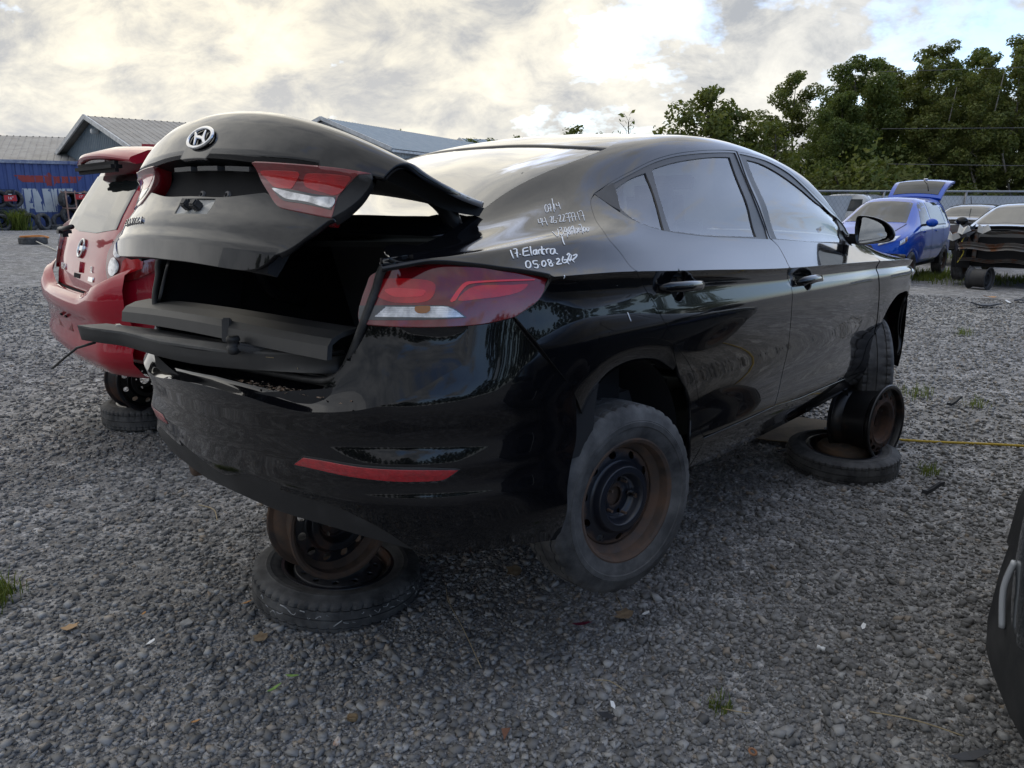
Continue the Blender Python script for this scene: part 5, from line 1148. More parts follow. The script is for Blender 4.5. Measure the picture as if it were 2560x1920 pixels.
for y in (-.62,-.45,.45,.62):
    bm=bmesh.new(); beam(bm,(3.02,y,.34),(3.12,y*.96,.92),.07,.06); bevel(bm,.01,1); bmobj('radiator_support',bm,RAW if abs(y)<.5 else PLASTIC,e)
bm=bmesh.new(); box(bm,(2.98,0,.58),(.06,.80,.42)); bmobj('radiator',bm,DARK,e)
for k in range(9):
    bm=bmesh.new(); c=(r_.uniform(2.9,3.2),r_.uniform(-.82,-.5),r_.uniform(.45,.98)); box(bm,c,(r_.uniform(.08,.3),r_.uniform(.04,.2),r_.uniform(.03,.14)),Matrix.Rotation(r_.uniform(-1,1),3,'X')@Matrix.Rotation(r_.uniform(-1,1),3,'Z'))
    for v in bm.verts: v.co+=Vector((r_.uniform(-.04,.04),r_.uniform(-.04,.04),r_.uniform(-.04,.04)))
    bmobj('torn_piece',bm,(PLASTIC,RAW,WBR,DARK)[k%4],e)
for k,c in enumerate(((3.22,-.62,.93),(3.18,-.30,.95),(3.20,-.78,.80))):
    bm=bmesh.new(); vs=[bm.verts.new(Vector(c)+Vector((r_.uniform(-.05,.05),a*.11,b*.08))) for a,b in ((-1,-.8),(-.2,-1.2),(1,-.3),(.5,.9),(-.3,.3),(-.9,1.1))]; f=bm.faces.new(vs); r=bmesh.ops.extrude_face_region(bm,geom=[f]); bmesh.ops.translate(bm,vec=(.03,0,0),verts=[v for v in r['geom'] if isinstance(v,bmesh.types.BMVert)]); bmesh.ops.recalc_face_normals(bm,faces=bm.faces); bmobj('broken_headlight',bm,WBR,e)
V,F=tube(spline([(3.15,-.62,.80),(3.22,-.66,.62),(3.18,-.60,.5),(3.2,-.68,.3)],5),.010,6); mobj('loose_wire',V,F,mat('yellow_wire',(.45,.36,.03),.6),e); V,F=tube(spline([(3.15,-.72,.85),(3.2,-.74,.55),(3.16,-.70,.2)],5),.010,6); mobj('loose_wire',V,F,TRIM,e)
# wide drum-like rims under it
g0=float(gz(8.5,14.2))
ew=empty('support_rim',(8.62,14.30,g0+.20),'pair of wide black rims standing on the gravel under the wrecked car','wheel rim'); ew.rotation_euler=(0,0,R(35)); rb,rd=rim_mesh('barrel',r=.20,w=.34,m=PLASTIC,md=DARK,parent=ew,step=.03); 
# ---------------- white-roofed estate beyond the blue car
SUVP=paint('silver_white_paint',(.55,.55,.54),amt=.02)
e,body,N,pn=car('estate_car','silver estate car with roof rails half hidden behind the blue hatchback',(11.2,26.3,.18),R(48),SUVP,hw=.90,H=1.72,zb=1.10,rw=.62,rt=-.42,zr=1.12,zc=1.15)
pn('rear_window','x-',[(-.60,1.14),(.60,1.14),(.56,1.52),(-.56,1.52)],WGLASS,step=.09)
for s in (1,-1):
    V,F=tube([(-.2,s*.56,1.70),(-.1,s*.57,1.76),(1.2,s*.58,1.77),(1.35,s*.57,1.71)],.022,6); mobj('roof_rail',V,F,TRIM,e)
for x in (.2,1.0):
    V,F=tube([(x,-.58,1.77),(x,0,1.80),(x,.58,1.77)],.018,6); mobj('roof_bar',V,F,TRIM,e)
# ---------------- cars seen through the sedan's windows
PALE=paint('pale_silver_paint',(.42,.43,.44),amt=.02,metal=.3)
car('silver_sedan','pale silver sedan seen through the rear side window of the black sedan',(.2,11.6,.15),R(49),PALE,hw=.87,zd=1.05,H=1.46,rt=.28,rb=-.42,ro=1.0)
car('white_sedan','white sedan seen through the front side window of the black sedan',(2.9,13.0,.15),R(49),paint('white_paint',(.60,.60,.59),amt=.02),hw=.87,zd=1.05,H=1.46,rt=.28,rb=-.42,ro=1.0)
# ---------------- dark car whose corner enters the frame at the lower right
NB=paint('dark_green_paint',(.004,.008,.008),amt=.02)
e,body,N,pn=car('dark_car','dark car whose scuffed plastic bumper corner enters at the lower right edge',(2.33,1.67,.02),R(45),NB,hw=.88,zd=1.06,H=1.46,rt=.28,rb=-.42,ro=1.0,zb=.97)
yy=np.linspace(-.86,.86,41)
def nbx(y,d): return -1.0-d+.45*max(0,(abs(y)-.45)/.41)**2.6
rows=[[(nbx(y,d),y*k,z) for y in yy] for z,d,k in ((.74,-.01,1.,),(.70,.012,1.01),(.58,.02,1.02),(.565,.012,1.015),(.50,.02,1.025),(.36,.03,1.035),(.26,.02,1.03),(.20,-.01,1.01),(.18,-.06,.98))]
nb=loft('rear_bumper',rows,mat('scuffed_bumper_plastic',(.020,.021,.022),.6,c2=(.045,.045,.045),scale=8,bump=.2,bscale=250),e)
V,F=tube(spline([(nbx(.80,.034),.80*1.03,.60),(nbx(.805,.040),.81*1.035,.52),(nbx(.80,.034),.80*1.035,.42)],6),.008,8); mobj('marker_strip',V,F,mat('pale_marker_lens',(.42,.44,.46),.2,coat=1.),nb)
# ================================================================= buildings, container, tyre racks
D1=Vector((.755,.654,0)); D2=Vector((.654,-.755,0)); UP=Vector((0,0,1))
def at(o,a,b,z): return Vector((o[0],o[1],0))+D1*a+D2*b+UP*z
GREYROOF=mat('weathered_metal_roof',(.30,.285,.265),.55,metal=.2,c2=(.22,.205,.19),scale=1.2)
BLUEROOF=mat('blue_metal_roof',(.12,.19,.26),.5,metal=.2,c2=(.16,.23,.30),scale=1.5)
CLAD=mat('blue_grey_cladding',(.11,.15,.185),.6,c2=(.14,.18,.21),scale=1.5)
WHITETRIM=mat('white_trim',(.62,.62,.60),.6,c2=(.45,.45,.44),scale=3)
def ribbed(nm,p0,u,v,lu,lv,m,parent,pitch=.5,h=.05,w=.25,n=None):
    """profiled sheet from p0 spanning u*lu by v*lv, ribs run along v"""
    n=n or u.cross(v).normalized(); k=max(2,int(lu/pitch)); xs=[]
    for i in range(k):
        x=i*lu/k; q=lu/k
        xs+= [(x,0),(x+q*(1-w)*.5,0),(x+q*(1-w)*.5+q*w*.2,h),(x+q*(1+w)*.5-q*w*.2,h),(x+q*(1+w)*.5,0)]
    xs.append((lu,0)); rows=[]
    for t in (0,lv): rows.append([tuple(p0+u*x+v*t+n*z) for x,z in xs])
    return loft(nm,rows,m,parent,smooth=False)
def shed(name,label,o,length,half,eave,ridge,th,wallm,roofm,over=.5,trim=WHITETRIM,pitch=.55):
    """gabled shed: o is the ground point under the gable's middle, ridge along D1, gable facing -D1"""
    D1=Vector((math.cos(th),math.sin(th),0)); D2=Vector((math.sin(th),-math.cos(th),0))
    def at(o,a,b,z): return Vector((o[0],o[1],0))+D1*a+D2*b+UP*z
    e=empty(name,(o[0],o[1],0),label,'building'); e_=Vector((o[0],o[1],0)); z0=-.5
    I=e.matrix_world
    L=lambda p: Vector(p)-e_
    for s in (-1,1):
        a=at(o,-over,0,ridge); sl=(at(o,-over,s*(half+over),eave-(ridge-eave)*over/half)-a); ln=sl.length; sl.normalize()
        u,v=(D1,sl); r=ribbed('roof',L(a+UP*.04),u,v,length+2*over,ln,roofm,e,pitch=pitch*.7,h=.025)
        bm=bmesh.new(); beam(bm,L(a+UP*.0-D1*.05),L(a+sl*ln-D1*.05),.10,.26); bmobj('fascia',bm,trim,e)
        bm=bmesh.new(); c=at(o,length/2,s*(half+over*.9),eave-(ridge-eave)*over/half*.9-.12); beam(bm,L(at(o,-over,s*(half+over*.98),eave-(ridge-eave)*over/half-.1)),L(at(o,length+over,s*(half+over*.98),eave-(ridge-eave)*over/half-.1)),.06,.16); bmobj('gutter',bm,trim,e)
        ribbed('side_wall',L(at(o,0,s*half,z0)),D1,UP,length,eave-z0,wallm,e,pitch=.4,h=.03,n=D2*s)
    # gable wall as a ribbed sheet cut to the roof line
    n=-D1; k=int(2*half/.30); top=[];bot=[]
    for i in range(k+1):
        b=-half+2*half*i/k
        for d,h_ in ((0,0),(.18,0),(.20,.03),(.27,.03)):
            bb=min(b+d,half); z=eave+(ridge-eave)*(1-abs(bb)/half)-.06; top.append(tuple(L(at(o,0,bb,z)+n*h_))); bot.append(tuple(L(at(o,0,bb,z0)+n*h_)))
    loft('gable_wall',[bot,top],wallm,e,smooth=False)
    V=[L(at(o,length,-half,z0)),L(at(o,length,half,z0)),L(at(o,length,half,eave)),L(at(o,length,0,ridge)),L(at(o,length,-half,eave))]; mobj('back_wall',V,[(0,1,2,3,4)],wallm,e,False)
    return e
GO=(-24.97,48.56); GT1=Vector((math.cos(.8),math.sin(.8),0)); GT2=Vector((math.sin(.8),-math.cos(.8),0))
def ga(a,b,z): return GT1*a+GT2*b+UP*z
a=shed('gabled_shed','blue-grey clad shed with a grey metal roof and a white gable light',GO,20,5.98,4.3,6.21,.8,CLAD,GREYROOF)
bm=bmesh.new(); box(bm,ga(-.25,.6,5.35),(.42,.3,.26),Matrix.Rotation(.8,3,'Z')); bevel(bm,.04,2); fl=bmobj('flood_light',bm,WHITETRIM,a)
bm=bmesh.new(); beam(bm,ga(-.35,-5.2,2.85),ga(-.35,5.6,3.9),.10,.10); bmobj('sloping_pipe',bm,WHITETRIM,a)
bm=bmesh.new(); beam(bm,ga(.2,6.3,4.15),ga(14,6.3,4.15),.12,.5); bmobj('red_sign_band',bm,mat('red_band',(.38,.03,.03),.5),a)
shed('grey_roofed_shed','long low shed with a weathered grey metal roof behind the blue container',(-36.3,55.8),8,8.1,3.8,5.7,.46,mat('dark_cladding',(.05,.05,.055),.7),GREYROOF)
shed('blue_roofed_shed','white-trimmed shed with a blue metal roof above the open boot lid',(-13.12,57.09),38,5.0,4.95,6.93,1.21,mat('white_cladding',(.50,.52,.53),.6),BLUEROOF)
shed('small_shed','small distant gabled shed beyond the blue-roofed shed',(-4.95,84),5,2.2,6.7,7.5,.5,mat('pale_cladding',(.45,.47,.48),.6),BLUEROOF,pitch=.9)
# ---------------- shipping container with painted bird and letters
CB=(-18.9,28.7)
e=empty('shipping_container',(CB[0],CB[1],0),'blue shipping container painted with a red bird and large white letters','container'); O=Vector((CB[0],CB[1],0))
CBLUE=mat('faded_blue_container',(.055,.085,.23),.55,c2=(.080,.11,.25),scale=.8,bump=.1,bscale=6); CWHITE=mat('flaking_white_paint',(.60,.60,.57),.7,c2=(.36,.38,.42),scale=2.2,lo=.5,hi=.75); CRED=mat('faded_red_paint',(.36,.05,.035),.65,c2=(.27,.045,.045),scale=3)
def cz(a): return .28+.0*a
def cp(a,z,out=0): return at(CB,a,-.0,z+.30)+D2*out-O
A0,A1=-5.2,7.0
ribbed('corrugated_side',cp(A0,.12),D1,UP,A1-A0,2.34,CBLUE,e,pitch=.28,h=-.036,w=.5,n=D2)
for z in (.06,2.50):
    bm=bmesh.new(); beam(bm,cp(A0,z,.01),cp(A1,z,.01),.10,.12); bmobj('side_rail',bm,CBLUE if z<1 else mat('bare_top_rail',(.35,.37,.42),.5,c2=(.08,.10,.22),scale=2),e)
bm=bmesh.new(); V=[cp(A0,2.52),cp(A1,2.52),cp(A1,2.52)-D2*2.4,cp(A0,2.52)-D2*2.4]; mobj('container_roof',V,[(0,1,2,3)],CBLUE,e,False)
for a in (A0,A1):
    V=[cp(a,0),cp(a,2.5),cp(a,2.5)-D2*2.4,cp(a,0)-D2*2.4]; mobj('container_end',V,[(0,1,2,3)],CBLUE,e,False)
    bm=bmesh.new(); beam(bm,cp(a,0,.02),cp(a,2.55,.02),.14,.14); bmobj('corner_post',bm,CBLUE,e)
class FlatC:
    """plane of the container side; u along it, v up; follows the corrugation"""
    def __call__(s,u,v):
        u=np.atleast_1d(u);v=np.atleast_1d(v); k=int((A1-A0)/.28); q=(A1-A0)/k; t=((u-A0)%q)/q
        d=-.036*np.clip(np.minimum(t-.25,.75-t)/.05,0,1)
        return np.stack([np.array(cp(a,z,0)) for a,z in zip(u,v)])+np.array(D2)[None]*d[:,None]
    def normal(s,u,v): return np.repeat(np.array(D2)[None],len(np.atleast_1d(u)),0)
FC=FlatC()
def cpx(x,y):        # picture of the side: container metres from pixels of a study crop
    return None
def deco(nm,pts,m,holes=()): return panel(nm,FC,[(*p,1) for p in pts],m,e,off=.006,step=.07,flange=0,side=1,holes=[[(*p,1) for p in h] for h in holes])
deco('painted_bird',[(.87,2.02),(1.92,2.01),(1.95,2.10),(2.00,2.13),(2.07,2.11),(2.12,1.99),(3.17,2.0),(2.92,1.76),(2.2,1.74),(2.15,1.64),(1.91,1.64),(1.89,1.76),(1.12,1.77)],CRED)
deco('painted_letter',[(1.08,1.54),(1.55,1.54),(1.76,.83),(1.73,1.54),(1.99,1.54),(2.05,.68),(1.44,.68),(1.39,.82),(1.25,.82),(1.22,.67),(1.10,.68),(1.02,1.1)],CWHITE,[[(1.335,1.27),(1.375,1.01),(1.27,1.01)]])
deco('painted_letter',[(2.02,1.54),(2.75,1.55),(2.73,1.41),(2.26,.9),(2.16,.98),(2.14,.68),(2.06,.68)],CWHITE); deco('painted_letter',[(.90,.95),(1.04,.97),(1.05,.74),(.92,.80)],CWHITE)
# ---------------- tyre racks, tyres, sign boards
PINK=mat('primer_pink_steel',(.42,.27,.22),.6,c2=(.30,.17,.12),scale=6); NAVY=mat('dark_blue_steel',(.02,.028,.06),.5)
SIGNR=mat('red_sign',(.50,.02,.025),.4); SIGNW=mat('white_print',(.78,.78,.77),.5)
def wp(a,out,z): return at(CB,a,out,z+.30)
def rack(label,a0,a1,z1,m,out0,out1,mids,shelves):
    o=wp((a0+a1)/2,(out0+out1)/2,0); e=empty('tyre_rack',(o[0],o[1],o[2]),label,'tyre rack'); Oo=Vector(o)
    def b(nm,p,q,w=.04): bm=bmesh.new(); beam(bm,wp(*p)-Oo,wp(*q)-Oo,w); bmobj(nm,bm,m,e)
    for a in (a0,*mids,a1):
        for ou in (out0,out1):
            if ou==out0 and a in mids: continue
            b('post',(a,ou,0),(a,ou,z1))
    for z in shelves:
        for ou in (out0,out1): b('rail',(a0,ou,z),(a1,ou,z),.035)
        for a in (a0,a1): b('side_rail',(a,out0,z),(a,out1,z),.035)
    return e
def signboard(label,a,out,z,w,h,txt):
    o=wp(a,out,z); e=empty('rack_sign',tuple(o),label,'sign'); e.rotation_euler=(0,0,math.atan2(D1.y,D1.x))
    bm=bmesh.new(); box(bm,(0,0,0),(w,.012,h)); bmobj('board',bm,SIGNR,e)
    bm=bmesh.new(); box(bm,(0,-.009,h*.40),(w,.006,h*.20)); bmobj('header_strip',bm,mat('black_header',(.015,.015,.017),.5),e)
    bm=bmesh.new(); box(bm,(.0,-.0135,h*.40),(w*.28,.003,h*.09)); bmobj('header_print',bm,SIGNW,e)
    text3d('lettering',txt,h*.52,e,SIGNW,lambda x,y,z:Vector((x-w*.22,-.010-z,y-h*.27)))
rack('pink steel tyre rack with the 17 inch sign, in front of the blue container',2.30,3.27,1.47,PINK,.25,.95,(2.61,2.94),(.12,.22,.83,1.40))
rack('dark blue tyre rack with the 16 inch sign at the left edge of the picture',-1.5,.66,1.50,NAVY,.30,.95,(-.4,),(.15,.85,1.48))
signboard('red sign board reading 17 inch on the pink tyre rack',2.775,.985,1.27,.33,.24,'17"'); signboard('red sign board reading 16 inch on the dark blue tyre rack',.52,.985,1.22,.38,.26,'16"')
TY0=None
def tyre_at(a,out,z,yaw,tilt,label,group=None,s=1.):
    global TY0
    o=wp(a,out,z); r=TY0
    if r is None:
        r=tyre_mesh('tyre',n=90,ro=.317,ri=.20,w=.20); TY0=r; t=r
    else: t=r.copy(); COL.objects.link(t)
    t.location=o; t.rotation_euler=(tilt,0,yaw); t.scale=(s,s,s); tag(t,label,'tyre'); 
    if group: t['group']=group
    return t
ya=math.atan2(D1.y,D1.x)
GT='tyres on the racks by the container'
for k,(a,ou,z) in enumerate([(a,ou,z) for z in (1.14,) for a in (2.36,2.98) for ou in (.30,.52,.75)]): tyre_at(a+.10,ou,z-.0,ya+R(18),0,'%s black tyre in the %s column of the pink rack top bay'%(('front','middle','back')[2-k%3],('left','right')[k//3]),GT+' (pink rack, top)')
for k,(a,ou) in enumerate([(a,ou) for a in (2.45,3.05) for ou in (.32,.60)]): tyre_at(a,ou,.55,ya+R(12),0,'%s black tyre in the %s column of the pink rack lower bay'%(('back','front')[k%2],('left','right')[k//2]),GT+' (pink rack, bottom)')
for k,(a,ou) in enumerate([(a,ou) for a in (-1.1,-.45,.20,.66) for ou in (.40,.66)]): tyre_at(a,ou,1.17,ya+R(10),0,'%s black tyre in the %s column of the dark blue rack top bay'%(('back','front')[k%2],('first','second','third','fourth')[k//2]),GT+' (blue rack, top)')
for k,(a,ou) in enumerate([(a,ou) for a in (-1.1,-.45,.15) for ou in (.40,.66)]): tyre_at(a,ou,.48,ya+R(10),0,'%s black tyre in the %s column of the dark blue rack lower bay'%(('back','front')[k%2],('first','second','third')[k//2]),GT+' (blue rack, bottom)')
tyre_at(.98,1.15,.36,ya+R(5),R(-14),'grey worn tyre leaning by the left rack, ring face towards us')
tyre_at(1.42,1.10,.35,ya+R(38),R(-10),'worn tyre leaning against the ring-faced tyre, turned half sideways')
tyre_at(.72,.85,.50,ya+R(15),R(-8),'large tyre standing behind the two leaning tyres',s=1.12)
tyre_at(.10,1.3,.34,ya+R(10),R(-18),'grey tyre leaning at the left picture edge below the 16 inch sign')
tyre_at(1.96,.95,.13,0,R(90),'tyre lying flat on the gravel left of the pink rack',s=1.05)
tyre_at(2.1,.45,.32,ya+R(20),R(-6),'dark tyre standing in the shade behind the flat-lying tyre')
# ---------------- chain-link fence with white privacy slats
F0=Vector((6,24.6,0)); F1=Vector((46,33.6,0)); fd=(F1-F0).normalized(); fl_=(F1-F0).length; fh=2.13
e=empty('chain_link_fence',tuple(F0),'chain-link fence with white privacy sheeting and a steel top rail','fence')
STEEL=mat('galvanised_steel',(.30,.31,.32),.45,metal=.7); SHEET=mat('white_sheeting',(.62,.63,.64),.7,c2=(.5,.52,.54),scale=.6); MESH=mat('mesh_wire',(.16,.165,.17),.5,metal=.5)
def fp(t,z): return fd*t+UP*(z-.42)
V,F=tube([fp(t,fh) for t in np.linspace(0,fl_,9)],.032,8); mobj('top_rail',V,F,STEEL,e)
for i in range(14):
    t=i*fl_/13; V,F=tube([fp(t,-.2),fp(t,fh+.02)],.036,8); mobj('post',V,F,STEEL,e)
V=[fp(0,.0)+Vector((0,.04,0)),fp(fl_,0)+Vector((0,.04,0)),fp(fl_,fh-.12)+Vector((0,.04,0)),fp(0,fh-.12)+Vector((0,.04,0))]; n_=Vector((-fd.y,fd.x,0))
rows=[[tuple(fp(t,z)+n_*(.05+.015*math.sin(t*5+z*3))) for t in np.linspace(0,fl_,160)] for z in (.05,.7,1.4,fh-.14-.0)]
loft('privacy_sheet',rows,SHEET,e)
V=[];F=[]
k=0
for i in range(int(fl_/.16)):
    for s in (1,-1):
        t0=i*.16; t1=t0+s*fh*.75; p=fp(t0,.05)-n_*.02; q=fp(t1,fh-.02)-n_*.02
        w=.003; o=len(V); V+=[p-fd*w,p+fd*w,q+fd*w,q-fd*w]; F.append((o,o+1,o+2,o+3))
mw=mobj('wire_mesh',V,F,MESH,e,False); mw['kind']='stuff'
# ---------------- overhead wires and their poles (poles outside the frame)
for k,(z0,z1,y,lb) in enumerate(((7.2,8.6,40,'highest thin overhead wire crossing in front of the tall trees'),(4.6,5.3,39,'middle thin overhead wire crossing in front of the tall trees'),(3.0,3.1,38,'lowest thin overhead wire, just above the fence'))):
    p=[(x,y-.1*x,z0+(z1-z0)*(x-17)/38-.25*math.sin(math.pi*(x-17)/38)) for x in np.linspace(17,55,24)]; V,F=tube(p,.014,5); tag(mobj('overhead_wire',V,F,mat('wire_grey',(.08,.08,.085),.6)),lb,'wire')
# ================================================================= trees
BARK=mat('bark',(.045,.038,.030),.95,c2=(.09,.078,.062),scale=8); PALEBARK=mat('pale_bark',(.24,.225,.19),.9,c2=(.13,.12,.10),scale=9)
def leafmat(nm,c,c2):
    M=MB(nm); a=M.n('ShaderNodeAttribute',attribute_name='tone'); f=M.mix(a.outputs['Fac'],c,c2); M.set(Base_Color=f,Roughness=.6,Specular_IOR_Level=.25)
    tr=M.n('ShaderNodeBsdfTranslucent'); M.l(M.mix(1.,f,(1.5,1.5,.8),'MULTIPLY'),tr.inputs[0]); mx=M.n('ShaderNodeMixShader'); mx.inputs[0].default_value=.35
    out=M.t.nodes['Material Output']; M.l(M.b.outputs[0],mx.inputs[1]); M.l(tr.outputs[0],mx.inputs[2]); M.l(mx.outputs[0],out.inputs[0]); return M.m
LEAF=[leafmat('leaf_dark',(.066,.105,.028),(.135,.16,.045)),leafmat('leaf_mid',(.088,.122,.034),(.17,.178,.055)),leafmat('leaf_light',(.075,.105,.024),(.150,.16,.045))]
def tree_mesh(h,crown0,rx,nleaf,leaf,seed,form='round',bare=False,size=.30,trunk=.16):
    r=np.random.default_rng(seed)
    # limbs
    tv=[];tf=[]
    def limb(p,q,r0,r1,n=6):
        m=[np.array(p)+(np.array(q)-np.array(p))*t+r.normal(0,.04*np.linalg.norm(np.array(q)-np.array(p)),3)*(0<t<1) for t in np.linspace(0,1,5)]
        V,F=tube(m,np.linspace(r0,r1,5),n); o=len(tv); tv.extend(V); tf.extend([tuple(i+o for i in f) for f in F]); return m
    tr=limb((0,0,-.3),(r.normal(0,.3),r.normal(0,.3),h*.92),trunk,.03,8)
    cl=[]
    nb=22
    for k in range(nb):
        t=crown0+(1-crown0)*(k+.5)/nb; z=h*t; a=k*2.4+r.uniform(-.4,.4)
        if form=='round': w=rx*math.sin(math.pi*min(1,max(.05,(t-crown0)/(1-crown0)*.86+.10)))**.75
        else: w=rx*(1-(t-crown0)/(1-crown0))**.55*.9+.25
        w*=r.uniform(.7,1.12); b=np.array([math.cos(a)*w,math.sin(a)*w,z+h*.03]); base=np.array([0,0,max(h*crown0*.75,z-w*.5)])
        limb(base,b*[.85,.85,1],trunk*.32*(1-t*.6),.012,5); cl.append((b,w)); cl.append((base*.4+b*.6,w*.7)); cl.append((b*[.6,.6,1]+r.normal(0,.25,3),w*.6))
    cl.append((np.array([0,0,h*.97]),rx*.3))
    tm=bpy.data.meshes.new('trunk'); tm.from_pydata([tuple(p) for p in tv],[],tf); tm.polygons.foreach_set('use_smooth',[True]*len(tm.polygons))
    # leaf clumps
    C_=np.array([c for c,w in cl]);Wd=np.array([.30+.34*w for c,w in cl]); p_=Wd**2/np.sum(Wd**2)
    i=r.choice(len(cl),nleaf,p=p_); d=r.normal(0,1,(nleaf,3)); d/=np.linalg.norm(d,axis=1,keepdims=True); rad=Wd[i]*r.uniform(.25,1,nleaf)**.5
    P=C_[i]+d*rad[:,None]*[1,1,.75]
    nrm=d*.55+r.normal(0,.55,(nleaf,3))+[0,0,.45]; nrm/=np.linalg.norm(nrm,axis=1,keepdims=True)
    t1=np.cross(nrm,r.normal(0,1,(nleaf,3)));t1/=np.linalg.norm(t1,axis=1,keepdims=True);t2=np.cross(nrm,t1); s=size*r.uniform(.55,1.25,(nleaf,1))
    V=np.stack([P-t1*s*.55,P+t2*s*.30+nrm*s*.06,P+t1*s*.55,P-t2*s*.30+nrm*s*.06],1).reshape(-1,3); F=np.arange(nleaf*4).reshape(-1,4)
    lm=bpy.data.meshes.new('crown'); lm.vertices.add(len(V)); lm.vertices.foreach_set('co',V.ravel()); lm.loops.add(nleaf*4); lm.loops.foreach_set('vertex_index',F.ravel()); lm.polygons.add(nleaf); lm.polygons.foreach_set('loop_start',np.arange(0,nleaf*4,4)); lm.update(); lm.validate()
    a=lm.attributes.new('tone','FLOAT','FACE'); tone=np.clip(r.normal(.5,.28,nleaf),0,1); a.data.foreach_set('value',tone)
    lm.materials.append(LEAF[leaf]); return tm,lm
SPEC={}
def tree(kind,x,y,s,rot,label,group=None,bark=None,name='broadleaf_tree'):
    if kind not in SPEC:
        SPEC[kind]={'tall':lambda:tree_mesh(12,.16,2.9,24000,0,1,size=.23),'tall2':lambda:tree_mesh(12.5,.12,2.6,22000,1,2,size=.23),'slim':lambda:tree_mesh(12,.30,1.7,9000,1,3,'cone',size=.22,trunk=.11),'small':lambda:tree_mesh(7.5,.10,2.3,8000,2,4,size=.28),'loose':lambda:tree_mesh(6.5,.22,1.7,2600,2,5,size=.26),'shrub':lambda:tree_mesh(2.2,.02,1.3,2600,1,6,size=.2,trunk=.05),'bare':lambda:tree_mesh(6,.4,.9,60,2,7,trunk=.06)}[kind]()
    tm,lm=SPEC[kind]
    if not tm.materials: tm.materials.append(bark or BARK)
    e=empty(name,(x,y,float(gz(np.clip(x,-40,40),min(y,60)))),label,'tree',group); e.scale=(s,s,s); e.rotation_euler=(0,0,rot)
    a=bpy.data.objects.new('trunk',tm); link(a,e); b=bpy.data.objects.new('crown',lm); link(b,e)
    return e
ORD='first second third fourth fifth sixth seventh eighth ninth tenth eleventh twelfth thirteenth fourteenth fifteenth sixteenth'.split()
tree('slim',0,0,.01,0,'x',bark=PALEBARK) if False else None
row=[(17.8,44.0,.72,'tall','dark tree at the left end of the tall row, lower than its neighbours'),(19.2,45.5,.93,'tall','tall dark tree with a knobbly top, leftmost peak of the row'),(21.3,47,.90,'tall2','bushy mid-green tree right of the leftmost peak'),(23.6,45.5,.96,'tall2','bushy tree with a broad crown in the middle of the tall row'),(26.2,47,1.0,'tall','dark broad tree behind the pale trunks'),(28.6,46,1.02,'tall2','bushy green tree right of the pale trunks'),(31.0,45,1.06,'tall','dark tall tree near the right edge of the picture'),(33.2,46,1.14,'tall2','tallest tree, filling the top right corner'),(35.8,45,1.1,'tall','tall tree cut by the right edge of the picture'),(38.5,46,1.1,'tall2','tall tree just outside the right edge of the view')]
for k,(x,y,s,kd,lb) in enumerate(row): tree(kd,x,y,s*.83,k*1.7,lb)
for k,(x,y,s,lb) in enumerate(((24.3,42.0,.86,'slim pale-trunked tree, left one of the bare stems'),(26.0,42.0,.90,'slim pale-trunked tree with a forked bare stem'),(28.7,41.5,.80,'slim pale-trunked tree, right one of the bare stems'),(22.6,43,.8,'slim light-green tree left of the pale trunks'))): tree('slim',x,y,s*.86,k*2.1,lb,bark=PALEBARK,name='slim_tree')
for k in range(16): tree('shrub',15.5+k*1.5+.4*math.sin(k*3),41.2+1.2*math.sin(k*5),1.25+.35*math.sin(k*7),k*1.3,'leafy undergrowth shrub behind the fence, %s from the left in its row'%ORD[k],'undergrowth shrubs behind the fence',name='shrub')
for k in range(6): tree('tall' if k%2 else 'tall2',17.5+k*3.6,51,.74,k*2.3+.5,'dark tree deep behind the front row, %s from the left'%ORD[k],'second row of trees',name='broadleaf_tree')
tree('small',9.6,40,.90,.3,'light green bushy tree behind the sedan roof'); tree('small',11.2,41,.80,2.1,'light green tree with spiky shoots beside the bushy one'); tree('loose',13.0,41,.82,1.2,'thin yellowish tree with sky showing through, left of the tall row'); tree('loose',8.1,42,.70,3.2,'small thin tree at the left foot of the bushy one')
for k,(x,y,s,lb) in enumerate(((-13.5,78,1.14,'distant bushy treetop left above the blue roof'),(-11.5,80,1.17,'distant treetop right above the blue roof'),(-4.0,82,1.1,'small distant treetop right of the small shed'),(-1.8,80,1.08,'distant treetop farther right of the small shed'),(.6,80,1.12,'distant treetop at the left of the sedan roof'),(4.6,60,1.02,'shrubby treetop poking above the sedan roof'),(6.4,62,.97,'second shrubby treetop above the sedan roof'))): tree('loose',x,y,s*.98,k*1.1,lb,name='distant_tree')
tree('bare',7.9,55,1.22,0,'nearly bare thin tree above the sedan roof',name='bare_tree')
# trees at the right and behind the camera, seen only as reflections in the paint
for k,(x,y,s) in enumerate([(62*math.cos(a)+3*math.sin(a*9),62*math.sin(a)-2,.86+.18*math.sin(a*13)) for a in np.linspace(.45,-3.0,60)]): tree('tall' if k%2 else 'tall2',x,y,s,k*1.9,'tree of the yard edge outside the view, reflected in the black paint','trees around the yard outside the view')
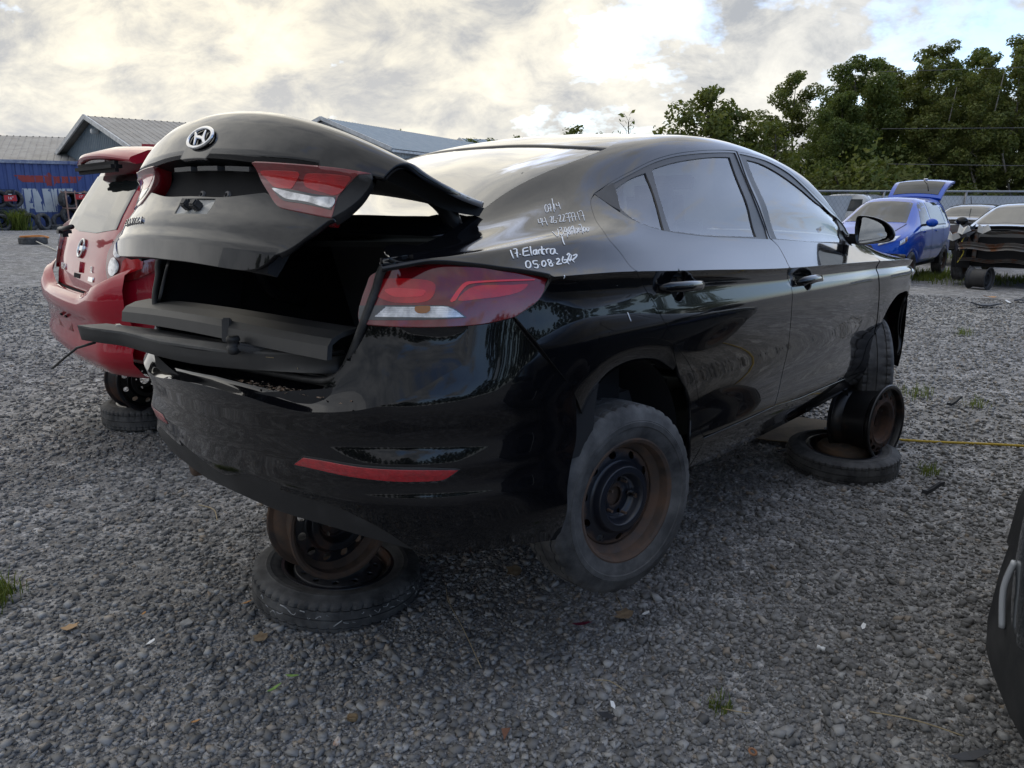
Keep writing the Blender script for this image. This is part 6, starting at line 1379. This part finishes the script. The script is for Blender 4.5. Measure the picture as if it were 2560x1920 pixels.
# ================================================================= trim pieces in the boot, litter, plants
def carp(p): return M_CAR@Vector(p)
def carobj(nm,label,cat,parts,o):
    """a thing resting in or on the black sedan, drawn in the sedan's coordinates"""
    e=empty(nm,label=label,cat=cat,mw=M_CAR@Matrix.Translation(o)); return e
GREYP=mat('dusty_grey_plastic',(.045,.046,.047),.6,c2=(.13,.125,.115),scale=5,lo=.4,hi=.75)
LINE=mat('soft_black_plastic',(.012,.013,.014),.5,c2=(.022,.022,.022),scale=6)
o=(-.82,.15,.77); e=carobj('trim_bar','long black plastic trim bar lying across the open boot with a clip on it','car trim',None,o)
ys=np.linspace(.56,-.66,26)
prof=[(-.075,-.030),(-.070,.004),(-.055,.022),(-.02,.036),(.03,.042),(.055,.030),(.055,.022),(.02,.030),(-.03,.020),(-.055,.006),(-.060,-.030)]
rows=[[(a+.015*math.sin(2*y),y,b+.008*math.sin(3*y+1)-.02*(y+.66)*0) for a,b in prof] for y in ys]; loft('bar',rows,LINE,e,closed=True,smooth=False)
for k in (0,-1): mobj('bar_end',rows[k],[tuple(range(len(prof)))],LINE,e,False)
bm=bmesh.new(); beam(bm,(-.078,-.17,-.035),(-.070,-.165,.035),.030,.012); bevel(bm,.004,2); bmobj('clip',bm,PLASTIC,e)
o=(-.90,.45,.70); e=carobj('trim_panel','flat dusty grey plastic undertray sticking out of the open boot to the left','car trim',None,o)
outl=[(-.085,.375),(.0,.345),(.05,.10),(.10,-.40),(.13,-.85),(.05,-.86),(-.02,-.50),(-.045,-.15),(-.05,.10),(-.085,.25)]
bm=bmesh.new(); top=[bm.verts.new((x,y,.022+.010*math.sin(5*y))) for x,y in outl]; f=bm.faces.new(top); r=bmesh.ops.extrude_face_region(bm,geom=[f]); bmesh.ops.translate(bm,vec=(.0,0,-.008),verts=[v for v in r['geom'] if isinstance(v,bmesh.types.BMVert)]); bmesh.ops.recalc_face_normals(bm,faces=bm.faces); bmobj('sheet',bm,GREYP,e)
q=spline([(*p,) for p in outl],4,True); rows=[[(x*k,y*(1 if k==1 else .99),z+.010*math.sin(5*y)) for x,y in q] for k,z in ((1.0,.016),(.98,-.004),(.93,-.028),(.86,-.030))]; loft('raised_edge',rows,LINE,e,closed=True)
bm=bmesh.new(); beam(bm,(.02,.30,.028),(.0,.24,.030),.02,.008); bevel(bm,.003,2); bmobj('retaining_clip',bm,mat('cream_clip',(.45,.43,.38),.6),e)
o=(-.93,-.11,.748); e=carobj('rubber_stop','black rubber buffer knob on a dark lever between trim bar and boot sill','car trim',None,o)
V,F=lathe([(0,.016),(.015,.016),(.019,.010),(.019,.002),(.015,0),(.015,-.012),(.019,-.014),(.018,-.030),(.010,-.036),(0,-.036)],20); mobj('knob',[(x,z,y) for x,y,z in V],[f[::-1] for f in F],RUBBER,e)
bm=bmesh.new(); beam(bm,(.01,-.01,-.012),(.16,-.16,-.055),.034,.022); bevel(bm,.005,2); bmobj('lever',bm,PLASTIC,e)
e=carobj('thin_rod','thin black rod hanging out of the boot at the left','rod',None,(-.99,.84,.65)); V,F=tube([(.04,-.06,.02),(0,0,0),(-.025,.06,-.04),(-.04,.135,-.082)],.0045,8); mobj('rod',V,F,LINE,e)
# straw tuft on the sill and crumbs on the bumper ledge
STRAW=mat('straw',(.36,.28,.15),.8,c2=(.26,.19,.09),scale=9)
def wisps(nm,label,cat,n,r,h,m,mw,seed,rad=.0009):
    rr=np.random.default_rng(seed);V=[];F=[]
    for k in range(n):
        a=rr.uniform(0,6.28);d=rr.uniform(0,r);p=np.array([math.cos(a)*d,math.sin(a)*d,rr.uniform(0,h*.4)]);q=p+rr.normal(0,r*.55,3)*[1,1,.5]+[0,0,h*rr.uniform(.1,.6)];s=q+rr.normal(0,r*.4,3)
        v,f=tube([p,q,s],rad,4);o=len(V);V+=v;F+=[tuple(i+o for i in t) for t in f]
    ob=mobj(nm,V,F,m,None); ob.matrix_world=mw; return tag(ob,label,cat)
t=wisps('straw_tuft','tuft of dry straw lying on the boot sill','straw tuft',150,.045,.035,STRAW,M_CAR@Matrix.Translation((-.80,-.27,.685)),5); t['kind']='stuff'
rr=np.random.default_rng(9);V=[];F=[]
for k in range(240):
    y=rr.normal(-.29,.10);x=-.905+rr.normal(0,.013)+.10*y*y; s=rr.uniform(.0012,.006);c=np.array([x,y,.630]);d=rr.normal(0,1,(4,3));d/=np.linalg.norm(d,axis=1,keepdims=True);o=len(V);V+=list(c+d*s*[1,1.6,.4]);F+=[(o,o+1,o+2),(o,o+1,o+3),(o,o+2,o+3),(o+1,o+2,o+3)]
ob=mobj('leaf_crumbs',V,F,mat('leaf_crumb',(.16,.08,.035),.9,c2=(.34,.30,.24),scale=160),None,False); ob.matrix_world=M_CAR; tag(ob,kind='stuff')
# ---------------- loose gravel stones near the camera
def stones():
    rr=np.random.default_rng(21); N=170000
    # density falls with distance, sizes vary
    d=1.15+13.5*rr.uniform(0,1,N)**2.0; a=rr.uniform(-.66,.66,N); X=d*np.sin(a);Y=d*np.cos(a)
    s=np.exp(rr.normal(math.log(.0060),.50,N))*(1+.075*d); s=np.clip(s,.0025,.024)
    patch=.5+.5*np.sin(X*1.7+Y*.9+1.)*np.sin(Y*1.3-X*.6)+rr.normal(0,.35,N); keep=(patch>.05)|(rr.uniform(0,1,N)<.90); X,Y,s,d=X[keep],Y[keep],s[keep],d[keep]; N=len(X)
    Zg=gz(X,Y)
    base=np.array([[1,1,1],[1,-1,-1],[-1,1,-1],[-1,-1,1],[.9,-.9,.8],[-.8,.9,.9],[.8,.85,-.9],[-.9,-.8,-.85]])/1.7
    v=base[None]*rr.uniform(.65,1.35,(N,8,3))*(s[:,None,None])*np.stack([rr.uniform(.8,1.35,N),rr.uniform(.7,1.1,N),rr.uniform(.42,.8,N)],1)[:,None,:]
    th=rr.uniform(0,6.28,N);c_,s_=np.cos(th),np.sin(th);x=v[...,0]*c_[:,None]-v[...,1]*s_[:,None];y=v[...,0]*s_[:,None]+v[...,1]*c_[:,None]
    tl=rr.normal(0,.35,N); z=v[...,2]+x*tl[:,None]
    V=np.stack([x+X[:,None],y+Y[:,None],z+(Zg+s*.22)[:,None]],-1).reshape(-1,3)
    f=np.array([(0,4,6),(0,6,5),(0,5,3),(0,3,4),(1,4,7),(1,6,4),(1,7,2),(1,2,6),(2,5,6),(2,7,5),(3,5,7),(3,7,4)])
    F=(f[None]+(np.arange(N)*8)[:,None,None]).reshape(-1,3); k=len(F)
    me=bpy.data.meshes.new('gravel_stones'); me.vertices.add(len(V)); me.vertices.foreach_set('co',V.ravel()); me.loops.add(k*3); me.loops.foreach_set('vertex_index',F.ravel()); me.polygons.add(k); me.polygons.foreach_set('loop_start',np.arange(0,k*3,3)); me.update(); me.validate()
    at_=me.attributes.new('tone','FLOAT','FACE'); at_.data.foreach_set('value',np.repeat(rr.uniform(0,1,N),12))
    M=MB('gravel_stone'); A_=M.n('ShaderNodeAttribute',attribute_name='tone'); c=M.ramp(A_.outputs['Fac'],[(0.,(.15,.147,.142)),(.5,(.26,.255,.247)),(.82,(.36,.352,.34)),(.93,(.46,.455,.44)),(.97,(.32,.26,.20)),(1.,(.45,.41,.36))]); n=M.noise(90,4,.6); M.set(Base_Color=M.mix(.35,c,M.mix(n,(.05,.05,.05),(.30,.30,.29)),'OVERLAY'),Roughness=.9,Specular_IOR_Level=.3); me.materials.append(M.m)
    o=bpy.data.objects.new('gravel_stones',me); link(o); tag(o,kind='stuff')
stones()
# ---------------- cord, cardboard, litter
def gp(x,y,dz=0.): return (x,y,float(gz(x,y))+dz)
p=[gp(2.02,4.75,.02),gp(2.5,4.62,.012),gp(3.1,4.48,.016),gp(3.7,4.30,.012),gp(4.4,4.12,.016),gp(5.5,3.8,.012)]
V,F=tube(spline(p,8),.008,6); tag(mobj('yellow_cord',V,F,mat('yellow_rope',(.48,.33,.04),.8)),'thin yellow cord running over the gravel to the right edge','cord')
p=[gp(-12.9,21.2,.10),gp(-12.2,20.4,.05),gp(-11,18.9,.02),gp(-9.4,16.8,.02),gp(-7.5,14,.02)]
V,F=tube(spline(p,8),.014,6); tag(mobj('pale_rope',V,F,mat('pale_rope',(.50,.47,.40),.8)),'pale rope running from the flat orange-bound tyre towards the red hatchback','rope')
t=tyre_at(0,0,0,0,R(90),'flat-lying tyre wrapped with orange strap, far out on the open gravel'); t.location=gp(-13.0,21.3,.09); t.scale=(1.1,1.0,1.1)
V,F=tube(spline([gp(-13.25,21.2,.19),gp(-13.0,21.0,.21),gp(-12.75,21.2,.19),gp(-12.7,21.5,.17),gp(-13,21.6,.20)],6,True),.03,6); tag(mobj('orange_strap',V,F,mat('orange_strap',(.50,.17,.03),.7)),'orange strap looped over the flat-lying tyre on the open gravel','strap')
bm=bmesh.new(); vs=[bm.verts.new(gp(*q,z)) for *q,z in ((1.25,4.75,.012),(1.95,4.45,.02),(2.2,4.85,.05),(1.5,5.35,.02))]; bm.faces.new(vs); r=bmesh.ops.extrude_face_region(bm,geom=bm.faces[:]); bmesh.ops.translate(bm,vec=(0,0,.006),verts=[v for v in r['geom'] if isinstance(v,bmesh.types.BMVert)]); bmesh.ops.recalc_face_normals(bm,faces=bm.faces); tag(bmobj('cardboard_sheet',bm,mat('damp_cardboard',(.25,.185,.11),.9,c2=(.17,.125,.08),scale=5)),'flattened brown cardboard lying under the sedan by the slotted rim','cardboard')
bm=bmesh.new(); vs=[bm.verts.new(gp(*q,z)) for *q,z in ((1.95,4.35,.02),(2.42,4.55,.015),(2.30,4.80,.07),(2.0,4.75,.05))]; bm.faces.new(vs); r=bmesh.ops.extrude_face_region(bm,geom=bm.faces[:]); bmesh.ops.translate(bm,vec=(0,0,.006),verts=[v for v in r['geom'] if isinstance(v,bmesh.types.BMVert)]); bmesh.ops.recalc_face_normals(bm,faces=bm.faces); tag(bmobj('rubber_mat',bm,mat('grey_mat',(.06,.06,.062),.8)),'grey rubber mat scrap beside the front stand, under the yellow cord end','mat')
def flat(nm,label,cat,x,y,pts,m,rot=0,lift=.012,curl=.006,th=.0012):
    """thin curled scrap lying on the stones"""
    c,s=math.cos(rot),math.sin(rot); bm=bmesh.new(); vs=[bm.verts.new((px*c-py*s,px*s+py*c,curl*math.sin(40*px)*math.cos(30*py)+abs(px)*.12)) for px,py in pts]; f=bm.faces.new(vs); r=bmesh.ops.extrude_face_region(bm,geom=[f]); bmesh.ops.translate(bm,vec=(0,0,th),verts=[v for v in r['geom'] if isinstance(v,bmesh.types.BMVert)]); bmesh.ops.triangulate(bm,faces=bm.faces[:]); bmesh.ops.recalc_face_normals(bm,faces=bm.faces)
    o=bmobj(nm,bm,m); o.location=gp(x,y,lift); return tag(o,label,cat)
def lf(l,w): return [(-l,0),(-l*.5,-w*.8),(0,-w),(l*.6,-w*.7),(l,0),(l*.6,w*.6),(0,w),(-l*.5,w*.7)]
BRN=mat('dry_leaf',(.13,.085,.045),.8,c2=(.20,.15,.09),scale=30); ORG=mat('orange_chip',(.40,.20,.07),.8); GRN=mat('green_blade',(.17,.30,.06),.6); WHT=mat('white_scrap',(.75,.75,.73),.6); RDP=mat('dark_red_shard',(.11,.012,.03),.35); SLT=mat('slate_shard',(.035,.037,.042),.6); BRK=mat('brick_brown_shard',(.16,.075,.045),.85); STK=mat('dry_stalk',(.34,.27,.16),.8)
MAPLE=[(0,-.030),(.020,-.026),(.036,-.010),(.026,.004),(.030,.026),(.006,.022),(-.012,.034),(-.018,.012),(-.036,.004),(-.024,-.012)]
lo=flat('dry_leaf','large pale brown dry leaf with a long stalk lying below the rear wheel','leaf',.40,2.50,MAPLE,mat('pale_dry_leaf',(.24,.17,.10),.85,c2=(.16,.11,.065),scale=40),.5,.020)
V,F=tube([(0,.03,.004),(-.006,.06,.012),(-.014,.095,.016)],.0012,5); mobj('stalk',V,F,STK,lo)
flat('dry_leaf','dull brown dry leaf half in shade under the sedan bumper corner','leaf',.01,2.84,[(a*1.1,b*1.1) for a,b in MAPLE],BRN,1.8,.018)
flat('dry_leaf','small brown dry leaf just below the chalk-marked tyre','leaf',-.86,2.36,[(a*.7,b*.9) for a,b in MAPLE],BRN,.9,.018)
flat('dry_leaf','tan dry leaf on the gravel far left of the chalk-marked tyre','leaf',-1.548,2.43,[(a*.9,b*.7) for a,b in MAPLE],mat('tan_leaf',(.36,.23,.12),.85),.1,.018)
flat('orange_chip','small orange chip on the gravel at the bottom left','chip',-.912,1.94,lf(.014,.005),ORG,.2,.018)
flat('orange_chip','orange wood chip at the left foot of the chalk-marked tyre','chip',-.985,2.60,lf(.018,.006),ORG,.3,.015)
flat('orange_chip','tiny orange chip near the tan dry leaf','chip',-1.33,2.52,lf(.010,.005),ORG,1.2,.015)
flat('torn_leaf','upper of two torn green grass blades on the gravel','torn leaf',-.69,2.145,lf(.026,.006),GRN,-.35,.018); flat('torn_leaf','lower of two torn green grass blades on the gravel','torn leaf',-.728,2.085,lf(.024,.006),GRN,.7,.018)
flat('red_shard','dark red plastic shard lying left of the large pale leaf','shard',.245,2.438,lf(.036,.009),RDP,-.12,.018)
flat('slate_shard','dark flat shard beside a white scrap at the bottom centre','shard',.27,1.95,[(-.030,.006),(-.01,.018),(.03,.002),(.022,-.014),(-.008,-.006)],SLT,-.5,.02)
flat('brick_shard','triangular reddish-brown shard at the bottom edge','shard',-.016,1.868,[(-.012,.024),(.014,.018),(-.008,-.026)],BRK,.1,.02)
for x,y,rt,s,lb in ((.483,2.512,.3,1.,'white torn scrap beside the large pale leaf'),(1.234,2.435,1.1,1.,'white torn scrap right of the sedan wheel, near the right'),(.30,2.0,2.,.9,'white chip touching the dark flat shard'),(-1.217,2.33,.8,1.,'white paper twist left of the chalk-marked tyre'),(2.62,3.55,.4,1.1,'white scrap on the gravel right of the front stand')): flat('white_scrap',lb,'scrap',x,y,[(-.016*s,.004*s),(-.002*s,.010*s),(.014*s,.004*s),(.010*s,-.006*s),(-.006*s,-.004*s)],WHT,rt,.02,.010)
V,F=lathe([(0,-.013),(.0065,-.013),(.007,-.004),(.005,-.003),(.005,.003),(.007,.004),(.0065,.013),(0,.013)],14); o=mobj('white_plug',V,F,WHT,None); o.location=gp(1.031,2.302,.02); o.rotation_euler=(.2,.1,1.2); tag(o,'small white plastic plug lying alone on the gravel','plug')
V,F=tube([(.010*math.cos(a),.010*math.sin(a),0) for a in np.linspace(0,6.28,18,endpoint=False)],.0035,6,True); o=mobj('rusty_washer',V,F,mat('orange_rust',(.25,.12,.06),.9),None); o.location=gp(.655,1.81,.018); o.rotation_euler=(.2,.2,0); tag(o,'rusty washer at the bottom edge right of the reddish shard','washer')
bm=bmesh.new(); box(bm,(0,0,0),(.030,.022,.018)); bevel(bm,.004,2)
o=bmobj('wood_block',bm,mat('worn_wood',(.17,.11,.055),.8,c2=(.24,.17,.09),scale=60),None,40); o.location=gp(-.46,1.942,.016); o.rotation_euler=(.1,.15,.2); tag(o,'small brown wood block on the gravel at the bottom','wood block')
def rock(nm,label,x,y,s,m,seed):
    r_=np.random.default_rng(seed); bm=bmesh.new(); bmesh.ops.create_icosphere(bm,subdivisions=2,radius=s)
    nn=[r_.normal(0,1,3) for _ in range(9)]
    for v in bm.verts:
        d=np.array(v.co)/s
        for n in nn: n_=n/np.linalg.norm(n); t=d@n_; d=d-n_*max(0,t-.62)
        v.co=Vector(d*s*[1.2,.95,.7])
    o=bmobj(nm,bm,m,None); o.location=gp(x,y,s*.35); o.rotation_euler=(0,0,seed); return tag(o,label,'stone')
ST=mat('pale_stone',(.30,.295,.28),.9,c2=(.20,.195,.185),scale=40)
rock('stone','large pale stone left of the chalk-marked tyre',-1.151,2.46,.024,ST,3); rock('stone','whitish rusty-flecked stone at the bottom edge',-.484,1.853,.017,mat('whitish_stone',(.50,.48,.45),.8,c2=(.30,.18,.12),scale=60),5); rock('stone','pale stone right of the dark flat shard',.315,1.985,.022,ST,8); rock('stone','brownish stone in the bottom left corner',-.93,1.70,.026,mat('brown_stone',(.20,.16,.11),.9),12)
def stalk(label,pts,r=.0016):
    V,F=tube(spline(pts,5),r,5); tag(mobj('dry_stalk',V,F,STK,None),label,'stalk')
stalk('long dry grass stalk on the gravel right of the chalk-marked tyre',[gp(-.254,2.70,.03),gp(-.23,2.58,.022),gp(-.17,2.40,.026),gp(-.097,2.18,.016)])
stalk('thin bent twig on the gravel left of the near stand',[gp(-1.533,3.54,.02),gp(-1.43,3.46,.03),gp(-1.381,3.37,.015)],.0025)
stalk('short straw at the bottom right centre',[gp(.62,1.99,.02),gp(.66,1.97,.024),gp(.70,1.975,.016)]); stalk('forked pale stalk above the white chip',[gp(.26,2.12,.018),gp(.30,2.10,.03),gp(.345,2.07,.018)]); stalk('dry stem lying toward the dark car corner',[gp(1.05,1.98,.02),gp(1.16,1.93,.03),gp(1.27,1.88,.018)],.0022)
flat('dark_trim_scrap','dark flat plastic scrap beside the dark car corner','scrap',1.24,1.80,lf(.065,.016),SLT,.1,.02)
for x,y,l,rt,lb in ((2.15,3.71,.10,-.3,'black broken plastic strip on the gravel right of the front stand'),(3.24,5.47,.12,.1,'black scrap on the far gravel beyond the front wheel'),(6.9,11.2,.5,.1,'long black plastic scrap on the gravel before the wrecked car'),(7.9,12.0,.35,.6,'dark torn liner on the gravel before the wrecked car'),(9.6,12.6,.6,-.2,'dark oily heap of broken trim at the right edge'),(6.6,13.6,.35,0,'low black block on the gravel by the grass strip')):
    flat('black_scrap',lb,'scrap',x,y,lf(l*.5,l*.16),SLT,rt,.03,.03,.02)
r_=random.Random(5)
for k in range(10): 
    x,y=9.0+r_.uniform(-1.6,1.6),12.2+r_.uniform(-.9,.8); flat('white_scrap','pale broken piece among the litter before the wrecked car','scrap',x,y,lf(r_.uniform(.04,.10),r_.uniform(.03,.06)),WHT if k%2 else mat('clear_scrap',(.30,.31,.31),.3),r_.uniform(0,3),.03,.02)['group']='pale litter before the wrecked car'
flat('orange_scrap','orange scrap on the gravel before the wrecked car','scrap',7.75,12.5,lf(.14,.07),ORG,.1,.03,.03)
# ---------------- grass: strip by the far cars, tufts, left edge clump
GRASS=leafmat('grass_green',(.060,.10,.020),(.17,.19,.045))
def grass(nm,pts,n_each,h,spread,seed,w=.004,label=None,cat=None):
    rr=np.random.default_rng(seed); P=np.repeat(np.array(pts,float),n_each,0); N=len(P); P=P+rr.normal(0,1,(N,2))*spread
    z=gz(P[:,0],P[:,1]); a=rr.uniform(0,6.28,N); hh=h*rr.uniform(.35,1.1,N); ln=rr.uniform(.1,.8,N)*hh; b=np.stack([P[:,0],P[:,1],z],1); d=np.stack([np.cos(a),np.sin(a),0*a],1); t=np.stack([-np.sin(a),np.cos(a),0*a],1)*w
    m=b+d*(ln*.4)[:,None]+np.stack([0*hh,0*hh,hh*.65],1); e_=b+d*ln[:,None]+np.stack([0*hh,0*hh,hh],1)
    V=np.stack([b-t,b+t,m+t*.8,m-t*.8,e_],1).reshape(-1,3); F=[];k=np.arange(N)*5; F=[(i,i+1,i+2,i+3) for i in k]+[(i+3,i+2,i+4) for i in k]
    o=mobj(nm,V,F,GRASS,None,False); at_=o.data.attributes.new('tone','FLOAT','FACE'); tt=np.clip(rr.normal(.5,.3,N),0,1); at_.data.foreach_set('value',np.concatenate([tt,tt]))
    if label: tag(o,label,cat)
    else: tag(o,kind='stuff')
    if nm in('grass_tuft','grass_clump'): o['kind']='stuff'
    return o
rr=np.random.default_rng(2)
strip=[(8.2+7*t+rr.normal(0,.3),16.0+1.1*math.sin(t*9)+4.0*t*.3+rr.normal(0,.7)) for t in rr.uniform(0,1,420)]; grass('grass_strip',strip,14,.15,.14,3,.007)
strip=[(5+30*t,22.5+5*t+rr.normal(0,1.2)) for t in rr.uniform(0,1,420)]; grass('grass_strip',strip,10,.30,.22,8,.009)
grass('grass_clump',[(-1.96+.05*math.sin(k*3),2.70-.045*k) for k in range(7)],80,.10,.035,5,.0022,'clump of fresh green grass at the left edge of the picture','grass clump')
for k,(x,y,s,lb) in enumerate(((3.12,5.77,.11,'grass tuft on the gravel beyond the front wheel'),(3.4,5.45,.09,'small grass tuft right of the one beyond the front wheel'),(-1.70,1.95,.06,'tiny weed at the bottom left edge'),(2.30,4.05,.07,'dry weed by the front stand'),(.62,2.02,.04,'mossy weed at the bottom right centre'),(5.1,8.6,.10,'grass tuft far right beyond the sedan nose'))): grass('grass_tuft',[(x,y)],60,s,s*.5,20+k,.0022,lb,'grass tuft')
# weed by the tyre heap
pts=[(wp(.55+.05*math.sin(k*7),1.35,0).x,wp(.55,1.35,0).y) for k in range(5)]
grass('weed',pts,60,.75,.12,31,.02,'tall leafy weed growing in front of the left tyre heap','weed')
